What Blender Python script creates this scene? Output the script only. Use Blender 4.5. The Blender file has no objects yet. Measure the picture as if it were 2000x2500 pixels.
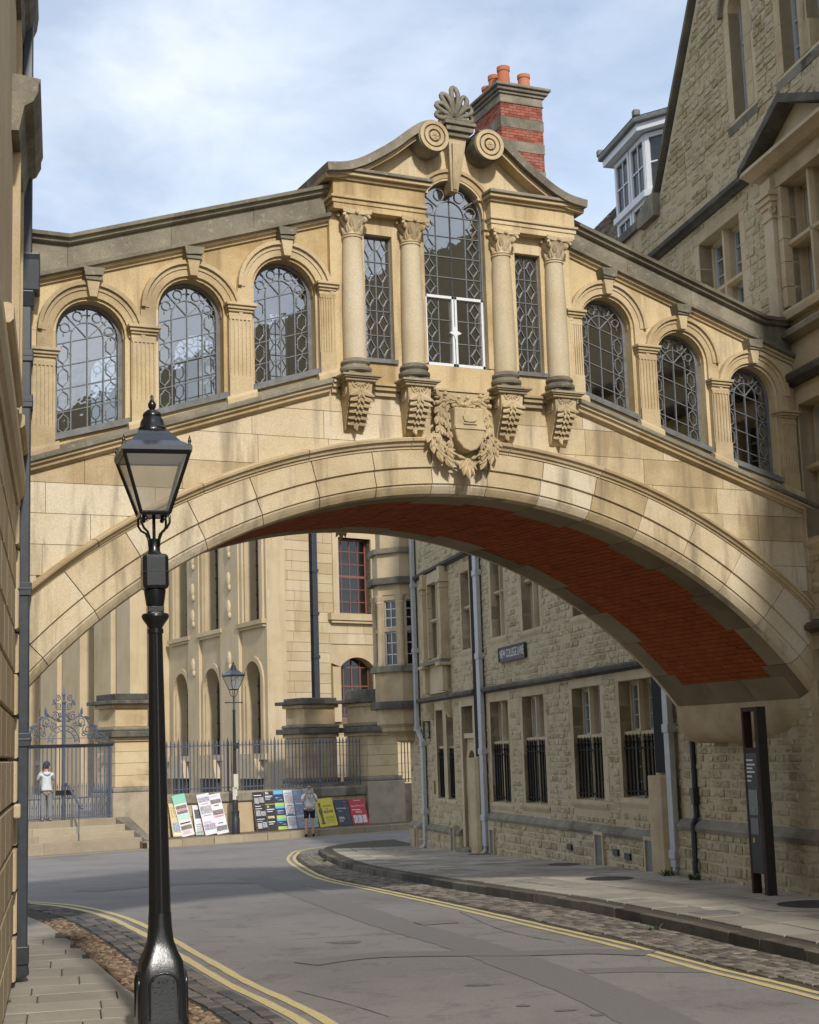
import bpy, math, random
from mathutils import Vector, Matrix
rnd = random.Random(11)
sin, cos, pi, sqrt, rad = math.sin, math.cos, math.pi, math.sqrt, math.radians
scene = bpy.context.scene
COL = scene.collection

# ------------------------------------------------------------------ camera
CAM_H = 2.116
F_PX, PITCH, ROLL = 3736.9, rad(8.861), rad(-1.817)
_F = Vector((0, cos(PITCH), sin(PITCH))); _R0 = Vector((1, 0, 0)); _U0 = Vector((0, -sin(PITCH), cos(PITCH)))
_R = _R0 * cos(ROLL) + _U0 * sin(ROLL); _U = -_R0 * sin(ROLL) + _U0 * cos(ROLL)
cam_data = bpy.data.cameras.new("camera"); cam = bpy.data.objects.new("camera", cam_data); COL.objects.link(cam)
cam_data.sensor_fit = 'VERTICAL'; cam_data.sensor_height = 36.0; cam_data.lens = F_PX / 2500 * 36.0
cam_data.clip_start = 0.1; cam_data.clip_end = 2000
cam.matrix_world = Matrix(((_R.x, _U.x, -_F.x, 0), (_R.y, _U.y, -_F.y, 0), (_R.z, _U.z, -_F.z, CAM_H), (0, 0, 0, 1)))
scene.camera = cam

# ------------------------------------------------------------------ sky and sun
SUN_EL, SUN_AZ = rad(33), rad(162)          # azimuth clockwise from +Y
world = bpy.data.worlds.new("World"); scene.world = world; world.use_nodes = True
wn, wl_ = world.node_tree.nodes, world.node_tree.links
wn.clear()
w_out = wn.new('ShaderNodeOutputWorld'); w_bg = wn.new('ShaderNodeBackground')
w_sky = wn.new('ShaderNodeTexSky'); w_sky.sky_type = 'NISHITA'; w_sky.sun_disc = False
w_sky.sun_elevation = SUN_EL; w_sky.sun_rotation = SUN_AZ; w_sky.air_density = 1.0; w_sky.dust_density = 1.2
w_tc = wn.new('ShaderNodeTexCoord'); w_map = wn.new('ShaderNodeMapping'); w_map.inputs['Scale'].default_value = (1.0, 1.0, 2.0)
w_n1 = wn.new('ShaderNodeTexNoise'); w_n1.inputs['Scale'].default_value = 3.2; w_n1.inputs['Detail'].default_value = 7; w_n1.inputs['Roughness'].default_value = .52; w_n1.inputs['Distortion'].default_value = .35
w_r1 = wn.new('ShaderNodeValToRGB'); w_r1.color_ramp.elements[0].position = .36; w_r1.color_ramp.elements[1].position = .68
w_n2 = wn.new('ShaderNodeTexNoise'); w_n2.inputs['Scale'].default_value = 6.5; w_n2.inputs['Detail'].default_value = 9; w_n2.inputs['Roughness'].default_value = .58; w_n2.inputs['Distortion'].default_value = .25
w_r2 = wn.new('ShaderNodeValToRGB')
w_r2.color_ramp.elements[0].position = .36; w_r2.color_ramp.elements[0].color = (3.0, 3.45, 4.15, 1)
w_r2.color_ramp.elements[1].position = .66; w_r2.color_ramp.elements[1].color = (4.8, 5.15, 5.7, 1)
w_mix = wn.new('ShaderNodeMix'); w_mix.data_type = 'RGBA'
w_sc = wn.new('ShaderNodeMath'); w_sc.operation = 'MULTIPLY_ADD'; w_sc.inputs[1].default_value = .4; w_sc.inputs[2].default_value = .56
wl_.new(w_tc.outputs['Generated'], w_map.inputs['Vector'])
wl_.new(w_map.outputs['Vector'], w_n1.inputs['Vector']); wl_.new(w_map.outputs['Vector'], w_n2.inputs['Vector'])
wl_.new(w_n1.outputs['Fac'], w_r1.inputs['Fac']); wl_.new(w_n2.outputs['Fac'], w_r2.inputs['Fac'])
wl_.new(w_r1.outputs['Color'], w_sc.inputs[0]); wl_.new(w_sc.outputs[0], w_mix.inputs['Factor'])
wl_.new(w_sky.outputs['Color'], w_mix.inputs['A']); wl_.new(w_r2.outputs['Color'], w_mix.inputs['B'])
wl_.new(w_mix.outputs['Result'], w_bg.inputs['Color']); w_bg.inputs['Strength'].default_value = .15
wl_.new(w_bg.outputs['Background'], w_out.inputs['Surface'])
sun_data = bpy.data.lights.new("sun", 'SUN'); sun_data.energy = 2.6; sun_data.angle = rad(3.0); sun_data.color = (1, .95, .88)
sun = bpy.data.objects.new("sun", sun_data); COL.objects.link(sun)
_sd = Vector((sin(SUN_AZ) * cos(SUN_EL), cos(SUN_AZ) * cos(SUN_EL), sin(SUN_EL)))
sun.rotation_euler = _sd.to_track_quat('Z', 'Y').to_euler(); sun.location = (10, -20, 40)
vs = scene.view_settings
vs.view_transform = 'Standard'; vs.look = 'None'; vs.exposure = 0.46; vs.gamma = 1.0; vs.use_curve_mapping = False
scene.render.engine = 'CYCLES'

# ------------------------------------------------------------------ frames found from the photograph
def px_ray(x, y): return _F + _R * ((x - 1000) / F_PX) - _U * ((y - 1250) / F_PX)
def zg(y):                                   # the lane falls gently away from the camera
    a = min(max(y - 20.2, 0), 9.2); b = min(max(y - 29.4, 0), 15.2)
    return -.08 - .031 * a * a / 18.4 - .031 * b
def gp(x, y, dz=0):
    d = px_ray(x, y); yy = 30.
    for _ in range(50):
        t = (zg(yy) + dz - CAM_H) / d.z; yy = .5 * yy + .5 * min(max(d.y * t, 1), 150)
    return Vector((d.x * yy / d.y, yy, zg(yy) + dz))
def reground(p):                             # a point measured on an earlier, flatter ground, moved along its ray
    y = p[1]; a = min(max(y - 20.2, 0), 9.2); b = min(max(y - 29.4, 0), 18.4); z0 = -.027 * a * a / 18.4 - .027 * b; s = 1.
    for _ in range(20): s = (CAM_H - zg(y*s)) / (CAM_H - z0)
    return (p[0]*s, y*s)
def to_px(P):
    v = Vector(P) - Vector((0, 0, CAM_H)); z = v.dot(_F)
    if z < .3: return None
    return (1000 + F_PX * v.dot(_R) / z, 1250 - F_PX * v.dot(_U) / z, z)
TH = rad(25.887)                              # the bridge's front
BR_O = Vector((.5683, 18.4, 0))
BR_M = Matrix.Translation(BR_O) @ Matrix.Rotation(TH, 4, 'Z')        # X along, Y away from the camera
WA = rad(102.922)                             # both sides of the lane
RW_O = Vector((5.3274, 20.7096, 0))
RW_M = Matrix.Translation(RW_O) @ Matrix.Rotation(WA, 4, 'Z')        # X along the wall away from the camera, Y into the street
LW_M = Matrix.Translation(Vector((-3.60, 13.49, 0))) @ Matrix.Rotation(WA - pi, 4, 'Z')   # X towards the camera, Y into the street
FY = rad(39)
FA_O = Vector((-8.32, 52.5, 0))
FA_M = Matrix.Translation(FA_O) @ Matrix.Rotation(FY, 4, 'Z')        # X along the railings, Y away from the camera
def FA(x, y, z): return FA_M @ Vector((x, y, z))
LA = rad(28)
CL_M = Matrix.Translation(Vector((-5.98, 62, 0))) @ Matrix.Rotation(rad(90) + LA - pi, 4, 'Z')   # left face of the far building: X towards the corner, Y inwards

# ------------------------------------------------------------------ mesh helpers
class MB:
    def __init__(s): s.v = []; s.f = []; s.t = []
    def add(s, vs, fs, tint=0.):
        n = len(s.v); s.v += [tuple(v) for v in vs]; s.f += [tuple(i + n for i in f) for f in fs]; s.t += [tint] * len(fs); return s
    def box(s, x0, x1, y0, y1, z0, z1, tint=0.):
        return s.add([(x0,y0,z0),(x1,y0,z0),(x1,y1,z0),(x0,y1,z0),(x0,y0,z1),(x1,y0,z1),(x1,y1,z1),(x0,y1,z1)],
                     [(0,3,2,1),(4,5,6,7),(0,1,5,4),(1,2,6,5),(2,3,7,6),(3,0,4,7)], tint)
    def cham(s, x0, x1, y0, y1, z0, z1, c):  # box with chamfered edges towards -Y, rest plain
        v = [(x0,y1,z0),(x1,y1,z0),(x1,y1,z1),(x0,y1,z1),(x0,y0+c,z0),(x1,y0+c,z0),(x1,y0+c,z1),(x0,y0+c,z1),(x0+c,y0,z0+c),(x1-c,y0,z0+c),(x1-c,y0,z1-c),(x0+c,y0,z1-c)]
        return s.add(v, [(0,1,2,3)[::-1],(0,1,5,4),(1,2,6,5),(2,3,7,6),(3,0,4,7),(4,5,9,8),(5,6,10,9),(6,7,11,10),(7,4,8,11),(8,9,10,11)])
    def pz(s, poly, y0, y1, tint=0.):        # polygon in XZ, extruded along Y
        n = len(poly); a = [(x, y0, z) for x, z in poly] + [(x, y1, z) for x, z in poly]
        return s.add(a, [tuple(range(n)), tuple(range(2*n-1, n-1, -1))] + [(i, i+n, (i+1) % n + n, (i+1) % n) for i in range(n)], tint)
    def py(s, poly, z0, z1, tint=0.):        # polygon in XY, extruded along Z
        n = len(poly); a = [(x, y, z0) for x, y in poly] + [(x, y, z1) for x, y in poly]
        return s.add(a, [tuple(range(n-1, -1, -1)), tuple(range(n, 2*n))] + [(i, (i+1) % n, (i+1) % n + n, i+n) for i in range(n)], tint)
    def pxx(s, poly, x0, x1, tint=0.):       # polygon in YZ, extruded along X
        n = len(poly); a = [(x0, y, z) for y, z in poly] + [(x1, y, z) for y, z in poly]
        return s.add(a, [tuple(range(n)), tuple(range(2*n-1, n-1, -1))] + [(i, i+n, (i+1) % n + n, (i+1) % n) for i in range(n)], tint)
    def lathe(s, prof, n=16, c=(0, 0, 0), ang=0., sq=None):   # profile of (r, z); sq: superellipse power
        vs, fs = [], []
        for r, z in prof:
            for k in range(n):
                a = 2*pi*k/n + ang; vs.append((c[0]+r*cos(a), c[1]+r*sin(a), c[2]+z))
        m = len(prof)
        for j in range(m-1):
            for k in range(n): fs.append((j*n+k, j*n+(k+1) % n, (j+1)*n+(k+1) % n, (j+1)*n+k))
        fs.append(tuple(range(n-1, -1, -1))); fs.append(tuple((m-1)*n+k for k in range(n)))
        return s.add(vs, fs)
    def tube(s, path, r, n=8, closed=False):
        P = [Vector(p) for p in path]; m = len(P); vs, fs = [], []; prev = None
        for i, p in enumerate(P):
            if closed: d = P[(i+1) % m] - P[i-1]
            else: d = P[min(i+1, m-1)] - P[max(i-1, 0)]
            d.normalize()
            if prev is None:
                ref = Vector((0, 0, 1)) if abs(d.z) < .9 else Vector((0, 1, 0))
                u = d.cross(ref).normalized()
            else: u = (prev - d*prev.dot(d)).normalized()
            prev = u; w = d.cross(u); rr = r[i] if isinstance(r, (list, tuple)) else r
            for k in range(n):
                a = 2*pi*k/n; vs.append(p + u*(rr*cos(a)) + w*(rr*sin(a)))
        for i in range(m if closed else m-1):
            j = (i+1) % m
            for k in range(n): fs.append((i*n+k, i*n+(k+1) % n, j*n+(k+1) % n, j*n+k))
        if not closed: fs.append(tuple(range(n-1, -1, -1))); fs.append(tuple((m-1)*n+k for k in range(n)))
        return s.add(vs, fs)
    def bar(s, p, q, w, y0, y1):             # flat bar in the XZ plane from p to q
        dx, dz = q[0]-p[0], q[1]-p[1]; L = sqrt(dx*dx+dz*dz) or 1; nx, nz = -dz/L*w/2, dx/L*w/2
        return s.pz([(p[0]-nx, p[1]-nz), (q[0]-nx, q[1]-nz), (q[0]+nx, q[1]+nz), (p[0]+nx, p[1]+nz)], y0, y1)
    def leaf(s, b, d, L, W, up, h=.5, curl=0.):   # bulging pointed leaf: base, direction, length, width, normal
        b = Vector(b); d = Vector(d).normalized(); up = Vector(up).normalized(); w = d.cross(up).normalized(); vs = []
        ts = (0, .18, .45, .75, 1.); ws = (.35, .8, 1., .62, .06)
        for t, k in zip(ts, ws):
            c = b + d*(L*t) + up*(curl*t*t*L)
            vs += [c - w*(W*k/2) - up*(.25*h*W), c + up*(h*W*k*.8) - w*(W*k*.22), c + up*(h*W*k*.45), c + up*(h*W*k*.8) + w*(W*k*.22), c + w*(W*k/2) - up*(.25*h*W)]
        fs = [(i*5+j, i*5+j+1, i*5+j+6, i*5+j+5) for i in range(4) for j in range(4)] + [(i*5+4, i*5, i*5+5, i*5+9) for i in range(4)] + [(4,3,2,1,0), (20,21,22,23,24)]
        return s.add(vs, fs)
    def ball(s, c, r, n=8, m=5, sc=(1, 1, 1)):
        return s.add(*_ball(c, r, n, m, sc))
    def sweep(s, path, prof, axis='v'):      # path of (x,z); profile of (out, dz): vertical section sheared along the path
        n = len(prof); vs, fs = [], []
        for x, z in path: vs += [(x, -o, z + d) for o, d in prof]
        for i in range(len(path)-1):
            for k in range(n): fs.append((i*n+k, i*n+(k+1) % n, (i+1)*n+(k+1) % n, (i+1)*n+k))
        fs.append(tuple(range(n-1, -1, -1))); fs.append(tuple((len(path)-1)*n+k for k in range(n)))
        return s.add(vs, fs)
    def xform(s, M): s.v = [tuple(M @ Vector(v)) for v in s.v]; return s
    def mesh(s, name):
        me = bpy.data.meshes.new(name); me.from_pydata(s.v, [], s.f)
        if any(s.t):
            at = me.attributes.new('tint', 'FLOAT', 'FACE'); at.data.foreach_set('value', s.t)
        me.update(); return me
    def build(s, name, mat, parent=None, smooth=False, bevel=0., flip=True):
        me = s.mesh(name)
        import bmesh
        bm = bmesh.new(); bm.from_mesh(me)
        if flip: bmesh.ops.recalc_face_normals(bm, faces=bm.faces)
        bm.to_mesh(me); bm.free()
        return link(name, me, mat, parent, smooth, bevel)
def _ball(c, r, n, m, sc):
    vs = [(c[0], c[1], c[2]-r*sc[2])]; fs = []
    for j in range(1, m):
        a = -pi/2 + pi*j/m
        for k in range(n): vs.append((c[0]+r*sc[0]*cos(a)*cos(2*pi*k/n), c[1]+r*sc[1]*cos(a)*sin(2*pi*k/n), c[2]+r*sc[2]*sin(a)))
    vs.append((c[0], c[1], c[2]+r*sc[2])); t = len(vs)-1
    for k in range(n): fs.append((0, 1+(k+1) % n, 1+k)); fs.append((t, 1+(m-2)*n+k, 1+(m-2)*n+(k+1) % n))
    for j in range(m-2):
        for k in range(n): fs.append((1+j*n+k, 1+j*n+(k+1) % n, 1+(j+1)*n+(k+1) % n, 1+(j+1)*n+k))
    return vs, fs
def link(name, me, mat, parent=None, smooth=False, bevel=0.):
    o = bpy.data.objects.new(name, me); COL.objects.link(o)
    if mat is not None and len(me.materials) == 0: me.materials.append(mat)
    if parent is not None: o.parent = parent
    if smooth:
        if smooth is True: me.polygons.foreach_set('use_smooth', [True]*len(me.polygons))
        else: me.shade_smooth() if hasattr(me, 'shade_smooth') else None; me.set_sharp_from_angle(angle=rad(smooth))
    if bevel:
        b = o.modifiers.new('bevel', 'BEVEL'); b.width = bevel; b.segments = 2; b.limit_method = 'ANGLE'; b.angle_limit = rad(40)
    return o
def empty(name, M=None, parent=None):
    o = bpy.data.objects.new(name, None); COL.objects.link(o); o.empty_display_size = .2
    if M is not None: o.matrix_world = M
    if parent: o.parent = parent
    return o
def tag(o, label=None, cat=None, group=None, kind=None):
    if label: o['label'] = label
    if cat: o['category'] = cat
    if group: o['group'] = group
    if kind: o['kind'] = kind
    return o
def copy_tree(o, parent=None):
    c = o.copy(); COL.objects.link(c); c.parent = parent
    for ch in list(o.children): copy_tree(ch, c)
    return c
def text_mesh(txt, size, extr=.0015, align='CENTER'):
    cu = bpy.data.curves.new('t', 'FONT'); cu.body = txt; cu.size = size; cu.extrude = extr; cu.align_x = align; cu.align_y = 'CENTER'; cu.resolution_u = 2
    ob = bpy.data.objects.new('t', cu); COL.objects.link(ob); dg = bpy.context.evaluated_depsgraph_get()
    me = bpy.data.meshes.new_from_object(ob.evaluated_get(dg)); bpy.data.objects.remove(ob); bpy.data.curves.remove(cu); return me

# ------------------------------------------------------------------ materials
MATS = {}
def _nodes(name):
    m = bpy.data.materials.new(name); m.use_nodes = True; nt = m.node_tree; nt.nodes.clear()
    out = nt.nodes.new('ShaderNodeOutputMaterial'); b = nt.nodes.new('ShaderNodeBsdfPrincipled'); nt.links.new(b.outputs[0], out.inputs[0])
    MATS[name] = m; return m, nt, b, out
def N(nt, t, **kw):
    n = nt.nodes.new(t)
    for k, v in kw.items():
        if k in n.inputs: n.inputs[k].default_value = v
        else: setattr(n, k, v)
    return n
def ramp(nt, stops):
    r = nt.nodes.new('ShaderNodeValToRGB'); e = r.color_ramp.elements
    while len(e) < len(stops): e.new(.5)
    for el, (p, c) in zip(e, stops): el.position = p; el.color = (*c, 1) if len(c) == 3 else c
    return r
def mixc(nt, fac, a, b, mode='MIX'):
    m = nt.nodes.new('ShaderNodeMix'); m.data_type = 'RGBA'; m.blend_type = mode
    for s, v in ((m.inputs['Factor'], fac), (m.inputs['A'], a), (m.inputs['B'], b)):
        if hasattr(v, 'links') or isinstance(v, bpy.types.NodeSocket): nt.links.new(v, s)
        else: s.default_value = v if not isinstance(v, tuple) else ((*v, 1) if len(v) == 3 else v)
    return m.outputs['Result']
def stone(name, cols, nscale=1.6, rough=.9, bump=.25, grain=60., stain=None, stain_amt=.6, streak=False, tintamt=.35, big=None, pits=0., lichen=None, lich_amt=.5):
    """stone with a tint per block, broad blotches, fine grain, optional streaks of dirt and lichen"""
    m, nt, b, out = _nodes(name); L = nt.links
    geo = N(nt, 'ShaderNodeNewGeometry'); oi = N(nt, 'ShaderNodeObjectInfo'); at = N(nt, 'ShaderNodeAttribute', attribute_name='tint')
    sm = N(nt, 'ShaderNodeMath', operation='ADD'); L.new(oi.outputs['Random'], sm.inputs[0]); L.new(at.outputs['Fac'], sm.inputs[1])
    fr = N(nt, 'ShaderNodeMath', operation='FRACT'); L.new(sm.outputs[0], fr.inputs[0])
    n1 = N(nt, 'ShaderNodeTexNoise', Scale=nscale, Detail=5., Roughness=.6); L.new(geo.outputs['Position'], n1.inputs['Vector'])
    md = N(nt, 'ShaderNodeMath', operation='MULTIPLY_ADD'); md.inputs[1].default_value = tintamt; L.new(fr.outputs[0], md.inputs[0])
    m2 = N(nt, 'ShaderNodeMath', operation='MULTIPLY_ADD'); m2.inputs[1].default_value = 1. - tintamt*.4; m2.inputs[2].default_value = -tintamt*.3
    L.new(n1.outputs['Fac'], m2.inputs[0]); L.new(m2.outputs[0], md.inputs[2])
    k = len(cols); r = ramp(nt, [(.22 + .56*i/(k-1), c) for i, c in enumerate(cols)]); L.new(md.outputs[0], r.inputs['Fac'])
    col = r.outputs['Color']
    n2 = N(nt, 'ShaderNodeTexNoise', Scale=grain, Detail=4., Roughness=.7); L.new(geo.outputs['Position'], n2.inputs['Vector'])
    g = ramp(nt, [(.3, (.72, .72, .72)), (.7, (1.18, 1.18, 1.18))]); L.new(n2.outputs['Fac'], g.inputs['Fac'])
    col = mixc(nt, .7, col, g.outputs['Color'], 'MULTIPLY')
    if stain:
        mp = N(nt, 'ShaderNodeMapping'); mp.inputs['Scale'].default_value = (3.6, 3.6, .45) if streak else (.9, .9, .9); L.new(geo.outputs['Position'], mp.inputs['Vector'])
        n3 = N(nt, 'ShaderNodeTexNoise', Scale=1., Detail=6., Roughness=.62, Distortion=.3); L.new(mp.outputs[0], n3.inputs['Vector'])
        r3 = ramp(nt, [(.50, (0, 0, 0)), (.70, (1, 1, 1))]); L.new(n3.outputs['Fac'], r3.inputs['Fac'])
        mm = N(nt, 'ShaderNodeMath', operation='MULTIPLY'); mm.inputs[1].default_value = stain_amt; L.new(r3.outputs['Color'], mm.inputs[0])
        col = mixc(nt, mm.outputs[0], col, stain)
    if lichen:
        n4 = N(nt, 'ShaderNodeTexNoise', Scale=14., Detail=5., Roughness=.75); L.new(geo.outputs['Position'], n4.inputs['Vector'])
        r4 = ramp(nt, [(.56, (0, 0, 0)), (.66, (1, 1, 1))]); L.new(n4.outputs['Fac'], r4.inputs['Fac'])
        mm = N(nt, 'ShaderNodeMath', operation='MULTIPLY'); mm.inputs[1].default_value = lich_amt; L.new(r4.outputs['Color'], mm.inputs[0])
        col = mixc(nt, mm.outputs[0], col, lichen)
    L.new(col, b.inputs['Base Color']); b.inputs['Roughness'].default_value = rough; b.inputs['Specular IOR Level'].default_value = .2
    bp = N(nt, 'ShaderNodeBump', Strength=bump, Distance=.012); h = n2.outputs['Fac']
    if pits:
        vo = N(nt, 'ShaderNodeTexNoise', Scale=17., Detail=6., Roughness=.72, Distortion=.5); L.new(geo.outputs['Position'], vo.inputs['Vector'])
        rp = ramp(nt, [(.38, (0, 0, 0)), (.52, (1, 1, 1))]); L.new(vo.outputs['Fac'], rp.inputs['Fac'])
        ad = N(nt, 'ShaderNodeMath', operation='MULTIPLY_ADD'); ad.inputs[1].default_value = pits; L.new(rp.outputs['Color'], ad.inputs[0]); L.new(n2.outputs['Fac'], ad.inputs[2]); h = ad.outputs[0]
        bp.inputs['Distance'].default_value = .02
    L.new(h, bp.inputs['Height']); L.new(bp.outputs[0], b.inputs['Normal'])
    return m
def plain(name, c, rough=.5, metal=0., bump=0., var=.15, scale=20., spec=.5, coat=0.):
    m, nt, b, out = _nodes(name); L = nt.links
    geo = N(nt, 'ShaderNodeNewGeometry'); n = N(nt, 'ShaderNodeTexNoise', Scale=scale, Detail=4., Roughness=.65); L.new(geo.outputs['Position'], n.inputs['Vector'])
    r = ramp(nt, [(.3, tuple(x*(1-var) for x in c)), (.7, tuple(min(1, x*(1+var)) for x in c))]); L.new(n.outputs['Fac'], r.inputs['Fac']); L.new(r.outputs['Color'], b.inputs['Base Color'])
    b.inputs['Roughness'].default_value = rough; b.inputs['Metallic'].default_value = metal; b.inputs['Specular IOR Level'].default_value = spec
    if coat: b.inputs['Coat Weight'].default_value = coat; b.inputs['Coat Roughness'].default_value = .08
    if bump:
        bp = N(nt, 'ShaderNodeBump', Strength=bump, Distance=.004); L.new(n.outputs['Fac'], bp.inputs['Height']); L.new(bp.outputs[0], b.inputs['Normal'])
    return m
def glassm(name, tint, refl, rough=.02, milk=0.):
    m, nt, b, out = _nodes(name); L = nt.links; nt.nodes.remove(b)
    tr = N(nt, 'ShaderNodeBsdfTransparent'); tr.inputs[0].default_value = (*tint, 1)
    gl = N(nt, 'ShaderNodeBsdfGlossy'); gl.inputs['Roughness'].default_value = rough; gl.inputs[0].default_value = (.96, .96, .94, 1)
    geo = N(nt, 'ShaderNodeNewGeometry'); n = N(nt, 'ShaderNodeTexNoise', Scale=7., Detail=2.); L.new(geo.outputs['Position'], n.inputs['Vector'])
    bp = N(nt, 'ShaderNodeBump', Strength=.06, Distance=.02); L.new(n.outputs['Fac'], bp.inputs['Height']); L.new(bp.outputs[0], gl.inputs['Normal'])
    lw = N(nt, 'ShaderNodeLayerWeight', Blend=.35); mx = N(nt, 'ShaderNodeMixShader')
    ma = N(nt, 'ShaderNodeMath', operation='MULTIPLY_ADD'); ma.inputs[1].default_value = .5; ma.inputs[2].default_value = refl; ma.use_clamp = True
    L.new(lw.outputs['Fresnel'], ma.inputs[0]); L.new(ma.outputs[0], mx.inputs[0]); L.new(tr.outputs[0], mx.inputs[1]); L.new(gl.outputs[0], mx.inputs[2])
    if milk:
        df = N(nt, 'ShaderNodeBsdfTranslucent'); df.inputs[0].default_value = (.85, .84, .8, 1); d2 = N(nt, 'ShaderNodeBsdfDiffuse'); d2.inputs[0].default_value = (.7, .69, .66, 1); m1 = N(nt, 'ShaderNodeMixShader'); m1.inputs[0].default_value = .5; m2 = N(nt, 'ShaderNodeMixShader'); m2.inputs[0].default_value = milk
        L.new(df.outputs[0], m1.inputs[1]); L.new(d2.outputs[0], m1.inputs[2]); L.new(mx.outputs[0], m2.inputs[1]); L.new(m1.outputs[0], m2.inputs[2]); L.new(m2.outputs[0], out.inputs[0])
    else: L.new(mx.outputs[0], out.inputs[0])
    return m
M_ASH = stone('pale_golden_limestone', [(.41, .31, .175), (.535, .43, .27), (.60, .50, .34), (.64, .56, .42)], nscale=1.3, stain=(.20, .16, .105), stain_amt=.85, streak=True, tintamt=.48, lichen=(.30, .25, .18), lich_amt=.22)
M_ASHG = stone('golden_limestone', [(.40, .28, .13), (.55, .42, .23), (.61, .485, .29), (.635, .53, .355)], nscale=1.4, stain=(.22, .15, .08), stain_amt=.7, streak=True, tintamt=.4)
M_MOULD = stone('carved_limestone', [(.39, .285, .15), (.535, .42, .25), (.595, .485, .32)], nscale=2.2, stain=(.17, .14, .10), stain_amt=.5, tintamt=.3)
M_GREY = stone('weathered_limestone', [(.13, .115, .085), (.22, .195, .145), (.32, .28, .205)], nscale=2.4, stain=(.055, .05, .04), stain_amt=.65, lichen=(.42, .40, .33), lich_amt=.4, bump=.4, tintamt=.3)
M_DARK = stone('sooty_stone', [(.05, .046, .04), (.10, .09, .075), (.19, .165, .125)], nscale=3., bump=.45, lichen=(.3, .28, .22), lich_amt=.25)
M_RUB = stone('rubble_stone', [(.40, .30, .155), (.54, .43, .255), (.59, .485, .31), (.55, .455, .30)], nscale=2.2, bump=.6, pits=3., tintamt=.42, stain=(.19, .15, .10), stain_amt=.45, grain=45.)
M_MORT = stone('mortar', [(.46, .37, .235), (.56, .46, .31)], nscale=4., bump=.4)
M_JOINT = stone('dark_joint', [(.14, .11, .07), (.2, .16, .10)], nscale=4., bump=.2)
M_DRESS = stone('dressed_stone', [(.39, .29, .165), (.52, .41, .255), (.56, .46, .31)], nscale=1.6, stain=(.2, .16, .11), stain_amt=.4, tintamt=.3)
M_CLAR = stone('pale_limestone', [(.38, .29, .165), (.485, .385, .24), (.54, .44, .295)], nscale=.7, stain=(.32, .25, .16), stain_amt=.4, streak=True, tintamt=.3, bump=.12)
M_BRICK = stone('red_soffit_brick', [(.23, .055, .014), (.29, .07, .018), (.33, .084, .024)], nscale=3., bump=.12, tintamt=.3, grain=80)
M_CBRICK = stone('red_chimney_brick', [(.22, .065, .04), (.33, .105, .065), (.29, .125, .09)], nscale=3., bump=.2, tintamt=.7)
M_TERRA = stone('terracotta', [(.40, .14, .07), (.48, .19, .10)], nscale=4., bump=.1)
M_SLATE = stone('stone_slate', [(.12, .105, .085), (.2, .175, .14), (.27, .235, .18)], nscale=3., tintamt=.7, lichen=(.4, .39, .33), lich_amt=.4)
M_BLACK = plain('black_gloss_paint', (.008, .0085, .010), rough=.27, bump=.4, var=.3, scale=45., coat=.2)
M_BLKM = plain('black_iron', (.018, .02, .024), rough=.45, bump=.2, var=.4)
M_PIPEB = plain('dark_painted_pipe', (.028, .034, .044), rough=.4, bump=.1, var=.25, scale=9.)
M_IRON = plain('grey_blue_iron', (.085, .095, .125), rough=.5, var=.3)
M_PIPE = plain('grey_painted_pipe', (.40, .405, .39), rough=.5, var=.1, scale=6.)
M_LEAD = plain('lead_came', (.15, .16, .168), rough=.55, var=.2)
M_LEADS = plain('lead_flashing', (.14, .14, .135), rough=.6, var=.3, scale=8.)
M_WHITE = plain('white_paint', (.66, .68, .69), rough=.5, var=.06)
M_BLUEF = plain('blue_grey_frame', (.42, .44, .43), rough=.5, var=.1)
M_GLASS = glassm('leaded_glass', (.82, .84, .84), .34)
M_GLASSD = glassm('dark_window_glass', (.45, .48, .5), .06)
M_LAMPG = glassm('lamp_glass', (.85, .85, .83), .07, .06, .22)
M_PLAST = plain('cream_plaster', (.55, .52, .45), rough=.9, var=.05)
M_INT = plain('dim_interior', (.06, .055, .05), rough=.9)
M_TAR = plain('tarred_board', (.022, .021, .02), rough=.85, var=.3, spec=.15)
M_SOFF = stone('dark_soffit_stone', [(.17, .135, .08), (.25, .20, .125), (.31, .255, .165)], nscale=1.6, tintamt=.4, stain=(.12, .10, .065), stain_amt=.5)  # darker stone tone used only for the underside of the arch
M_OAK = plain('dark_oak', (.06, .04, .025), rough=.6, var=.3)
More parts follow.
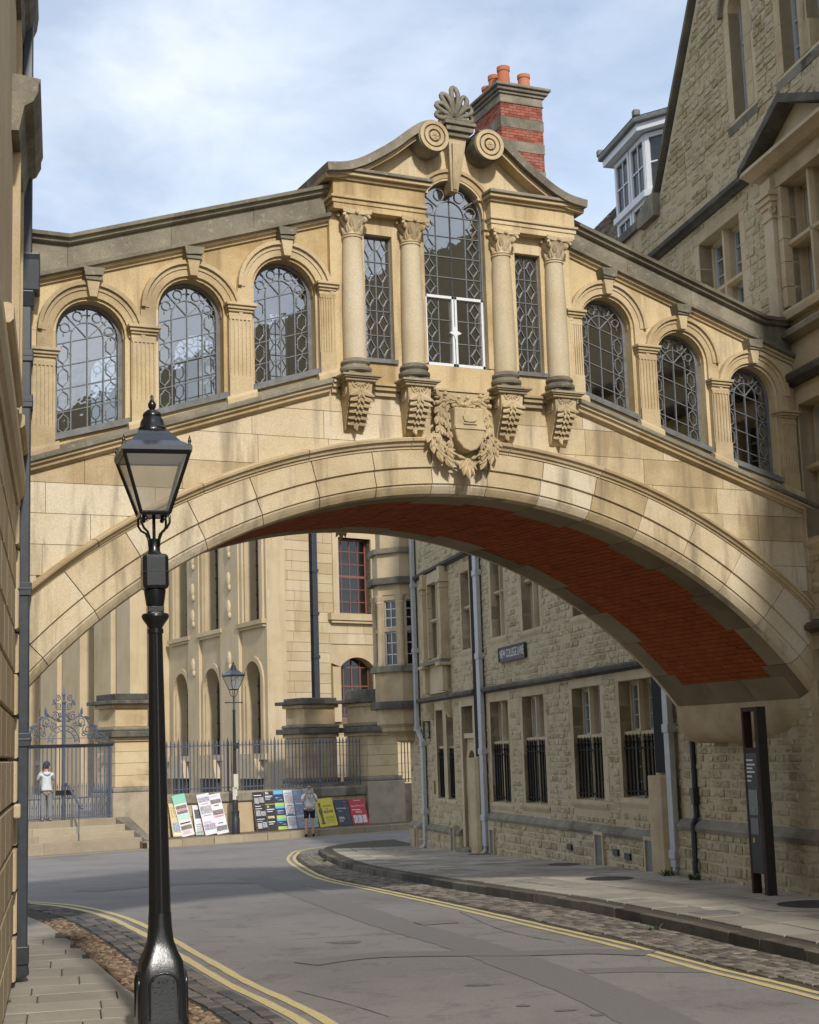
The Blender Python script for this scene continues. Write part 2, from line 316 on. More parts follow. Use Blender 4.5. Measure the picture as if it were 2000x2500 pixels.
# ------------------------------------------------------------------ ground, road, pavements
def asphalt():
    m, nt, b, out = _nodes('asphalt'); L = nt.links
    geo = N(nt, 'ShaderNodeNewGeometry')
    n1 = N(nt, 'ShaderNodeTexNoise', Scale=.35, Detail=6., Roughness=.6); n2 = N(nt, 'ShaderNodeTexNoise', Scale=55., Detail=4., Roughness=.8); n3 = N(nt, 'ShaderNodeTexVoronoi', Scale=140.)
    n4 = N(nt, 'ShaderNodeTexNoise', Scale=2.3, Detail=8., Roughness=.7, Distortion=.6)
    for n in (n1, n2, n3, n4): L.new(geo.outputs['Position'], n.inputs['Vector'])
    r1 = ramp(nt, [(.3, (.17, .156, .146)), (.5, (.22, .202, .188)), (.7, (.245, .226, .21))]); L.new(n1.outputs['Fac'], r1.inputs['Fac'])
    r2 = ramp(nt, [(.3, (.72, .72, .72)), (.7, (1.28, 1.27, 1.25))]); L.new(n2.outputs['Fac'], r2.inputs['Fac'])
    r4 = ramp(nt, [(.36, (.72, .72, .72)), (.46, (1, 1, 1)), (.62, (1, 1, 1)), (.75, (1.12, 1.1, 1.08))]); L.new(n4.outputs['Fac'], r4.inputs['Fac'])
    c = mixc(nt, .8, r1.outputs['Color'], r2.outputs['Color'], 'MULTIPLY'); c = mixc(nt, .8, c, r4.outputs['Color'], 'MULTIPLY')
    r5 = ramp(nt, [(.0, (1, 1, 1)), (.09, (0, 0, 0))]); L.new(n3.outputs['Distance'], r5.inputs['Fac'])
    c = mixc(nt, r5.outputs['Color'], c, (.38, .36, .34)); L.new(c, b.inputs['Base Color'])
    b.inputs['Roughness'].default_value = .86; b.inputs['Specular IOR Level'].default_value = .3
    bp = N(nt, 'ShaderNodeBump', Strength=.5, Distance=.006); L.new(n2.outputs['Fac'], bp.inputs['Height']); L.new(bp.outputs[0], b.inputs['Normal'])
    return m
M_ASPH = asphalt()
M_PATCH = plain('dark_asphalt_patch', (.175, .163, .153), rough=.85, var=.4, scale=90., bump=.5, spec=.3)
M_TARL = plain('tar_mark', (.135, .126, .118), rough=.8, var=.4, scale=60.)
M_PAVE = stone('paving_stone', [(.26, .228, .185), (.35, .31, .25), (.42, .37, .30)], nscale=1.3, tintamt=.6, bump=.3, stain=(.15, .135, .105), stain_amt=.6)
M_PAVEL = stone('worn_paving', [(.26, .23, .185), (.33, .295, .238), (.38, .343, .28)], nscale=1.3, tintamt=.4, bump=.22, stain=(.19, .175, .13), stain_amt=.45)
M_KERB = stone('kerb_stone', [(.075, .062, .048), (.125, .106, .082), (.19, .162, .125)], nscale=3., tintamt=.5, bump=.5, stain=(.05, .05, .035), stain_amt=.5)
M_FKERB = stone('pale_kerb_stone', [(.30, .25, .175), (.40, .335, .235)], nscale=2., tintamt=.5, bump=.3, stain=(.17, .14, .10), stain_amt=.4)
M_SETT = stone('granite_sett', [(.075, .074, .074), (.125, .116, .11), (.19, .155, .125)], nscale=4., tintamt=.7, bump=.4)
M_SETTR = stone('worn_sett', [(.11, .09, .074), (.18, .15, .12), (.25, .21, .168)], nscale=4., tintamt=.7, bump=.5)
M_JNT = stone('sett_joint', [(.05, .045, .035), (.09, .08, .055)], nscale=7., bump=.5)
M_PEB = stone('brown_pebble', [(.13, .085, .055), (.22, .15, .10), (.30, .22, .15)], nscale=6., tintamt=.8, bump=.4)
M_EARTH = stone('plain_ground', [(.14, .13, .11), (.2, .185, .155)], nscale=.5)
def paint():
    m, nt, b, out = _nodes('yellow_road_paint'); L = nt.links
    geo = N(nt, 'ShaderNodeNewGeometry'); n = N(nt, 'ShaderNodeTexNoise', Scale=38., Detail=6., Roughness=.8); L.new(geo.outputs['Position'], n.inputs['Vector'])
    r = ramp(nt, [(.34, (.13, .12, .10)), (.42, (.52, .41, .17)), (.7, (.68, .56, .27))]); L.new(n.outputs['Fac'], r.inputs['Fac']); L.new(r.outputs['Color'], b.inputs['Base Color']); b.inputs['Roughness'].default_value = .7
    return m
M_YEL = paint()
def spline(pts, step=.25):
    P = [Vector((p[0], p[1])) for p in pts]; out = []
    for i in range(len(P)-1):
        a, b, c, d = P[max(i-1, 0)], P[i], P[i+1], P[min(i+2, len(P)-1)]; n = max(2, int((c-b).length/step))
        for k in range(n):
            t = k/n; out.append(.5*((2*b) + (c-a)*t + (2*a-5*b+4*c-d)*t*t + (3*b-a-3*c+d)*t**3))
    out.append(P[-1]); return out
def resample(path, step):
    out = [path[0].copy()]; acc = 0.
    for a, b in zip(path, path[1:]):
        L = (b-a).length; pos = step - acc
        while pos <= L: out.append(a + (b-a)*(pos/L)); pos += step
        acc = (acc + L) % step
    return out
def nrm(path, i):
    d = path[min(i+1, len(path)-1)] - path[max(i-1, 0)]; d.normalize(); return Vector((d.y, -d.x))   # to the right of travel
def offset(path, o): return [p + nrm(path, i)*o for i, p in enumerate(path)]
def ribbon(name, path, o0, o1, dz, mat, parent=None, wob=0., z=zg, th=0.):
    mb = MB(); n = len(path); vs = []
    for i, p in enumerate(path):
        q = nrm(path, i); a = p + q*(o0 + rnd.uniform(-wob, wob)); b = p + q*(o1 + rnd.uniform(-wob, wob))
        vs += [(a.x, a.y, z(a.y)+dz), (b.x, b.y, z(b.y)+dz)]
    mb.add(vs, [(2*i, 2*i+1, 2*i+3, 2*i+2) for i in range(n-1)])
    return mb.build(name, mat, parent, flip=False)
g = MB(); ys = [-120, -30, 0, 10, 20, 22, 24, 26, 28, 30, 35, 40, 44, 48, 60, 90, 150, 400, 900]; xs = [-600, -100, -30, -12, 0, 12, 30, 100, 600]
g.add([(x, y, zg(y)-.06) for y in ys for x in xs], [(j*9+i, j*9+i+1, (j+1)*9+i+1, (j+1)*9+i) for j in range(len(ys)-1) for i in range(8)])
tag(g.build('ground', M_EARTH, flip=False), 'bare ground under and beyond the lane', kind='structure')
g = MB(); ys = [-14 + i for i in range(78)]; xs = [-34, -24, -16, -10, -6, -3, 0, 3, 6, 10, 16, 24]
nx = len(xs)
g.add([(x, y, zg(y)) for y in ys for x in xs], [(j*nx+i, j*nx+i+1, (j+1)*nx+i+1, (j+1)*nx+i) for j in range(len(ys)-1) for i in range(nx-1)])
road = tag(g.build('road', M_ASPH, flip=False), 'grey asphalt lane curving under the bridge', kind='structure')
def c2(x, y): p = gp(700 + x/1.327, 2000 + y/1.327); return (p.x, p.y)
ribbon('asphalt_patch', spline([c2(-120, 190), c2(0, 222), c2(200, 290), c2(380, 350), c2(560, 400), c2(760, 470), c2(960, 545), c2(1200, 655), c2(1330, 720)]), -.3, .3, .004, M_PATCH, road, .02)
ribbon('asphalt_patch', spline([c2(60, 470), c2(250, 445), c2(500, 437), c2(760, 436), c2(1000, 430), c2(1180, 436)]), -.2, .2, .008, M_PATCH, road, .02)
ribbon('asphalt_patch', spline([(-6, 28), (-4.6, 29.5), (-2.6, 29.0), (-1.2, 26.5)]), -.4, .4, .004, M_PATCH, road, .03)
ribbon('asphalt_patch', spline([c2(960, 494), c2(1150, 486), c2(1380, 490)]), -.16, .2, .004, M_PATCH, road, .03)
for pts_ in ([c2(0, 392), c2(120, 384), c2(260, 376), c2(420, 372)], [c2(30, 556), c2(200, 600), c2(330, 640)], [c2(560, 300), c2(700, 360), c2(900, 400)], [c2(-560, 300), c2(-380, 292), c2(-240, 280)]):
    ribbon('crack', spline(pts_, .08), -.008, .008, .005, M_TARL, road, .006)
for x_, y_, w_, d_ in ((190, 400, .2, .05), (620, 538, .14, .03), (900, 620, .1, .02), (1010, 635, .08, .02), (770, 605, .07, .02)):
    q = c2(x_, y_); pl = [(q[0]+w_*cos(t)*rnd.uniform(.6, 1.2), q[1]+d_*3*sin(t)*rnd.uniform(.6, 1.2)) for t in [i*2*pi/11 for i in range(11)]]
    MB().add([(a_, b_, zg(b_)+.005) for a_, b_ in pl], [tuple(range(11))]).build('tar_spot', M_TARL, road, flip=False)
KR = spline([reground(p) for p in [(-.6, 47.5), (-1.7, 46.2), (-2.5, 43.5), (-2.62, 40), (-2.0, 34.5), (-1.15, 29.5), (-.1, 25.8), (.95, 22.9), (1.95, 20.5), (2.78, 18.0), (3.36, 16.0), (3.8, 14.5), (4.7, 11.2), (6.0, 6), (8, -4)]])
# travelling towards the camera the pavement is on the LEFT, so right-hand normal points to the road (negative x): offsets > 0 go into the road
pav = MB(); vs_ = []
for i, p in enumerate(KR):
    q = nrm(KR, i); a = p - q*.17; w = RW_O.x + (RW_O.y - a.y)*.2294 + .25
    vs_ += [(a.x, a.y, zg(a.y)+.105), (max(a.x+.1, w), a.y, zg(a.y)+.105)]
pav.add(vs_, [(2*i, 2*i+2, 2*i+3, 2*i+1) for i in range(len(KR)-1)])
pavr = tag(pav.build('pavement_right', M_JNT), 'stone flag pavement along the college wall', kind='structure')
def parts_field(items, name, mat, parent, budget=300, stuff=None, smooth=False):
    """items: (MB with one piece, world centre, size); the largest in the picture become parts, the rest one mesh"""
    sc = []
    Mi = parent.matrix_world
    for mb, c, s in items:
        p = to_px(c)
        vis = p and -60 < p[0] < 2060 and -60 < p[1] < 2560
        sc.append((s*F_PX/p[2] if vis else (s/(p[2] if p else 999))*.01))
    order = sorted(range(len(items)), key=lambda i: -sc[i]); rest = MB()
    for r_, i in enumerate(order):
        mb = items[i][0]
        if r_ < budget and sc[i] > 4:
            link(name, mb.mesh(name), mat, parent, smooth)
        else: rest.add(mb.v, mb.f, rnd.random()*.98+.01)
    if rest.v:
        o = link(stuff or name + '_rest', rest.mesh(name), mat, parent, smooth); tag(o, kind='stuff')
def slabquad(pts, z0, h, jit=.002, top=None):
    mb = MB(); c = 0.012; P = [Vector(p) for p in pts]; m = sum(P, Vector((0, 0)))/4
    dzs = rnd.uniform(-jit, jit)
    v = [(p.x, p.y, zg(p.y)+z0) for p in P] + [(p.x, p.y, zg(p.y)+h-.006+dzs) for p in P] + [(*(p + (m-p)*(c/max((m-p).length, .02))), zg(p.y)+h+dzs+rnd.uniform(-jit, jit)*.5) for p in P]
    mb.add(v, [(0,1,5,4),(1,2,6,5),(2,3,7,6),(3,0,4,7),(4,5,9,8),(5,6,10,9),(6,7,11,10),(7,4,8,11),(8,9,10,11)])
    return mb, Vector((m.x, m.y, zg(m.y)+h))
def fix(mb):                                  # make quads face outwards/up
    a, b, c = [Vector(mb.v[i]) for i in mb.f[-1][:3]]
    if (b-a).cross(c-a).z < 0: mb.f = [f[::-1] for f in mb.f]
    return mb
def strips(path, o0, o1, rowh, ln, z0, h, gap=.012, jit=.002, skip=None, edgej=0.):
    items = []; o = o0
    fine = resample(path, .05)
    while o < o1 - rowh*.4:
        rh = rowh*rnd.uniform(.92, 1.08); i = rnd.randrange(0, 6)
        while i < len(fine)-3:
            n = max(2, int(rnd.uniform(*ln)/.05)); j = min(i+n, len(fine)-1)
            a, b = fine[i], fine[j]; na, nb_ = nrm(fine, i), nrm(fine, j); d = (b-a).normalized()
            e = lambda: rnd.uniform(-edgej, edgej)
            pts = [a + na*(o+gap/2+e()) + d*gap/2, b + nb_*(o+gap/2+e()) - d*gap/2, b + nb_*(o+rh-gap/2+e()) - d*gap/2, a + na*(o+rh-gap/2+e()) + d*gap/2]
            i = j
            if skip and skip(pts): continue
            mb, c = slabquad(pts, z0, h, jit); items.append((fix(mb), c, sqrt((b-a).length*rh)))
        o += rh
    return items
def behind_wall(pts):
    m = sum((Vector(p) for p in pts), Vector((0, 0)))/4; return m.x > RW_O.x + (RW_O.y - m.y)*.2294 + .15
YR = spline([reground(p) for p in [(-1.2, 47.2), (-2.6, 45.5), (-3.25, 42.5), (-3.2, 39.5), (-3.0, 36.5), (-2.55, 33.), (-1.74, 28.), (-.78, 24.9), (.35, 21.7), (1.32, 19.0), (2.13, 16.75), (2.72, 14.8), (3.2, 13.4), (4.0, 10.6), (5.4, 5), (7.2, -5)]])
def over_line(pts):                           # beyond the yellow line
    m = sum((Vector(p) for p in pts), Vector((0, 0)))/4; bi = min(range(0, len(YR), 2), key=lambda i: (YR[i]-m).length_squared)
    return (m - YR[bi]).dot(nrm(YR, bi)) > -.20
KRn = [p for p in KR if p.y < 44.5]
parts_field(strips(KRn, -4.4, -.18, .58, (.5, 1.15), .09, .125, gap=.026, jit=.005, skip=behind_wall), 'paving_slab', M_PAVE, pavr)
kerbs = tag(MB().box(0, .01, 0, .01, -.3, -.29).build('kerb_right', M_JNT), 'dark worn stone kerb on the right of the lane', kind='structure')
parts_field(strips(KRn, -.17, .0, .16, (.7, 1.2), -.05, .13, gap=.014, jit=.008, edgej=.008), 'kerb_stone', M_KERB, kerbs)
gv = []
for p in KRn:
    bi = min(range(len(YR)), key=lambda i: (YR[i]-p).length_squared); q = YR[bi] - nrm(YR, bi)*.12; gv += [(p.x, p.y, zg(p.y)+.004), (q.x, q.y, zg(q.y)+.004)]
gut = tag(MB().add(gv, [(2*i, 2*i+1, 2*i+3, 2*i+2) for i in range(len(KRn)-1)]).build('gutter_right', M_JNT), 'dark joints of the sett gutter beside the right kerb', kind='structure')
parts_field(strips(KRn, .01, 1.3, .115, (.16, .26), -.02, .020, gap=.012, jit=.004, edgej=.006, skip=over_line), 'sett', M_SETTR, gut)
yl = tag(ribbon('yellow_line_right', YR, -.115, -.03, .006, M_YEL, None, .010), 'double yellow line beside the right gutter', kind='structure')
ribbon('yellow_line_stripe', YR, .05, .135, .006, M_YEL, yl, .010)
# left side
YL = spline([reground(p) for p in [(-9.5, 26.6), (-7.6, 25.6), (-6.04, 24.35), (-5.1, 23.3), (-4.13, 21.5), (-3.13, 19.0), (-2.4, 16.95), (-1.69, 14.95), (-1.2, 13.75), (-.78, 12.6), (-.1, 10.4), (1.2, 5), (2.6, -3)]])
# travelling towards the camera: right-hand normal points to -x (pavement)
yl2 = tag(ribbon('yellow_line_left', YL, -.075, .025, .006, M_YEL, None, .008), 'double yellow line curving round the left pavement', kind='structure')
ribbon('yellow_line_stripe', YL, .125, .225, .006, M_YEL, yl2, .008)
gutl = tag(ribbon('gutter_left', YL, .27, 1.12, .004, M_JNT), 'dark joints of the sett and cobble edge of the left pavement', kind='structure')
parts_field(strips(YL, .28, .76, .155, (.2, .34), -.02, .02, gap=.016, jit=.006, edgej=.004), 'sett', M_SETT, gutl)
pebs = MB()
fy = resample(YL, .05)
for i, p in enumerate(fy):
    if not 7 < p.y < 22.5: continue
    for _ in range(6):
        q = p + nrm(fy, i)*rnd.uniform(.80, 1.12); r_ = rnd.uniform(.02, .042)
        vs1, fs1 = _ball((q.x, q.y, zg(q.y)+.012), r_, 6, 4, (1.1, 1, .6)); pebs.add(vs1, fs1, rnd.random()*.98+.01)
tag(link('cobbles', pebs.mesh('cobbles'), M_PEB, None, True), 'rounded brown cobbles bedded beside the left setts', 'cobbles', kind='stuff')
pv = MB(); vs_ = []
for i, p in enumerate(YL):
    a = p + nrm(YL, i)*1.13; vs_ += [(a.x, a.y, zg(a.y)+.012), (min(a.x-.1, -3.6 - (a.y-13.49)*.2294 - .3) if a.y < 24 else a.x - 2.4, a.y, zg(a.y)+.012)]
pv.add(vs_, [(2*i, 2*i+1, 2*i+3, 2*i+2) for i in range(len(YL)-1)])
pavl = tag(pv.build('pavement_left', M_JNT), 'worn stone flag pavement below the left building', kind='structure')
items = []; wdv = Vector((-.2236, .9747)); wnv = Vector((.9747, .2236)); L0 = Vector((-3.6, 13.49)); t = -9.
while t < 11:
    rh = rnd.uniform(.5, .72); x = -.4
    while x < 5.2:
        w = rnd.uniform(.6, 1.25); A = L0 + wdv*t + wnv*x
        pts = [A + wdv*.006 + wnv*.006, A + wdv*(rh-.006) + wnv*.006, A + wdv*(rh-.006) + wnv*(w-.006), A + wdv*.006 + wnv*(w-.006)]
        c = sum(pts, Vector((0, 0)))/4
        ok = True
        for k in range(4):                    # keep inside the line of cobbles
            bi = min(range(0, len(YL), 2), key=lambda i: (YL[i]-pts[k]).length_squared); d = (pts[k]-YL[bi]).dot(nrm(YL, bi))
            if d < 1.14: pts[k] = pts[k] + nrm(YL, bi)*(1.14-d)
        area = abs(sum(pts[i].x*pts[(i+1) % 4].y - pts[(i+1) % 4].x*pts[i].y for i in range(4)))/2
        if area > .05:
            mb, c = slabquad(pts, 0, .028, .002); items.append((fix(mb), c, sqrt(w*rh)))
        x += w
    t += rh
parts_field(items, 'paving_slab', M_PAVEL, pavl)

# ------------------------------------------------------------------ walls of single stones
STONES = {}
def stone_var(kind, k):
    key = (kind, k)
    if key not in STONES:
        r = random.Random(hash(kind) % 97 + 13*k if False else (len(kind)*31 + 13*k)); mb = MB()
        if kind == 'rough':
            j = lambda a: r.uniform(-a, a)
            o = [(0, 0), (1, 0), (1, 1), (0, 1)]; back = [(x, 0, z) for x, z in o]
            e1 = [(x+(.5-x)*.07+j(.04), .5, z+(.5-z)*.12+j(.07)) for x, z in o]
            n = 3; gv = []
            for a in range(n+1):
                for b in range(n+1):
                    u, w = .08+.84*a/n, .13+.74*b/n; gv.append((u+j(.03), .75+r.uniform(0, .5), w+j(.04)))
            vs = back + e1 + gv; fs = [(0,1,5,4),(1,2,6,5),(2,3,7,6),(3,0,4,7)]; G = lambda a, b: 8+a*(n+1)+b
            for a in range(n):
                for b in range(n): fs.append((G(a,b), G(a+1,b), G(a+1,b+1), G(a,b+1)))
            fs.append((4, 5) + tuple(G(a, 0) for a in range(n, -1, -1))); fs.append((5, 6) + tuple(G(n, b) for b in range(n, -1, -1)))
            fs.append((6, 7) + tuple(G(a, n) for a in range(0, n+1))); fs.append((7, 4) + tuple(G(0, b) for b in range(0, n+1)))
            mb.add(vs, fs)
        else:
            c = .012; o = [(0, 0), (1, 0), (1, 1), (0, 1)]
            vs = [(x, 0, z) for x, z in o] + [(x, .7, z) for x, z in o] + [(x+(.5-x)*.02, 1, z+(.5-z)*.04) for x, z in o]
            mb.add(vs, [(0,1,5,4),(1,2,6,5),(2,3,7,6),(3,0,4,7),(4,5,9,8),(5,6,10,9),(6,7,11,10),(7,4,8,11),(8,9,10,11)])
        import bmesh
        me = mb.mesh('stone_'+kind); bm = bmesh.new(); bm.from_mesh(me); bmesh.ops.recalc_face_normals(bm, faces=bm.faces); bm.to_mesh(me); bm.free()
        if kind == 'rough': me.polygons.foreach_set('use_smooth', [True]*len(me.polygons)); me.set_sharp_from_angle(angle=rad(50))
        STONES[key] = me
    return STONES[key]
def subtract(iv, holes):
    for a, b in holes:
        out = []
        for c, d in iv:
            if b <= c or a >= d: out.append((c, d))
            else:
                if a > c: out.append((c, a))
                if b < d: out.append((b, d))
        iv = out
    return iv
def stone_wall(parent, M, regions, holes, hrange, lrange, mat, kind='rough', depth=.03, y=0., gap=.018, budget=300, name='stone', out=1, nvar=6, clip=None, jitd=.4, xlim=None):
    """regions: (x0,x1,z0,z1); stones stand on the plane Y=y of the parent and swell out along Y*out"""
    items = []
    for x0, x1, z0, z1 in regions:
        z = z0
        while z < z1 - .02:
            h = min(rnd.uniform(*hrange), z1 - z)
            if z1 - z - h < hrange[0]*.6: h = z1 - z
            hs = [(a, b) for a, b, c, d in holes if min(d, z+h) - max(c, z) > .35*h or (c <= z+h*.5 <= d)]
            lim = xlim(z, z+h) if xlim else (x0, x1)
            for a, b in subtract([(max(x0, lim[0]), min(x1, lim[1]))] if lim[1] - lim[0] > .05 else [], hs):
                x = a
                while x < b - .01:
                    w = rnd.uniform(*lrange)
                    if b - x - w < lrange[0]*.6: w = b - x
                    if w > lrange[1]*1.7: w = lrange[1]
                    if not clip or not clip(x, x+w, z, z+h): items.append((x, w, z, h))
                    x += w
            z += h
    sc = []
    for x, w, z, h in items:
        p = to_px(M @ Vector((x+w/2, y, z+h/2))); v = p and -40 < p[0] < 2040 and -40 < p[1] < 2540
        sc.append(sqrt(w*h)/p[2] if v else 0)
    order = sorted(range(len(items)), key=lambda i: -sc[i]); rest = MB()
    for r_, i in enumerate(order):
        x, w, z, h = items[i]; me = stone_var(kind, rnd.randrange(nvar)); dd = depth*rnd.uniform(1-jitd, 1+jitd)
        S = Matrix.Translation((x+gap/2, y, z+gap/2)) @ Matrix.Diagonal((max(w-gap, .02), dd*out, max(h-gap, .02), 1))
        if r_ < budget and sc[i] > 0:
            o = bpy.data.objects.new(name, me); COL.objects.link(o); o.parent = parent
            if not me.materials: me.materials.append(mat)
            o.matrix_local = S
            if me.materials[0] != mat: o.material_slots[0].link = 'OBJECT'; o.material_slots[0].material = mat
        else:
            fs = [tuple(f.vertices) for f in me.polygons]
            if out < 0: fs = [f[::-1] for f in fs]
            rest.add([S @ v.co for v in me.vertices], fs, rnd.random()*.98+.01)
    if rest.v:
        me = rest.mesh(name + 's')
        if kind == 'rough': me.polygons.foreach_set('use_smooth', [True]*len(me.polygons)); me.set_sharp_from_angle(angle=rad(50))
        tag(link(name + 's_farther', me, mat, parent), kind='stuff')
# ------------------------------------------------------------------ the bridge
bridge = tag(empty('stone_bridge', BR_M), 'golden stone covered bridge arching over the lane with leaded windows and a scrolled pediment', 'bridge')
YB = 3.2                                      # the back of the bridge
BACK = Matrix.Translation((0, YB, 0)) @ Matrix.Rotation(pi, 4, 'Z')
mirror = []                                   # front parts repeated on the back
CZ, RI = -1.80, 6.96
def circ(s, R, c): return c + sqrt(max(R*R - s*s, 0))
def hood_b(s): return circ(s, 8.07, -2.365)
def hood_t(s): return circ(s, 7.98, -2.145)
def band_t(s): return 6.455 - .326*max(abs(s) - 1.73, 0)
def corn_b(s): return 8.37 - .325*(abs(s) - 1.68)
END = 5.55
# voussoirs with three fasciae; the soffit stones alternate in depth
def ring_r(a):                                # radius of the underside of the hood along angle a from the arch centre
    lo, hi = 7.2, 9.
    for _ in range(30):
        m = (lo+hi)/2; s = m*sin(a); z = CZ + m*cos(a)
        if z < hood_b(s): lo = m
        else: hi = m
    return lo
A_END = math.asin(5.42/RI)
NV = 17
for k in range(NV):
    a0 = -A_END + 2*A_END*k/NV; a1 = -A_END + 2*A_END*(k+1)/NV; dep = .44 if k % 2 else .58
    mb = MB(); vs = []; SEG = 6
    for i in range(SEG+1):
        a = a0 + (a1-a0)*i/SEG; g_ = .0007 if i == 0 else (-.0007 if i == SEG else 0); a += g_; rh = ring_r(a)
        pr = [(RI, -.06), (RI, -.01), (RI+.02, .045), (RI+.06, .075), (RI+.10, .10), (RI+.13, .105), (RI+.132, .125), (RI+.325, .125), (RI+.33, .155), (rh, .155), (rh, -.3), (RI+.3, -.3), (RI+.3, -.06)]
        vs += [(r_*sin(a), -o, CZ + r_*cos(a)) for r_, o in pr]
    n = 13; fs = [(i*n+j, i*n+(j+1) % n, (i+1)*n+(j+1) % n, (i+1)*n+j) for i in range(SEG) for j in range(n)] + [tuple(range(n)), tuple(SEG*n + j for j in range(n-1, -1, -1))]
    mb.add(vs, fs); vo_ = mb.build('voussoir', M_ASH, bridge); mirror.append(vo_); vs = []
    for i in range(SEG+1):
        a = a0 + (a1-a0)*i/SEG + (.0007 if i == 0 else (-.0007 if i == SEG else 0))
        vs += [(r_*sin(a), y, CZ + r_*cos(a)) for r_, y in ((RI-.001, .061), (RI-.001, dep), (RI+.28, dep), (RI+.28, .061))]
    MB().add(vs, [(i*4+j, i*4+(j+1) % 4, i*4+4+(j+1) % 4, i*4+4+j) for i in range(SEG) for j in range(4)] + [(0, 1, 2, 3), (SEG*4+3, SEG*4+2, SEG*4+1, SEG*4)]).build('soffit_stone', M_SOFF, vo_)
# hood moulding over the ring
for k in range(9):
    a0, a1 = -.80 + 1.6*k/9 + .0006, -.80 + 1.6*(k+1)/9 - .0006; mb = MB(); vs = []; SEG = 8
    for i in range(SEG+1):
        a = a0 + (a1-a0)*i/SEG; d = Vector((sin(a), cos(a))); r0 = ring_r(a); lo, hi = r0, r0 + .6
        for _ in range(25):
            m = (lo+hi)/2
            if CZ + m*d.y < hood_t(m*d.x): lo = m
            else: hi = m
        r1 = lo; h = r1 - r0
        pr = [(r0, -.1), (r0, .17), (r0+.25*h, .175), (r0+.28*h, .20), (r0+.62*h, .22), (r0+.66*h, .25), (r1-.1*h, .26), (r1, .24), (r1+.03, .1), (r1+.03, -.1)]
        vs += [(r_*d.x, -o, CZ + r_*d.y) for r_, o in pr]
    n = 10; mb.add(vs, [(i*n+j, i*n+(j+1) % n, (i+1)*n+(j+1) % n, (i+1)*n+j) for i in range(SEG) for j in range(n)] + [tuple(range(n)), tuple(SEG*n + j for j in range(n-1, -1, -1))])
    mirror.append(mb.build('hood_moulding', M_MOULD, bridge))
# soffit of brick
vault = MB(); SEG = 60; vs = []
for i in range(SEG+1):
    a = -A_END + 2*A_END*i/SEG
    for r_, y in ((RI+.03, .1), (RI+.3, .1), (RI+.3, YB-.1), (RI+.03, YB-.1)): vs.append((r_*sin(a), y, CZ + r_*cos(a)))
vault.add(vs, [(i*4+j, i*4+(j+1) % 4, i*4+4+(j+1) % 4, i*4+4+j) for i in range(SEG) for j in range(4)])
vault = vault.build('vault', M_JOINT, bridge)
items = []; nc = int(2*A_END*RI/.0835)
for c in range(nc):
    a0 = -A_END + c*.0835/RI + .0007; a1 = a0 + .0835/RI - .0014; y = .40 - (.11 if c % 2 else 0)
    if abs(RI*sin((a0+a1)/2)) > 5.08: continue
    while y < YB-.4:
        mb = MB(); v = []
        q = rnd.uniform(-.003, .004)
        for r_ in (RI+.004+q, RI+.035):
            for a, yy in ((a0, y+.004), (a1, y+.004), (a1, y+.221), (a0, y+.221)): v.append((r_*sin(a), yy, CZ+r_*cos(a)))
        mb.add(v, [(0,1,2,3)[::-1],(0,1,5,4)[::-1],(1,2,6,5)[::-1],(2,3,7,6)[::-1],(3,0,4,7)[::-1]])
        mb.f = [f[::-1] for f in mb.f]
        items.append((mb, BR_M @ Vector(v[0]), .13)); y += .225
import bmesh
for mb, c, s in items:
    A_, B_, C_ = [Vector(mb.v[i]) for i in mb.f[0][:3]]
    if (B_-A_).cross(C_-A_).z > 0: mb.f = [f[::-1] for f in mb.f]
parts_field(items, 'brick', M_BRICK, vault, 300, 'bricks_farther')
for sg in (-1, 1):                            # stone springers below the brick
    for y0, y1 in ((.30, 1.25), (1.256, 2.1), (2.106, YB-.3)):
        vs = []; n = 6; aa, bb = math.asin(5.083/RI), A_END
        for i in range(n+1):
            a = sg*(aa + (bb-aa)*i/n)
            for r_, y in ((RI-.004, y0), (RI-.004, y1), (RI+.2, y1), (RI+.2, y0)): vs.append((r_*sin(a), y, CZ+r_*cos(a)))
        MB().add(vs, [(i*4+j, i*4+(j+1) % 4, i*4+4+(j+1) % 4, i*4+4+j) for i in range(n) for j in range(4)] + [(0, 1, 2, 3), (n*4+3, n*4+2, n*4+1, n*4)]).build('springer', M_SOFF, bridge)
for sg in (-1, 1):
    MB().pz([(sg*x, z) for x, z in ((5.345, 2.68), (5.345, 2.46), (5.38, 2.32), (5.45, 2.21), (5.56, 2.13), (5.72, 2.09), (6.3, 2.09), (6.3, 2.68))], .22, YB-.02).build('corbel', M_DRESS, bridge, smooth=30)
# spandrel of ashlar blocks
def spandrel(side):
    core = MB(); ss = [i*END/24 for i in range(-24, 25)]
    poly = [(s, hood_b(s)-.05) for s in ss] + [(s, min(band_t(s)-.05, 6.4)) for s in ss[::-1]]
    core.pz(poly, -.10, .35); w = core.build('wall_core', M_JOINT, bridge); mirror.append(w)
    z = 3.4; ci = 0
    while z < 6.45:
        h = .335; s = -END + (.0 if ci % 2 else -.45)
        while s < END:
            wdt = rnd.uniform(.85, 1.35); a, b = s+.003, min(s+wdt, END)-.003; s += wdt
            if a < -END: a = -END
            if b - a < .08: continue
            n = 8; top = []; bot = []
            for i in range(n+1):
                x = a + (b-a)*i/n; t_ = min(z+h-.003, band_t(x)-.1); b_ = max(z+.003, hood_t(x)-.02)
                if t_ - b_ > .004: top.append((x, t_)); bot.append((x, b_))
            if len(top) < 2: continue
            mb = MB(); mb.pz(bot + top[::-1], -.12+rnd.uniform(-.002, .002), -.05); mirror.append(mb.build('ashlar_block', M_ASH, bridge))
        z += h; ci += 1
spandrel(0)
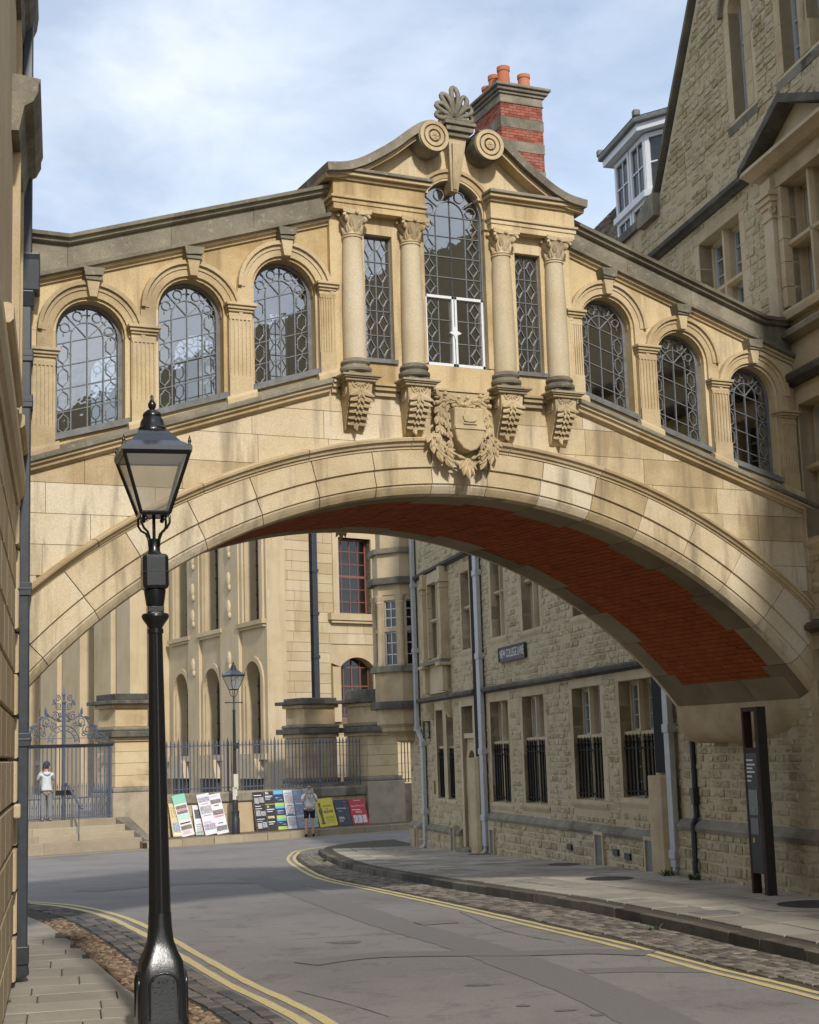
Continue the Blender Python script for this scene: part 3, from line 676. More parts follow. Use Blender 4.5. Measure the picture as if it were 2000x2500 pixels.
# sloping bands, cornice, frieze, coping
def path_side(sg, a, b, fn, n=2): return [(sg*(a + (b-a)*i/n), fn(a + (b-a)*i/n)) for i in range(n+1)]
BANDP = [(-.2, -.08), (.245, -.08), (.27, -.06), (.27, -.02), (.15, .05), (-.2, .05)]
BANDL = [(-.2, -.18), (.14, -.18), (.15, -.16), (.19, -.15), (.20, -.11), (.235, -.10), (.24, -.081), (-.2, -.081)]
CORP = [(-.2, .045), (.21, .045), (.25, .06), (.26, .10), (.16, .125), (-.2, .125)]
CORL = [(-.2, -.02), (.15, -.02), (.16, .01), (.195, .02), (.205, .044), (-.2, .044)]
def cop(s): return 8.812 - .32*(abs(s)-1.744) if abs(s) < 4.78 else 7.835
def copb(s): return cop(s) - .105
COPP = [(-.35, -.105), (.17, -.105), (.20, -.09), (.21, -.05), (.25, -.045), (.26, -.005), (.18, .01), (-.35, .01)]
for sg in (-1, 1):
    for nm, pr, fn, mt, x0 in (('string_course', BANDP, lambda s: band_t(s), M_GREY, 1.70), ('string_moulding', BANDL, lambda s: band_t(s), M_MOULD, 1.70), ('cornice', CORP, corn_b, M_GREY, 1.66), ('bed_moulding', CORL, corn_b, M_MOULD, 1.66)):
        cuts = [x0, 2.6, 3.6, 4.6, END]
        for a, b in zip(cuts, cuts[1:]):
            mirror.append(MB().sweep(path_side(sg, a+.001, b-.001, fn)[::sg], pr).build(nm, mt, bridge))
    fr = MB(); xs = [1.62, 2.6, 3.6, 4.78, END]
    for i, (a, b) in enumerate(zip(xs, xs[1:])):
        mb = MB().pz([(sg*(a+.002), corn_b(a)+.1), (sg*(b-.002), corn_b(b)+.1), (sg*(b-.002), copb(b)+.02), (sg*(a+.002), copb(a)+.02)], -.14, .22)
        mirror.append(mb.build('parapet_block', M_GREY, bridge))
        mirror.append(MB().sweep([(sg*(a+.001), cop(a)), (sg*(b-.001), cop(b))][::sg], COPP).build('coping', M_GREY, bridge))
# wall of the passage: one panel for each bay, with an arched opening
WIN = [(2.226, 6.551, 6.330, 7.826), (3.367, 6.181, 5.962, 7.460), (4.517, 5.803, 5.606, 7.094)]
BAYS = [(1.66, 2.80), (2.80, 3.94), (3.94, END)]
HW = .35
def arch_pts(c, r, zc, n=14, a0=0., a1=pi): return [(c + r*cos(a0 + (a1-a0)*i/n), zc + r*sin(a0 + (a1-a0)*i/n)) for i in range(n+1)]
def arch_panel(sg, c, zap, a, b, R=.385):
    zc = zap - HW
    for lo, hi in ((a, c-R), (c+R, b)):
        mb = MB().pz([(sg*lo, band_t(lo)-.1), (sg*hi, band_t(hi)-.1), (sg*hi, corn_b(hi)+.05 if False else zc), (sg*lo, zc)], -.12, .16)
        mirror.append(mb.build('ashlar_panel', M_ASHG, bridge))
    ar = arch_pts(c, R, zc, 16)
    poly = [(b, zc+.003), (b, corn_b(b)+.06), (a, corn_b(a)+.06), (a, zc+.003)] + [(x, z+.003) for x, z in ar[::-1]]
    mirror.append(MB().pz([(sg*x, z) for x, z in poly], -.12, .16).build('ashlar_panel', M_ASHG, bridge))
def ring(mb, c, zc, r0, r1, y0, y1, a0=0., a1=pi, n=16):
    vs = []
    for i in range(n+1):
        a = a0 + (a1-a0)*i/n
        for r_, y in ((r0, y0), (r1, y0), (r1, y1), (r0, y1)): vs.append((c + r_*cos(a), y, zc + r_*sin(a)))
    mb.add(vs, [(i*4+j, i*4+(j+1) % 4, i*4+4+(j+1) % 4, i*4+4+j) for i in range(n) for j in range(4)] + [(0, 1, 2, 3), (n*4+3, n*4+2, n*4+1, n*4)])
CW = .012                                     # lead came width
def glass_poly(name, poly, y, parent, mat=None):
    return link(name, MB().add([(x, y, z) for x, z in poly], [tuple(range(len(poly)))]).mesh(name), mat or M_GLASS, parent)
def arched_window(sg, c, zi, zo, zap):
    """racked sill: zi at the inner edge, zo at the outer edge"""
    cx = sg*c; zc = zap - HW; sl = (zo - zi)/(2*HW)*sg; zb = lambda x: (zi+zo)/2 + sl*(x - cx)
    f = MB(); r0, r1 = HW, HW+.035
    ring(f, cx, zc, r0-.012, r1, .015, .07)
    for s in (-1, 1):
        x0, x1 = cx + s*(HW-.012), cx + s*r1
        f.pz([(x0, zb(x0)-.0), (x1, zb(x1)-.0), (x1, zc), (x0, zc)], .015, .07)
    w = f.build('arched_window', M_LEADS, bridge)
    sill = MB().pz([(cx-.43, zb(cx-.43)-.06), (cx+.43, zb(cx+.43)-.06), (cx+.43, zb(cx+.43)+.012), (cx-.43, zb(cx-.43)+.012)], -.17, .1).build('lead_sill', M_LEADS, w)
    R_ = .384; bt = lambda x: band_t(x)-.1
    mirror.append(MB().pz([(cx-R_, bt(cx-R_)), (cx+R_, bt(cx+R_)), (cx+R_, zb(cx+R_)-.03), (cx-R_, zb(cx-R_)-.03)], -.125, .16).build('ashlar_panel', M_ASHG, bridge))
    poly = [(cx-HW, zb(cx-HW)), (cx+HW, zb(cx+HW))] + arch_pts(cx, HW, zc, 20)
    glass_poly('glass', poly, .045, w)
    m = MB(); y0, y1 = .03, .052; B = lambda p, q, k=1.: m.bar(p, q, CW*k, y0, y1)
    xi = HW*.52
    S = lambda x, z: (cx + x, z + sl*x)       # racked point
    zbm = (zi+zo)/2; nrow = 4; ph = (zc - zbm)/nrow
    for x in (-xi, 0, xi): B(S(x, zbm), (cx+x, zc))
    for k in range(nrow+1):
        z = zbm + k*ph; B(S(-HW, z), S(HW, z), .9)
    for k in range(nrow):                     # elongated hexagons with cross lines in the borders
        z0 = zbm + k*ph; wd_ = HW - xi; xm = (HW+xi)/2
        for s in (-1, 1):
            X = lambda u: s*(xi + wd_*u); hx = [(.5, .10), (.82, .3), (.82, .7), (.5, .90), (.18, .7), (.18, .3)]
            P = [S(X(u), z0 + ph*v) for u, v in hx]
            for i in range(6): B(P[i], P[(i+1) % 6], .85)
            B(S(X(.5), z0), P[0], .8); B(P[3], S(X(.5), z0+ph), .8)
            B(S(X(0), z0+ph*.5), S(X(.18), z0+ph*.5), .8); B(S(X(.82), z0+ph*.5), S(X(1), z0+ph*.5), .8)
    ap = arch_pts(cx, xi, zc, 10)
    for p, q in zip(ap, ap[1:]): B(p, q)
    for a in (45, 90, 135): B((cx, zc), (cx + HW*cos(rad(a)), zc + HW*sin(rad(a))))
    for a in (22, 66, 114, 158):
        rm = (xi+HW)/2; q = [(cx + rm*cos(rad(a)) + .052*cos(t), zc + rm*sin(rad(a)) + .052*sin(t)) for t in [i*pi/5 for i in range(11)]]
        for p, p2 in zip(q, q[1:]): B(p, p2, .85)
        for rr0, rr1 in ((xi, rm-.052), (rm+.052, HW)): B((cx+rr0*cos(rad(a)), zc+rr0*sin(rad(a))), (cx+rr1*cos(rad(a)), zc+rr1*sin(rad(a))), .8)
    am = arch_pts(cx, (xi+HW)/2, zc, 24)
    for p, q in zip(am, am[1:]):
        if all(abs(math.degrees(math.atan2(p[1]-zc, p[0]-cx)) - a) > 14 for a in (22, 66, 114, 158)): B(p, q, .8)
    m.build('lead_cames', M_LEAD, w)
    mirror.append(w); return w
def archivolt(sg, c, zap):
    cx = sg*c; zc = zap - HW
    inner = MB(); ring(inner, cx, zc, HW+.03, HW+.07, -.06, .1); mirror.append(inner.build('reveal', M_MOULD, bridge))
    m = MB(); ring(m, cx, zc, HW+.07, HW+.15, -.155, -.1, 0, pi, 20); ring(m, cx, zc, HW+.15, HW+.20, -.17, -.1, 0, pi, 20); ring(m, cx, zc, HW+.20, HW+.245, -.205, -.1, 0, pi, 20)
    lo = MB()
    for s in (-1, 1):                         # the jamb of the archivolt runs down to the capitals
        zi_ = 7.62 if c < 2.5 else (7.25 if c < 3.5 else 6.88)
        x = c - s*(HW+.16); foot = PIL[BAYi(c) + (0 if s > 0 else 1)][1]
        if foot < zc: m.pz([(sg*(c - s*(HW+.07)), foot), (sg*(c - s*(HW+.245)), foot), (sg*(c - s*(HW+.245)), zc), (sg*(c - s*(HW+.07)), zc)], -.158, -.1)
    mirror.append(m.build('archivolt', M_MOULD, bridge))
    zt = corn_b(c) + .02; zk = zc + HW + .05
    k = MB().pz([(cx-.042, zk), (cx+.042, zk), (cx+.075, zt-.14), (cx-.075, zt-.14)], -.25, -.1).build('keystone', M_MOULD, bridge, bevel=.006)
    kc = MB(); kc.pz([(cx-.10, zt-.10), (cx+.10, zt-.10-.02*sg), (cx+.12, zt-.0), (cx-.12, zt)], -.29, -.1)
    kc.pz([(cx-.085, zt-.14), (cx+.085, zt-.14), (cx+.10, zt-.098), (cx-.10, zt-.098)], -.27, -.1); kc.build('keystone_cap', M_GREY, k, bevel=.006); mirror.append(k)
PIL = [(1.715, 7.62, .24), (2.80, 7.25, .32), (3.94, 6.88, .32), (5.05, 6.53, .3)]
def BAYi(c): return 0 if c < 2.6 else (1 if c < 3.8 else 2)
def pilaster(sg, c, zt, w):
    cx = sg*c; zb = band_t(c) - .06; h = w/2
    p = MB().box(cx-h+.02, cx+h-.02, -.19, -.05, zb, zt-.10); sh = p.build('pilaster', M_MOULD, bridge)
    cp = MB()
    for z0, z1, e, d in ((zt-.15, zt-.135, .0, .205), (zt-.10, zt-.07, .005, .215), (zt-.07, zt-.035, .022, .24), (zt-.035, zt, .04, .265)): cp.box(cx-h-e+.015, cx+h+e-.015, -d, -.05, z0, z1)
    cp.build('capital', M_MOULD, sh, bevel=.006)
    fl = MB(); nfl = 5; fw = (w-.08)/nfl; z1 = zt-.19; z0 = z1 - .66
    for i in range(nfl+1):
        x = cx - (w-.08)/2 + fw*i; fl.box(x-.009, x+.009, -.204, -.18, z0, z1)
    fl.box(cx-h+.02, cx+h-.02, -.204, -.18, z1, zt-.148); fl.box(cx-h+.02, cx+h-.02, -.204, -.18, zb+.1, z0)
    fl.build('fluting', M_MOULD, sh)
    MB().sweep([(cx-h-.02, zb + .06 + (-.326*sg)*(-h-.02)), (cx+h+.02, zb+.06 + (-.326*sg)*(h+.02))], [(-.0, 0), (.235, 0), (.235, .05), (.21, .09), (0, .09)]).build('base', M_MOULD, sh)
    mirror.append(sh)
for sg in (-1, 1):
    for (c, zi, zo, zap), (a, b) in zip(WIN, BAYS):
        arch_panel(sg, c, zap, a, b); arched_window(sg, c, zi, zo, zap); archivolt(sg, c, zap)
    for c, zt, w in PIL: pilaster(sg, c, zt, w)

# ------------------------------------------------------------------ pavilion in the middle
M_ABA = stone('half_weathered_limestone', [(.24, .20, .14), (.36, .295, .195), (.46, .38, .25)], nscale=3., tintamt=.2, lichen=(.16, .145, .11), lich_amt=.6)
M_COL = stone('column_limestone', [(.44, .345, .21), (.54, .45, .30), (.60, .52, .38)], nscale=1.5, tintamt=.15, stain=(.3, .22, .13), stain_amt=.35, streak=True)
CXS = (-1.40, -.63, .63, 1.40); YC = -.245
def col_capital():
    m = MB(); m.lathe([(.115, 0), (.128, .012), (.115, .025), (.112, .06), (.12, .14), (.15, .215), (.16, .235)], 16)
    for k in range(8): m.leaf((.108*cos(k*pi/4), .108*sin(k*pi/4), .02), (.12*cos(k*pi/4), .12*sin(k*pi/4), 1), .12, .075, (cos(k*pi/4), sin(k*pi/4), 0), .3, .25)
    for k in range(8): a = k*pi/4+pi/8; m.leaf((.11*cos(a), .11*sin(a), .09), (.25*cos(a), .25*sin(a), 1), .11, .07, (cos(a), sin(a), 0), .3, .35)
    for k in range(4):
        a = pi/4 + k*pi/2; c = Vector((.175*cos(a), .175*sin(a), .20)); t = Vector((-sin(a), cos(a), 0))
        sp = [c + Vector((cos(a), sin(a), 0))*(r_*cos(q)) + Vector((0, 0, 1))*(r_*sin(q)) for q, r_ in [(i*.7, .062*(1-i/11)) for i in range(10)]]
        m.tube(sp, .020, 6); m.ball(c, .03, 6, 4); m.tube([Vector((.11*cos(a), .11*sin(a), .08)), Vector((.125*cos(a), .125*sin(a), .16)), Vector((.17*cos(a), .17*sin(a), .24)), Vector((.215*cos(a), .215*sin(a), .245))], .018, 6)
    for k in range(4): a = k*pi/2; m.ball((.17*cos(a), .17*sin(a), .265), .028, 6, 4)
    ab = [(x*.185, y*.185) for x, y in ((1, 1), (.45, .78), (0, .72), (-.45, .78), (-1, 1), (-.78, .45), (-.72, 0), (-.78, -.45), (-1, -1), (-.45, -.78), (0, -.72), (.45, -.78), (1, -1), (.78, -.45), (.72, 0), (.78, .45))]
    m.py(ab, .25, .305); return m
cap_me = None; brk_me = None
def bracket_mb():
    m = MB(); prof = [(.10, -.0), (-.34, 0), (-.35, -.05), (-.34, -.17), (-.27, -.30), (-.17, -.42), (-.11, -.50), (-.09, -.55), (-.05, -.58), (.10, -.58)]
    n = len(prof); vs = []
    for w, s in ((-1, 0), (1, 0)):
        for i, (y, z) in enumerate(prof): vs.append((w*(.155 - .035*(-z/.58)), y, z))
    m.add(vs, [tuple(range(n)), tuple(range(2*n-1, n-1, -1))] + [(i, i+n, (i+1) % n+n, (i+1) % n) for i in range(n)])
    return m
def surf_y(z):                                # front of the bracket
    P = [(0, -.34), (-.05, -.35), (-.17, -.34), (-.30, -.27), (-.42, -.17), (-.50, -.11), (-.58, -.06)]
    for (z0, y0), (z1, y1) in zip(P, P[1:]):
        if z1 <= z <= z0: return y0 + (y1-y0)*(z0-z)/(z0-z1)
    return -.05
def acanthus_mb():
    m = MB()
    for i in range(6):                        # lobes down both sides of the spine
        z = -.13 - .068*i; y = surf_y(z); w = .15*(1 - .07*i)
        for s in (-1, 1):
            m.leaf((s*.012, y-.005, z+.03), (s*.86, -.16, -.72), w+.035, .10, (s*.12, -1, .35), .22, .24)
            m.leaf((s*.006, y-.012, z+.01), (s*.28, -.2, -1), w*.8, .05, (0, -1, .3), .3, .12)
    m.leaf((0, surf_y(-.5)-.01, -.47), (0, -.3, -1), .13, .07, (0, -1, .2), .4, .35)
    m.tube([(0, surf_y(z)-.025, z) for z in (-.13, -.2, -.28, -.36, -.44, -.5)], [.014, .016, .016, .014, .012, .008], 6)
    for i in range(7):                        # half shell at the top
        a = pi + pi*(i+.5)/7; m.leaf((.012*cos(a), -.355, -.012), (cos(a), -.1, sin(a)), .085, .036, (0, -1, 0), .35)
    q = [(.108*cos(pi+pi*i/12), -.355, -.012+.108*sin(pi+pi*i/12)) for i in range(13)]; m.tube(q, .012, 6)
    return m
for i, cx in enumerate(CXS):
    col = MB().lathe([(.140, 6.69), (.1415, 6.75), (.1410, 7.15), (.134, 7.6), (.122, 8.0), (.113, 8.17), (.126, 8.175), (.126, 8.192), (.113, 8.195)], 24, (cx, YC, 0)).build('column', M_COL, bridge, smooth=35)
    if cap_me is None: cap_me = col_capital().mesh('capital')
    c = link('capital', cap_me, M_MOULD, col, 40); c.location = (cx, YC, 8.195)
    MB().lathe([(.20, 6.475), (.20, 6.515), (.195, 6.52)], 4, (cx, YC, 0), pi/4).lathe([(.16, 6.52), (.188, 6.535), (.195, 6.56), (.188, 6.585), (.165, 6.595), (.158, 6.61), (.168, 6.62), (.178, 6.64), (.168, 6.665), (.145, 6.675), (.14, 6.69)], 24, (cx, YC, 0)).build('base', M_GREY, col, smooth=30)
    b = bracket_mb().build('bracket', M_MOULD, bridge, smooth=40); b.location = (cx, -.10, 6.42); b.scale = (1, .8, 1)
    for nm, z0, z1, e in (('abacus', .0, .055, .255), ):
        k = MB().box(-.20, .20, -.40, .1, -.02, .012).box(-.225, .225, -.43, .1, .012, .03).box(-.25, .25, -.455, .1, .03, .056).build('abacus', M_ABA, b, bevel=.005)
    acanthus_mb().build('acanthus', M_MOULD, b, smooth=50)
    for s in (-1, 1):
        sc = MB()
        for rr in (.065, .04, .02): sc.tube([(s*.152, -.2+rr*cos(t), -.10+rr*sin(t)*1.25) for t in [j*pi/7 for j in range(14)]], .010, 6, True)
        sc.build('scroll', M_MOULD, b, smooth=True)
    mirror += [col, b]
# wall of the pavilion: panels round the three openings
def panel(poly, y0, y1, nm='ashlar_panel', mat=None, mir=True):
    o = MB().pz(poly, y0, y1).build(nm, mat or M_ASHG, bridge)
    if mir: mirror.append(o)
    return o
YP0, YP1 = -.20, .13
SWX = (.855, 1.225); SWZ = (6.74, 8.285); CWX = .405; CZC = 8.675
for sg in (-1, 1):
    P = lambda a, b, z0, z1, y0=YP0: panel([(sg*a, z0), (sg*b, z0), (sg*b, z1), (sg*a, z1)], y0, YP1)
    P(CWX+.045, SWX[0], 6.38, 8.56); P(SWX[1], 1.67, 6.38, 8.56); P(SWX[0]+.001, SWX[1]-.001, 6.38, SWZ[0]); P(SWX[0]+.001, SWX[1]-.001, SWZ[1], 8.56)
panel([(-CWX-.044, 6.38), (CWX+.044, 6.38), (CWX+.044, 6.725), (-CWX-.044, 6.725)], YP0-.006, YP1)
for z0, z1, o_ in ((6.30, 6.36, .17), (6.36, 6.41, .21), (6.41, 6.44, .24)):
    for a, b in ((-1.2, -.83), (-.43, .43), (.83, 1.2), (-1.67, -1.6), (1.6, 1.67)): mirror.append(MB().box(a, b, -o_, -.05, z0, z1-.001).build('string_course', M_MOULD, bridge))
for a, b in ((-1.67, -.46), (.46, 1.67)):
    x0, x1 = a, b
    e = MB()
    out = 1 if a > 0 else -1
    xi, xo = (b, a) if a < 0 else (a, b)      # inner and outer ends
    def layer(nm, z0, z1, o_, ext, mat, ins=.0):
        lo, hi = min(xi, xo), max(xi, xo)
        lo2, hi2 = (lo-ext, hi+ext*.6) if a < 0 else (lo-ext*.6, hi+ext)
        m = MB().box(lo2, hi2, -o_, .3, z0, z1).build(nm, mat, bridge, bevel=.006); mirror.append(m)
    layer('architrave', 8.50, 8.575, .345, .0, M_ASHG); layer('architrave', 8.576, 8.63, .36, .02, M_ASHG); layer('architrave_moulding', 8.631, 8.665, .385, .04, M_MOULD)
    layer('frieze', 8.666, 8.86, .35, .005, M_ASHG); layer('bed_moulding', 8.861, 8.90, .385, .03, M_MOULD); layer('corona', 8.901, 8.945, .44, .08, M_MOULD); layer('corona', 8.946, 8.985, .475, .11, M_GREY)
# arch over the middle window
m = MB(); ring(m, 0, CZC, CWX+.02, CWX+.055, -.19, .12, 0, pi, 20); mirror.append(m.build('reveal', M_MOULD, bridge))
m = MB(); ring(m, 0, CZC, CWX+.055, CWX+.125, -.235, -.1, 0, pi, 24); ring(m, 0, CZC, CWX+.125, CWX+.165, -.265, -.1, 0, pi, 24)
for s in (-1, 1): m.box(min(s*(CWX+.02), s*(CWX+.10)), max(s*(CWX+.02), s*(CWX+.10)), -.212, -.1, 6.74, 8.52)
for s in (-1, 1): m.box(min(s*(CWX+.01), s*(CWX+.15)), max(s*(CWX+.01), s*(CWX+.15)), -.245, -.1, 8.52, 8.60)
mirror.append(m.build('archivolt', M_MOULD, bridge))
def swan(u):                                  # top of the swan-neck, u from the outer end (0) to the volute (1)
    P = [(1.80, 9.00), (1.55, 9.04), (1.346, 9.125), (1.14, 9.25), (.938, 9.39), (.75, 9.545), (.571, 9.675), (.45, 9.725), (.36, 9.735), (.25, 9.70)]
    return P
SW = swan(0)
def fine(P, n=5):
    out = []
    for i in range(len(P)-1):
        a, b, c, d = [Vector(P[max(0, min(len(P)-1, j))]) for j in (i-1, i, i+1, i+2)]
        for k in range(n): t = k/n; out.append(.5*(2*b + (c-a)*t + (2*a-5*b+4*c-d)*t*t + (3*b-a-3*c+d)*t**3))
    out.append(Vector(P[-1])); return out
SWF = fine(SW)
def off2(P, d):
    out = []
    for i, p in enumerate(P):
        t = (P[min(i+1, len(P)-1)] - P[max(i-1, 0)]).normalized(); out.append(p + Vector((-t.y, t.x))*d)
    return out
def zsw(x):
    for p, q in zip(SWF, SWF[1:]):
        if q.x <= abs(x) <= p.x: return p.y + (q.y-p.y)*(p.x-abs(x))/max(p.x-q.x, 1e-6)
    return 9.70
# tympanum behind the scrolls, with the arch cut out
xs = [1.66, 1.4, 1.2, 1., .8, .62, .45, .3]
top = [(x, zsw(x)-.1) for x in xs] + [(0.2, 9.55)]
tri = [(1.66, 8.9), (1.66, 8.92)] + [t for t in top if t[1] > 8.93] + [(-x, z) for x, z in top[::-1] if z > 8.93] + [(-1.66, 8.92), (-1.66, 8.9)]
ar = [(x, z) for x, z in arch_pts(0, CWX+.03, CZC, 24) if z > 8.9]
low = [(-1.66, 8.9)] + [(ar[-1][0], 8.9)] + ar[::-1] + [(ar[0][0], 8.9)]
panel(tri + low[1:], -.225, .1, 'tympanum')
for a, b in ((CWX+.03, .47), (-.47, -CWX-.03)): panel([(a, 8.55), (b, 8.55), (b, 8.9), (a, 8.9)], -.215, .1)
roofs = {}
for sg in (-1, 1):
    o1 = [(sg*p.x, p.y) for p in SWF]; o2 = [(sg*p.x, p.y) for p in off2(SWF, .10)]; o3 = [(sg*p.x, p.y) for p in off2(SWF, .155)]
    mirror.append(MB().pz(o1 + o2[::-1], -.50, .2).build('swan_neck_cornice', M_GREY, bridge, smooth=30))
    mirror.append(MB().pz([(p[0], p[1]) for p in o2] + o3[::-1], -.42, .15).build('swan_neck_moulding', M_MOULD, bridge, smooth=30))
    MB().pz(o1 + [(sg*p.x, p.y) for p in off2(SWF, .06)][::-1], .19, YB-.19).build('roof_lead', M_DARK, bridge, smooth=30)
    v = MB(); c = Vector((sg*.385, 9.525))
    cyl = lambda r_, y0, y1, mbb: mbb.pz([(c.x + r_*cos(t), c.y + r_*sin(t)) for t in [2*pi*j/28 for j in range(28)]], y0, y1)
    cyl(.205, -.50, -.1, v); vo = v.build('volute', M_GREY, bridge, smooth=30); mirror.append(vo)
    q = MB()
    for r0, r1 in ((.15, .195), (.085, .13)): ring(q, c.x, c.y, r0, r1, -.53, -.49, 0, 2*pi, 28)
    cyl(.06, -.535, -.49, q); q.build('volute_ring', M_MOULD, vo, smooth=30)
    rs = MB()
    for j in range(6): a = j*pi/3; rs.leaf((c.x+.008*cos(a), -.535, c.y+.008*sin(a)), (cos(a), 0, sin(a)), .05, .032, (0, -1, 0), .4)
    rs.ball((c.x, -.542, c.y), .014, 6, 4); rs.build('rosette', M_MOULD, vo, smooth=True)
# keystone, block and anthemion
k = MB()
for w0, w1, z0, z1, y0, y1, yb in ((.05, .125, 8.95, 9.60, -.275, -.40, -.1), (.028, .085, 8.97, 9.52, -.295, -.425, -.2)):
    k.add([(-w0, y0, z0), (w0, y0, z0), (w1, y1, z1), (-w1, y1, z1), (-w0, yb, z0), (w0, yb, z0), (w1, yb, z1), (-w1, yb, z1)], [(0, 1, 2, 3), (4, 5, 6, 7), (0, 1, 5, 4), (1, 2, 6, 5), (2, 3, 7, 6), (3, 0, 4, 7)])
k = k.build('keystone', M_ASH, bridge, bevel=.006)
kb = MB().box(-.15, .15, -.44, .1, 9.60, 9.66).box(-.19, .19, -.48, .15, 9.66, 9.73).box(-.215, .215, -.51, .18, 9.73, 9.775).build('block', M_GREY, bridge, bevel=.008)
fin = MB().pz([(-.17, 9.775), (.17, 9.775), (.15, 9.84), (-.15, 9.84)], -.44, -.12).build('anthemion', M_GREY, bridge, bevel=.01)
MB().pz([(-.13, 9.84), (.13, 9.84), (.20, 9.95), (.19, 10.06), (.10, 10.18), (0, 10.21), (-.10, 10.18), (-.19, 10.06), (-.20, 9.95)], -.29, -.22).build('back_plate', M_GREY, fin, bevel=.02)
for j in range(9):
    a = rad(-14 + 208*j/8); L_ = (.20, .25, .30, .36, .43, .36, .30, .25, .20)[j]; b0 = Vector((0, -.31, 9.85)); d = Vector((cos(a), 0, sin(a))); n_ = Vector((-sin(a), 0, cos(a)))
    pet = []
    for t in [i*2*pi/18 for i in range(18)]:
        u = .5 - .5*cos(t); w = .052*sin(t)*(.35 + .85*u); pet.append(b0 + d*(L_*(.16 + .86*u)) + n_*w + Vector((0, -.06*sin(u*pi*.9), 0)))
    MB().tube(pet, .031, 6, True).build('petal', M_GREY, fin, smooth=True)
    MB().leaf(b0 + d*(L_*.2) + Vector((0, .03, 0)), d, L_*.7, .05, (0, -1, 0), .3).build('petal_fill', M_DARK, fin)
mirror += [kb, fin]
# windows of the pavilion
def diamond_lights(m, x0, x1, z0, z1, cols, rows, plain=None):
    dx, dz = (x1-x0)/cols, (z1-z0)/rows
    for i in range(cols+1): m.bar((x0+dx*i, z0), (x0+dx*i, z1), CW*.9, -.115, -.095)
    for j in range(rows+1): m.bar((x0, z0+dz*j), (x1, z0+dz*j), CW*.9, -.115, -.095)
    for i in range(cols):
        if plain and i in plain: continue
        for j in range(rows):
            cx_, cz_ = x0+dx*(i+.5), z0+dz*(j+.5); w, h = dx*.33, dz*.34
            P = [(cx_, cz_+h), (cx_+w, cz_), (cx_, cz_-h), (cx_-w, cz_)]
            for k_ in range(4): m.bar(P[k_], P[(k_+1) % 4], CW*.85, -.115, -.095)
            m.bar(P[0], (cx_, cz_+dz/2), CW*.8, -.115, -.095); m.bar(P[2], (cx_, cz_-dz/2), CW*.8, -.115, -.095)
            m.bar(P[1], (cx_+dx/2, cz_), CW*.8, -.115, -.095); m.bar(P[3], (cx_-dx/2, cz_), CW*.8, -.115, -.095)
for sg in (-1, 1):
    a, b = sorted((sg*SWX[0], sg*SWX[1]))
    f = MB()
    for q in ((a, a+.015, SWZ[0], SWZ[1]), (b-.015, b, SWZ[0], SWZ[1]), (a, b, SWZ[1]-.015, SWZ[1]-.001), (a, b, SWZ[0]+.001, SWZ[0]+.015)): f.box(q[0], q[1], -.13, -.08, q[2], q[3])
    w = f.build('narrow_window', M_LEADS, bridge); glass_poly('glass', [(a, SWZ[0]), (b, SWZ[0]), (b, SWZ[1]), (a, SWZ[1])], -.10, w)
    m = MB(); diamond_lights(m, a+.01, b-.01, SWZ[0]+.01, SWZ[1]-.01, 2, 5); m.build('lead_cames', M_LEAD, w)
    MB().box(a-.03, b+.03, -.235, -.05, SWZ[0]-.05, SWZ[0]).build('lead_sill', M_LEADS, w); mirror.append(w)
f = MB(); ring(f, 0, CZC, CWX, CWX+.025, -.14, -.08, 0, pi, 24)
for s in (-1, 1): f.box(min(s*CWX, s*(CWX+.025)), max(s*CWX, s*(CWX+.025)), -.14, -.08, 6.73, CZC)
w = f.build('arched_window', M_LEADS, bridge); mirror.append(w)
glass_poly('glass', [(-CWX, 6.75), (CWX, 6.75)] + arch_pts(0, CWX, CZC, 24), -.10, w)
m = MB(); ZT = 7.62
for s in (-1, 1):
    lo, hi = (.0, CWX) if s > 0 else (-CWX, 0)
    diamond_lights(m, lo, hi, 6.76, ZT, 2, 3, plain=(0,) if s > 0 else (1,)); diamond_lights(m, lo, hi, ZT, CZC, 2, 4, plain=(0,) if s > 0 else (1,))
ap = arch_pts(0, CWX*.5, CZC, 12)
for p, q in zip(ap, ap[1:]): m.bar(p, q, CW, -.115, -.095)
for a in (35, 90, 145): m.bar((CWX*(.5 if a != 90 else 0)*cos(rad(a)), CZC + CWX*(.5 if a != 90 else 0)*sin(rad(a))), (CWX*cos(rad(a)), CZC + CWX*sin(rad(a))), CW, -.115, -.095)
for a in (15, 62, 118, 165):
    q = [(CWX*.75*cos(rad(a)) + .07*cos(t), CZC + CWX*.75*sin(rad(a)) + .07*sin(t)) for t in [i*pi/6 for i in range(13)]]
    for p, p2 in zip(q, q[1:]): m.bar(p, p2, CW*.85, -.115, -.095)
m.build('lead_cames', M_LEAD, w)
cs = MB()
for lo, hi in ((-CWX, -.006), (.006, CWX)):
    for q in ((lo, lo+.028, 6.745, ZT+.015), (hi-.028, hi, 6.745, ZT+.015), (lo, hi, 6.745, 6.78), (lo, hi, ZT-.018, ZT+.016)): cs.box(q[0], q[1], -.145, -.105, q[2], q[3])
cs = cs.build('casement', M_WHITE, w)
star = [(.085*(1 if j % 2 == 0 else .45)*cos(j*pi/4), 7.17 + .085*(1 if j % 2 == 0 else .45)*sin(j*pi/4)) for j in range(8)]
MB().pz(star, -.16, -.14).build('star_plate', M_WHITE, w)
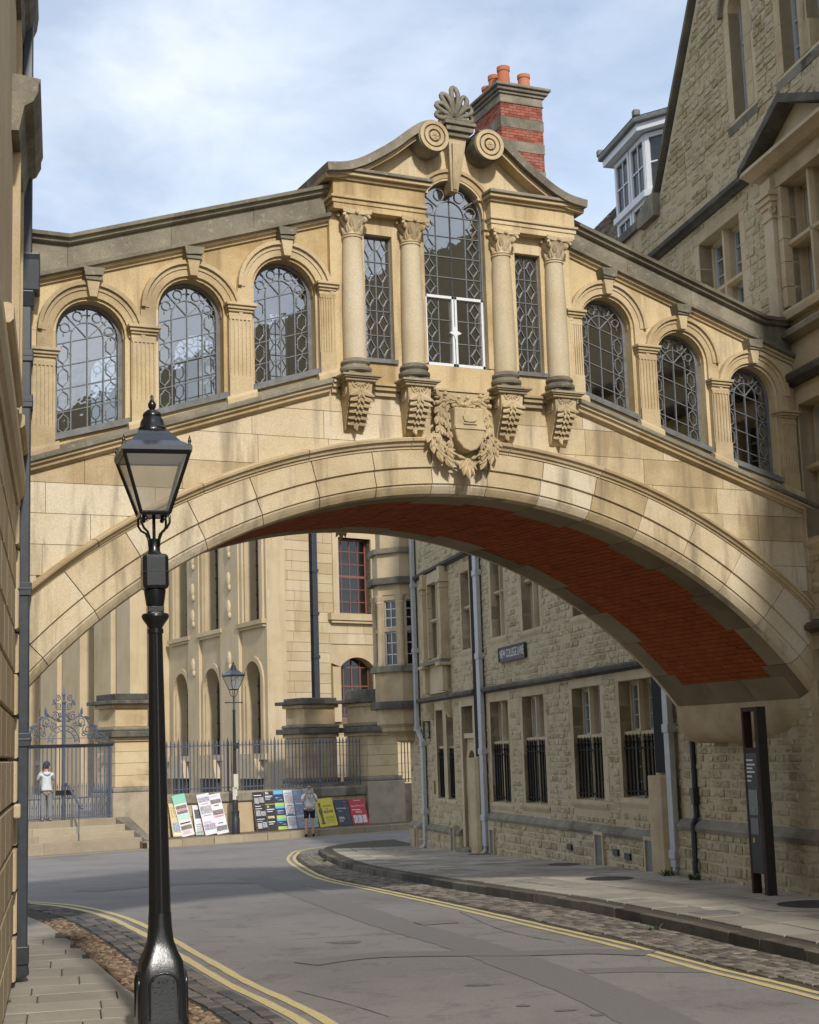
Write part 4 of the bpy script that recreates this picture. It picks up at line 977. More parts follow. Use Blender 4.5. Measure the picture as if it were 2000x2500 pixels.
# crest over the crown of the arch
cr = MB(); sh = [(-.20, 6.17), (.20, 6.17), (.205, 5.9), (.17, 5.76), (.09, 5.665), (0, 5.635), (-.09, 5.665), (-.17, 5.76), (-.205, 5.9)]
cr.pz(sh, -.44, -.12); crest = cr.build('shield', M_MOULD, bridge, bevel=.02)
cc = MB().box(-.205, .205, -.455, -.44, 5.905, 5.93).pz([(-.08, 6.0), (-.02, 5.99), (.06, 6.0), (.09, 6.03), (.08, 6.08), (.02, 6.075), (-.01, 6.12), (-.06, 6.13), (-.075, 6.08), (-.10, 6.06)], -.462, -.43).box(-.09, .09, -.458, -.44, 5.965, 5.98)
cc.build('charge', M_MOULD, crest)
lv = MB(); U_ = (0, -1, .1)
lv.pz([(-.40, 6.40), (.40, 6.40), (.36, 6.2), (.25, 6.0), (.2, 5.72), (0, 5.6), (-.2, 5.72), (-.25, 6.0), (-.36, 6.2)], -.22, -.1)
def frond(path, w0, w1, side, h=.32):          # a sweeping acanthus leaf: overlapping lobes along a stem
    P = [Vector(p) for p in path]; n = len(P)
    lv.tube(P, [.022*(1-.6*i/n) for i in range(n)], 6)
    for i in range(n-1):
        d = (P[i+1]-P[i]).normalized(); k = w0 + (w1-w0)*i/(n-1); q = d.cross(Vector((0, -1, 0))).normalized()*side
        lv.leaf(P[i], d*1.0 + q*.75, k*1.55, k*.95, U_, h, .12); lv.leaf(P[i] + Vector((0, -.015, 0)), d*1.1 + q*.25, k*1.2, k*.6, U_, h, .1); lv.leaf(P[i], d*1.1 - q*.55, k*1.1, k*.7, U_, h, .1)
    d = (P[-1]-P[-2]).normalized(); lv.leaf(P[-1], d, w1*1.3, w1*.6, U_, h, .25)
for s in (-1, 1):
    frond([(s*.20, -.25, 6.30), (s*.31, -.27, 6.20), (s*.345, -.28, 6.08), (s*.33, -.29, 5.96), (s*.345, -.30, 5.85), (s*.40, -.30, 5.78)], .12, .09, s)
    frond([(s*.225, -.30, 6.12), (s*.24, -.32, 6.0), (s*.235, -.33, 5.88), (s*.21, -.34, 5.77), (s*.25, -.33, 5.70)], .085, .06, s)
    frond([(s*.43, -.24, 5.86), (s*.42, -.28, 5.76), (s*.36, -.30, 5.66), (s*.27, -.31, 5.58), (s*.15, -.31, 5.53)], .10, .11, -s)
    frond([(s*.36, -.24, 5.90), (s*.33, -.30, 5.76), (s*.25, -.33, 5.66), (s*.13, -.34, 5.60)], .09, .08, -s)
    frond([(s*.03, -.27, 6.22), (s*.10, -.29, 6.29), (s*.19, -.30, 6.31), (s*.28, -.28, 6.27)], .075, .07, s)
    frond([(s*.22, -.24, 6.26), (s*.30, -.26, 6.33), (s*.38, -.26, 6.35)], .08, .07, -s)
    for x, z, r_ in ((.06, 6.33, .03), (.14, 6.22, .028), (.24, 6.36, .03), (.36, 6.24, .032), (.02, 6.24, .03)): lv.ball((s*x, -.29, z), r_, 6, 4)
for d in ((0, 1.15), (-.32, .95), (.32, .95), (-.75, .75), (.75, .75)): lv.leaf((0, -.31, 5.58), (d[0], -.15, -1), .26*d[1], .10, U_, .45, .15); lv.leaf((d[0]*.04, -.325, 5.54), (d[0]*.9, -.15, -1), .17*d[1], .05, U_, .5, .15)
lv.build('mantling', M_MOULD, crest, smooth=45); mirror.append(crest)
# passage floor, ceiling, ends, roof
ss = [-5.4+10.8*i/20 for i in range(21)]
MB().pz([(s, band_t(s)-.15) for s in ss] + [(s, band_t(s)-.4) for s in ss[::-1]], .1, YB-.1).build('passage_floor', M_OAK, bridge)
MB().pz([(s, max(corn_b(s)-.05, 7.1) if abs(s) > 1.6 else 8.9) for s in ss] + [(s, (corn_b(s)+.25) if abs(s) > 1.6 else 9.0) for s in ss[::-1]], .17, YB-.17).build('passage_ceiling', M_PLAST, bridge)
for x0, x1 in ((5.42, 5.5), (-5.5, -5.42)): MB().box(x0, x1, .16, YB-.16, 5, 8).build('end_wall', M_INT, bridge)
# same parts on the far side
def mirror_copy(o):
    c = o.copy(); COL.objects.link(c); c.parent = bridge; c.matrix_local = (Matrix.Translation((0, 0, -.2)) if o.name.startswith('shield') else Matrix()) @ BACK @ o.matrix_local
    for ch in o.children:
        d = ch.copy(); COL.objects.link(d); d.parent = c
        for e_ in ch.children:
            g_ = e_.copy(); COL.objects.link(g_); g_.parent = d
skipn = ('ashlar_block', 'hood_moulding', 'pilaster', 'column', 'archivolt', 'keystone', 'volute', 'swan_neck_moulding', 'rosette', 'anthemion', 'block', 'architrave', 'bed_moulding')
bpy.context.view_layer.update()
for o in mirror:
    if o.name.split('.')[0] not in skipn: mirror_copy(o)
# ------------------------------------------------------------------ right-hand college building
col = tag(empty('college_building', RW_M), 'long rubble-stone college building shading the right of the lane, with mullioned windows and gable', 'building')
def grid_wall(x0, x1, z0, z1, holes, y0, y1, name, mat, parent):
    xs = sorted({x0, x1, *[v for h in holes for v in h[:2] if x0 < v < x1]}); zs = sorted({z0, z1, *[v for h in holes for v in h[2:] if z0 < v < z1]}); m = MB()
    for a, b in zip(xs, xs[1:]):
        run = None
        for c, d in zip(zs, zs[1:]):
            inh = any(h[0] <= (a+b)/2 <= h[1] and h[2] <= (c+d)/2 <= h[3] for h in holes)
            if not inh: run = (run[0], d) if run else (c, d)
            if (inh or d == zs[-1]) and run: m.box(a, b, y0, y1, *run); run = None
    return m.build(name, mat, parent)
GW = [(14.45, 15.95, .88, 3.18), (11.8, 13.35, .92, 3.2), (8.32, 9.95, 1.08, 3.22), (5.73, 7.32, 1.17, 3.23)]
SLIT = [(20.6, 21.38, .84, 3.16), (19.5, 20.24, .84, 3.16)]
UW = [(14.42, 15.5, 4.66, 6.5), (11.8, 13.05, 4.62, 6.5), (8.4, 9.65, 4.62, 6.5)]
U0 = (17.45, 18.25, 4.57, 6.5); BAYW = (19.95, 21.4, 4.55, 6.55)
TOPW = (1.2, 2.68, 8.1, 9.88); PEDW = (-1.7, -.38, 7.97, 9.7); LOW1 = (-1.7, -.22, 4.78, 6.62); LOW0 = (-1.7, -.2, 1.0, 3.28)
LAN = [(.66, 1.12, 11.3, 13.25), (-1.0, -.5, 11.3, 14.6), (-1.75, -1.25, 11.3, 14.6)]
DOOR = (17.5, 18.62, -.3, 3.16)
HOLES = GW + SLIT + UW + [U0, BAYW, TOPW, PEDW, LOW1, LOW0, DOOR]
T1 = 24.6
wall = grid_wall(-24, T1, -1.2, 11.0, HOLES, -.42, .018, 'wall', M_MORT, col)
MB().box(-24, T1-.4, -9, -.9, -1.2, 10.9).build('interior', M_INT, col)
# gable
G0, G1, GA = -6.2, 4.32, (-.94, 17.9)
gm = MB(); segs = []
gslope = lambda t: 11.0 + (GA[1]-11.0)*min((G1-t)/(G1-GA[0]), (t-G0)/(GA[0]-G0))
ts = sorted({G0, GA[0], G1, *[v for h in LAN for v in h[:2]]})
for a, b in zip(ts, ts[1:]):
    hs = [h for h in LAN if h[0] <= (a+b)/2 <= h[1]]
    if hs:
        gm.pz([(a, 11.0), (b, 11.0), (b, hs[0][2]), (a, hs[0][2])], -.42, .011)
        gm.pz([(a, hs[0][3]), (b, hs[0][3]), (b, gslope(b)), (a, gslope(a))], -.42, .011)
    else: gm.pz([(a, 11.0), (b, 11.0)] + ([(b, gslope(b))] if gslope(b) > 11.01 else []) + ([(a, gslope(a))] if gslope(a) > 11.01 else []), -.42, .011)
gm.build('gable_wall', M_MORT, col)
MB().pz([(G1-.3, 11.02), (G0+.3, 11.02), (GA[0], GA[1]-.5)], -8, -.9).build('interior', M_INT, col)
for (a, za), (b, zb) in (((G1+.12, 10.98), (GA[0], GA[1]+.1)), ((G0-.12, 10.98), (GA[0], GA[1]+.1))):
    d = .13; MB().pz([(a, za), (b, zb), (b, zb+d), (a, za+d)] if a > b else [(b, zb), (a, za), (a, za+d), (b, zb+d)], -.45, .10).build('gable_coping', M_DARK, col)
MB().box(G1+.12, T1, -.45, .09, 10.98, 11.12).build('parapet_coping', M_DARK, col)
MB().pz([(4.15, 10.9), (4.9, 10.9), (4.9, 11.12), (4.4, 11.3), (4.15, 11.3)], -.40, .14).build('kneeler', M_GREY, col)
# rubble stones
def near_gable(x0, x1, z0, z1): return z1 > min(gslope(x0), gslope(x1)) - .12
SUR = .17
hole_x = [(a-SUR, b+SUR, c-.22, d+.22) for a, b, c, d in GW + UW + [U0, TOPW]] + [(19.35, 21.55, .65, 3.34), (19.5, 21.85, 3.62, 6.9), (17.3, 18.85, -.9, 3.34), (-1.9, .32, 7.7, 10.0), (-1.9, -.02, 4.55, 6.85), (-1.9, -.0, .8, 3.45), (-24, .3, 6.9, 7.7), (4.9, 5.7, -1, 1.6), (16.6, 17.4, -1, 1.95), (22.9, T1+.1, 3.3, 11)]
stone_wall(col, RW_M, [(-2.0, T1, -1.0, 3.38), (-2.0, T1, 3.56, 10.16), (-2.0, 8.5, 10.36, 10.98), (-2.0, 4.3, 10.98, 15.)], hole_x + [(a-.32, b+.18, c-.2, d+.4) for a, b, c, d in LAN], (.09, .17), (.15, .38), M_RUB, 'rough', .024, 0., .008, 300, xlim=lambda z, z2: (-2.0, T1) if z < 10.3 else ((-2.0, 8.5) if z2 < 10.98 else (-2.0, G1 - .06 - (z2-11.0)*(G1-GA[0])/(GA[1]-11.0))))
# strings and plinths
STR = [(0, 0), (.05, 0), (.09, .03), (.15, .045), (.16, .10), (.10, .145), (0, .16)]
def string_x(name, t0, t1, z, mat, k=1., parent=col, y=-.003): return MB().pxx([(y + o*k, z + d*k) for o, d in STR], t0, t1).build(name, mat, parent)
for a, b in ((5.72, 9.5), (9.503, 13.2), (13.203, 16.3), (17.1, 20.), (20.003, 23.1)): string_x('string_course', a, b, 3.40, M_DARK)
string_x('string_course', -24, .25, 3.50, M_DARK); string_x('string_course', 17.1, 23.1, 6.86, M_DARK); string_x('string_course', 5.6, 16.4, 6.86, M_DARK)
for a, b in ((.32, 2.5), (2.503, 5.0), (5.003, 9.)): string_x('string_course', a, b, 10.17, M_DARK, 1.15)
string_x('string_course', -24, .1, 7.50, M_GREY, 1.2); string_x('string_course', -24, .12, 6.88, M_DARK, 1.3)
MB().box(-24, .1, -.01, .02, 7.06, 7.5).build('ashlar_band', M_DRESS, col)
for a, b, zt in ((5.75, 16.2, .60), (18.9, T1, .10), (-24, 4.9, .86)):
    MB().box(a, b, -.1, .104, -1.2, zt-.13).build('plinth', M_MORT, col)
    stone_wall(col, RW_M, [(max(a, -1.), b, -.9, zt-.14)], [(16, 16.5, -1, .3)], (.11, .19), (.16, .4), M_RUB, 'rough', .026, .088, .010, 80)
    for c in range(int((b-max(a, -6))/2.2)+1):
        t0 = max(a, -6) + c*2.2; t1 = min(t0+2.195, b)
        if t1 > t0+.1: MB().pxx([(-.02, zt-.14), (.125, zt-.14), (.14, zt-.08), (.12, zt-.03), (.02, zt+.05), (-.02, zt+.05)], t0, t1).build('plinth_moulding', M_GREY, col)
def mullioned(h, cols, transom, grille=False, frame=M_BLUEF, sur=SUR, y=0., dep=.24, rows=(3, 4), openl=None, mat=M_DRESS, plain_sur=False):
    t0, t1, z0, z1 = h
    # surround: jambs in long and short stones, lintel, sill
    win = MB().box(t0-sur, t1+sur, y-.2, y+.026, z1+.002, z1+.20).build('window', mat, col, bevel=.008)
    for e, o in ((t0, -1), (t1, 1)):
        z = z0; s = MB()
        while z < z1-.01:
            hh = min(rnd.uniform(.28, .46), z1-z); w = sur + (rnd.choice((0, .10)) if not plain_sur else 0)
            a, b = sorted((e, e+o*w)); s.box(a, b, y-.2, y+.022+rnd.uniform(0, .004), z+.003, z+hh-.003); z += hh
        s.build('jamb', mat, win, bevel=.006)
    MB().pxx([(y-.2, z0-.17), (y+.02, z0-.17), (y+.045, z0-.09), (y+.045, z0-.05), (y-.12, z0+.02), (y-.2, z0+.02)], t0-sur, t1+sur).build('sill', mat, win)
    # chamfered reveal
    r = MB(); yi = y-dep+.03
    for a, b in ((t0, t0+.07), (t1-.07, t1)):
        r.pz([(a, z0), (b, z0), (b, z1), (a, z1)], yi-.06, yi+.02)
    r.box(t0, t1, yi-.06, yi+.02, z1-.06, z1)
    dx = (t1-t0)/cols; mw = .055
    for k in range(1, cols): r.cham(t0+dx*k-mw, t0+dx*k+mw, yi-.06, y-.05, z0, z1, .0) if False else r.py([(t0+dx*k-mw, yi-.05), (t0+dx*k+mw, yi-.05), (t0+dx*k+mw, y-.12), (t0+dx*k+.03, y-.05), (t0+dx*k-.03, y-.05), (t0+dx*k-mw, y-.12)], z0, z1)
    if transom: r.pxx([(yi-.05, transom-.055), (y-.11, transom-.055), (y-.05, transom-.02), (y-.05, transom+.03), (yi-.05, transom+.06)], t0, t1)
    r.build('mullions', mat, win)
    bands = [(z0, transom-.05), (transom+.05, z1-.05)] if transom else [(z0, z1-.05)]
    gl = MB(); fr = MB(); yg = yi-.03
    for k in range(cols):
        for bi, (za, zb) in enumerate(bands):
            a, b = t0+dx*k+(mw if k else .07), t0+dx*(k+1)-(mw if k < cols-1 else .07); n = rows[bi if len(bands) > 1 else 0]
            def L(p, tilt):
                return p
            for q in ((a, a+.03, za, zb), (b-.03, b, za, zb), (a, b, za, za+.03), (a, b, zb-.03, zb)): fr.box(q[0], q[1], yg-.02, yg+.02, q[2], q[3])
            mid = (a+b)/2; fr.box(mid-.009, mid+.009, yg-.012, yg+.012, za, zb)
            for j in range(1, n): zz = za+(zb-za)*j/n; fr.box(a, b, yg-.012, yg+.012, zz-.008, zz+.008)
            gl.add([(a, yg-.015, za), (b, yg-.015, za), (b, yg-.015, zb), (a, yg-.015, zb)], [(0, 1, 2, 3)])
    fr.build('glazing_bars', frame, win); link('glass', gl.mesh('glass'), M_GLASSD, win)
    if grille:
        gzt = (transom or z1) - .02; g_ = MB(); n = max(5, int((t1-t0)/.17))
        for k in range(n):
            x = t0+.06+(t1-t0-.12)*k/(n-1); g_.box(x-.017, x+.017, y-.07, y-.036, z0+.05, gzt-.16); g_.lathe([(.017, 0), (.036, .03), (.036, .05), (.012, .08), (.022, .12), (.002, .22)], 4, (x, y-.053, gzt-.17), pi/4)
        for z in (z0+.12, gzt-.24): g_.box(t0-.02, t1+.02, y-.078, y-.03, z-.012, z+.012)
        g_.build('grille', M_TAR, win)
    return win
for h, tz in zip(GW, (2.23, 2.28, 2.28, 2.3)): mullioned(h, 2, tz, True, rows=(4, 3))
for h in SLIT: mullioned(h, 1, 2.17, True, sur=.1, plain_sur=True)
mullioned(UW[0], 2, 5.7, rows=(4, 3)); mullioned(UW[1], 2, 5.7, rows=(4, 3)); mullioned(UW[2], 2, 5.7, rows=(4, 3)); mullioned(U0, 1, 5.62, rows=(4, 3), plain_sur=True)
mullioned(BAYW, 2, 5.57, y=.12, dep=.3, sur=.12, plain_sur=True, rows=(4, 3)); mullioned(TOPW, 2, 9.0, rows=(3, 3))
mullioned(PEDW, 2, 8.86, y=.12, dep=.34, sur=.14, plain_sur=True, rows=(4, 3)); mullioned(LOW1, 2, 5.75, sur=.2, plain_sur=True, rows=(4, 3)); mullioned(LOW0, 2, 2.3, sur=.2, plain_sur=True)
for h in LAN:                                 # tall round-headed lights in the gable
    a, b, z0, z1 = h; c = (a+b)/2; hw = (b-a)/2; za = z1-hw
    m = MB(); ring(m, c, za, hw, hw+.16, -.25, .02, 0, pi, 14); w = m.build('lancet_window', M_DRESS, col)
    for p, q in (((a-.30, z0), (a, za)), ((b, z0), (b+.16, za))):
        z = p[1]; f = MB()
        while z < za-.01: hh = min(rnd.uniform(.3, .45), za-z); f.box(p[0]+rnd.choice((0, .08)) if p[0] < a else p[0], q[0], -.25, .018, z+.003, z+hh-.003); z += hh
        f.build('jamb', M_DRESS, w)
    m = MB(); ring(m, c, za, hw+.16, hw+.24, -.05, .09, 0, pi, 14); m.build('hood_mould', M_GREY, w)
    m = MB().pz([(a-.3, z1+.38), (a-.3, za), (c-hw-.0, za)] + [(c+hw*cos(t), za+hw*sin(t)) for t in [pi-pi*i/12 for i in range(13)]] + [(b+.16, za), (b+.16, z1+.38)], -.2, -.01); m.build('spandrel', M_DRESS, w)
    MB().pxx([(-.2, z0-.2), (.03, z0-.2), (.05, z0-.08), (-.15, z0+.02), (-.2, z0+.02)], a-.34, b+.2).build('sill', M_GREY, w)
    fr = MB(); yg = -.2
    for q in ((a, a+.035, z0, za), (b-.035, b, z0, za), (a, b, z0, z0+.035), (a, b, za-.5-.03, za-.5+.03)): fr.box(q[0], q[1], yg-.02, yg+.03, q[2], q[3])
    fr.box(c-.014, c+.014, yg-.012, yg+.02, z0, z1); ring(fr, c, za, hw-.035, hw, yg-.02, yg+.03, 0, pi, 12)
    for j in range(1, 9): zz = z0+(za-z0)*j/8; fr.box(a, b, yg-.012, yg+.014, zz-.01, zz+.01)
    fr.build('glazing_bars', M_BLUEF, w); glass_poly('glass', [(a, z0), (b, z0)] + arch_pts(c, hw, za, 12), yg-.01, w, M_GLASSD)
# pedimented window at the near end
for t0, t1 in ((-.22, .06), (-2.1, -1.84)):
    pl = MB().box(t0, t1, -.1, .20, 7.75, 9.45).build('pilaster', M_DRESS, col)
    m = MB()
    for z0, z1, e in ((9.28, 9.33, .02), (9.45, 9.52, .03), (9.52, 9.60, .06), (9.60, 9.66, .09), (9.66, 9.86, .02)): m.box(t0-e, t1+e, -.1, .2+e, z0, z1)
    m.tube([(t0-.03, .21+.04*cos(a), 9.40+.05*sin(a)) for a in [i*pi/5 for i in range(10)]], .02, 6, True); m.build('capital', M_DRESS, pl, bevel=.005)
MB().box(-2.1, .06, -.1, .12, 9.86, 9.98).build('frieze', M_DRESS, col)
pd = MB().pxx([(-.1, 9.98), (.24, 9.98), (.34, 10.03), (.40, 10.05), (.40, 10.10), (-.1, 10.12)], -2.35, .31).build('pediment_cornice', M_DRESS, col)
MB().pz([(-2.2, 10.12), (.16, 10.12), (-1.02, 10.62)], -.1, .16).build('tympanum', M_DRESS, col)
for s in (-1, 1):
    a = (-1.02, 10.62); b = (-1.02 + s*1.36, 10.07)
    MB().pz([a, b, (b[0], b[1]+.10), (a[0], a[1]+.13)] if s < 0 else [b, a, (a[0], a[1]+.13), (b[0], b[1]+.10)], -.1, .42).build('raking_cornice', M_DARK, col)
MB().box(-.22, .02, -.1, .03, 3.66, 6.8).build('strip', M_DRESS, col); MB().box(.02, .16, -.1, .045, 3.66, 6.9).build('strip', M_DRESS, col)
# corbel and dressed wall under the springing of the bridge
# bay over the slit windows, with pilasters
MB().box(19.55, 21.8, -.05, .115, 3.6, 4.36).build('bay_panel', M_DRESS, col); MB().box(19.55, 21.8, -.05, .115, 6.72, 6.86).build('bay_head', M_DRESS, col)
for t in (19.68, 21.66):
    pl = MB().box(t-.13, t+.13, -.05, .25, 4.55, 6.45).build('pilaster', M_DRESS, col)
    m = MB()
    for z0, z1, e in ((6.30, 6.34, .02), (6.45, 6.52, .05), (6.52, 6.86, .0)): m.box(t-.13-e, t+.13+e, -.05, .25+e, z0, z1)
    m.build('capital', M_DRESS, pl, bevel=.01); m = MB()
    for z0, z1, e in ((4.36, 4.55, .04), (4.28, 4.36, .1), (3.62, 4.28, .0)): m.box(t-.13-e, t+.13+e, -.05, .25+e, z0, z1)
    m.pxx([(-.05, 3.36), (.28, 3.36), (.22, 3.2), (.08, 2.95), (-.05, 2.9)], t-.13, t+.13); m.build('pedestal', M_DRESS, pl, bevel=.01)
MB().box(19.5, 21.85, -.05, .3, 4.36, 4.45).build('bay_sill', M_GREY, col)
# corner oriel on a corbel
OC = (24.45, .05)
def octo(r, n=8, a=pi/8): return [(OC[0]+r*cos(a+2*pi*k/n), OC[1]+r*sin(a+2*pi*k/n)) for k in range(n)]
orl = MB()
orl.lathe([(.25, 2.35), (.48, 2.42), (.50, 2.5), (.62, 2.6), (.80, 2.68), (.82, 2.78), (.95, 2.88), (.98, 3.3)], 8, (OC[0], OC[1], 0), pi/8); ob = orl.build('oriel_corbel', M_DRESS, col)
for z0, z1, r_, mt, nm in ((3.3, 3.52, 1.14, M_DARK, 'oriel_string'), (3.52, 4.35, .98, M_DRESS, 'oriel_panel'), (4.35, 4.52, 1.10, M_GREY, 'oriel_sill'), (4.52, 6.55, .86, M_INT, 'oriel_core'), (6.55, 6.85, .98, M_DRESS, 'oriel_frieze'), (6.85, 7.05, 1.16, M_DARK, 'oriel_string'), (7.05, 7.75, .98, M_DRESS, 'oriel_panel'), (7.75, 7.9, 1.1, M_GREY, 'oriel_sill'), (7.9, 11.0, .86, M_DRESS, 'oriel_core')):
    MB().py(octo(r_), z0, z1-.002).build(nm, mt, col, bevel=.02 if 'string' in nm else 0)
for k in range(8):
    a = pi/8 + 2*pi*k/8; x, y = OC[0]+.93*cos(a), OC[1]+.93*sin(a)
    sh = MB().lathe([(.10, 4.52), (.11, 4.6), (.085, 4.66), (.085, 6.28), (.11, 6.33), (.09, 6.36), (.12, 6.46), (.14, 6.55)], 10, (x, y, 0)).build('shaft', M_DRESS, col, smooth=35)
    a2 = a + pi/8; M_ = Matrix.Translation((OC[0]+.80*cos(a2), OC[1]+.80*sin(a2), 0)) @ Matrix.Rotation(a2+pi/2, 4, 'Z')
    f = MB().box(-.33, -.2, -.08, .02, 4.52, 6.55).box(.2, .33, -.08, .02, 4.52, 6.55).box(-.2, .2, -.08, .02, 5.5, 5.6).box(-.2, .2, -.08, .02, 6.4, 6.55)
    w = f.build('oriel_window', M_DRESS, col); w.matrix_local = M_
    fb = MB()
    for zz in (4.55, 4.85, 5.18, 5.47, 5.63, 5.9, 6.15, 6.38): fb.box(-.2, .2, -.015, .0, zz-.012, zz+.012)
    for x_ in (-.19, 0, .19): fb.box(x_-.012, x_+.012, -.015, .0, 4.52, 6.4)
    fb.build('glazing_bars', M_WHITE, w); link('glass', MB().add([(-.2, .004, 4.52), (.2, .004, 4.52), (.2, .004, 6.4), (-.2, .004, 6.4)], [(0, 1, 2, 3)]).mesh('glass'), M_GLASSD, w)
# door
dr = MB()
for e, o in ((17.5, -1), (18.62, 1)):
    a, b = sorted((e, e+o*.2)); dr.box(a, b, -.3, .03, -.6, 3.34)
dr.box(17.5, 18.62, -.3, .03, 3.16, 3.34); dr = dr.build('doorway', M_DRESS, col, bevel=.01)
m = MB(); ring(m, 18.06, 1.72, .36, .56, -.3, -.06, 0, pi, 14); m.box(17.5, 17.70, -.3, -.06, -.6, 1.72).box(18.42, 18.62, -.3, -.06, -.6, 1.72).pz([(17.5, 1.72)] + arch_pts(18.06, .55, 1.72, 12)[::-1] + [(18.62, 1.72), (18.62, 2.42), (17.5, 2.42)], -.28, -.1); m.build('arch', M_DRESS, dr)
MB().box(18.02, 18.1, -.25, -.12, 2.42, 3.16).box(17.5, 18.62, -.3, -.02, 2.38, 2.5).build('mullions', M_DRESS, dr); link('glass', MB().add([(17.5, -.2, 2.4), (18.62, -.2, 2.4), (18.62, -.2, 3.16), (17.5, -.2, 3.16)], [(0, 1, 2, 3)]).mesh('glass'), M_GLASSD, dr)
dl = MB()
for k in range(5): dl.box(17.6+.185*k, 17.6+.185*k+.178, -.34, -.27, -.45, 2.2)
dl.build('door', M_OAK, dr); MB().box(17.45, 18.7, -.3, .28, -.62, -.28).build('step', M_GREY, dr, bevel=.02)
# small things let into the wall
for t, z0, z1, w in ((23.8, -.55, -.08, .26), (19.6, -.42, .1, .3), (15.9, -.3, .2, .34), (8.6, -.12, .42, .42), (6.05, -.06, .44, .36)):
    f = MB().box(t-w, t-w+.06, -.05, .16, z0-.1, z1+.05).box(t+.02, t+.08, -.05, .16, z0-.1, z1+.05).box(t-w, t+.08, -.05, .16, z1+.05, z1+.11); f = f.build('hatch', M_DRESS, col)
    MB().box(t-w+.06, t+.02, .0, .135, z0-.1, z1+.05).build('hatch_door', M_LEADS, f)
for t, z in ((10.2, .16), (7.6, .2), (7.0, .16)):
    v = MB().box(t-.13, t+.13, .1, .145, z-.055, z+.055).build('air_brick', M_TERRA if False else M_BLKM, col)
# pipes, guards
def downpipe(t, z0, z1, w, mat, label, brackets, kink=None, y=.16):
    e = empty('drainpipe', RW_M @ Matrix.Translation((t, 0, z0))); m = MB()
    if kink:
        zk, dt = kink
        m.box(-w/2+dt, w/2+dt, y-.10, y, 0, zk-z0-.35); m.pz([(-w/2+dt, zk-z0-.35), (w/2+dt, zk-z0-.35), (w/2, zk-z0), (-w/2, zk-z0)], y-.10, y); m.box(-w/2, w/2, y-.10, y, zk-z0, z1-z0)
    else: m.box(-w/2, w/2, y-.10, y, 0, z1-z0)
    m.build('pipe', mat, e, bevel=.012)
    for z in brackets:
        x = kink[1] if kink and z < kink[0]-.3 else 0
        MB().box(x-w/2-.02, x+w/2+.02, y-.14, y+.02, z-z0-.07, z-z0+.07).box(x-w/2-.08, x+w/2+.08, 0.02, .05, z-z0-.03, z-z0+.03).build('collar', mat, e, bevel=.01)
    x = kink[1] if kink else 0
    MB().tube([(x, y-.05, .05), (x, y-.05, -.08), (x, y+.02, -.18), (x, y+.12, -.22)], .06, 8).build('shoe', mat, e, smooth=40)
    return tag(e, label, 'drainpipe', 'drainpipes on the right wall')
downpipe(23.25, -.32, 9.5, .24, M_PIPE, 'pale grey kinked drainpipe beside the corner oriel of the right building', (6.75, 4.9, 2.72, 2.3, .45), (2.72, -.62))
downpipe(16.42, -.15, 9.8, .30, M_PIPE, 'pale grey drainpipe next to the tall dark board beyond the second window', (6.3, 4.3, 2.05, .5))
downpipe(4.80, .12, 4.6, .22, M_PIPE, 'pale grey drainpipe under the right end of the bridge', (2.35, .32), y=.18)
tag(MB().box(16.72, 17.12, .005, .09, 1.93, 7.6).xform(RW_M).build('cable_cover', M_TAR), 'long black board up the wall above the farther stone guard', 'cable cover')
tag(MB().box(5.12, 5.55, .005, .09, 1.62, 4.1).xform(RW_M).build('cable_cover', M_TAR), 'black board up the wall above the nearer stone guard under the bridge', 'cable cover')
for t0, t1, zt, lb in ((4.95, 5.62, 1.58, 'plain stone pillar guarding the wall beside the nearest grey drainpipe'), (16.66, 17.36, 1.9, 'plain stone pillar guarding the wall beside the arched doorway')):
    tag(MB().py([(t0, -.1), (t1, -.1), (t1, .16), (t1-.06, .24), (t0+.06, .24), (t0, .16)], -.6, zt).xform(RW_M).build('stone_guard', M_DRESS, bevel=.012), lb, 'pillar', 'stone guards')
e = empty('drainpipe', RW_M @ Matrix.Translation((4.02, 0, 0)))
m = MB().tube([(0, .06, 2.15), (0, .06, .95), (-.05, .14, .85), (-.05, .15, -.05)], .045, 8).build('pipe', M_BLKM, e, smooth=40); MB().box(-.09, .02, .02, .13, 1.15, 1.4).build('junction_box', M_BLKM, e)
tag(e, 'thin black pipe running down the wall below the stone corbel of the bridge', 'drainpipe')
lan = empty('wall_lantern', RW_M @ Matrix.Translation((22.1, .1, 2.45)))
fr = MB()
for x in (-.07, .07):
    for y in (-.05, .09): fr.box(x-.012, x+.012, y-.012, y+.012, 0, .42)
fr.box(-.09, .09, -.07, .11, -.02, .0).box(-.09, .09, -.07, .11, .42, .45); fr.build('frame', M_BLKM, lan); MB().box(-.05, .05, -.03, .07, .02, .4).build('glass', M_LAMPG, lan)
tag(lan, 'small black box lantern on the wall near the corner oriel', 'lantern')
tag(MB().box(21.66, 21.78, .035, .06, .95, 1.3).xform(RW_M).build('brass_plate', plain('dull_brass', (.35, .25, .09), rough=.4, metal=.6)), 'small upright brass plate beside the slit windows', 'plaque')
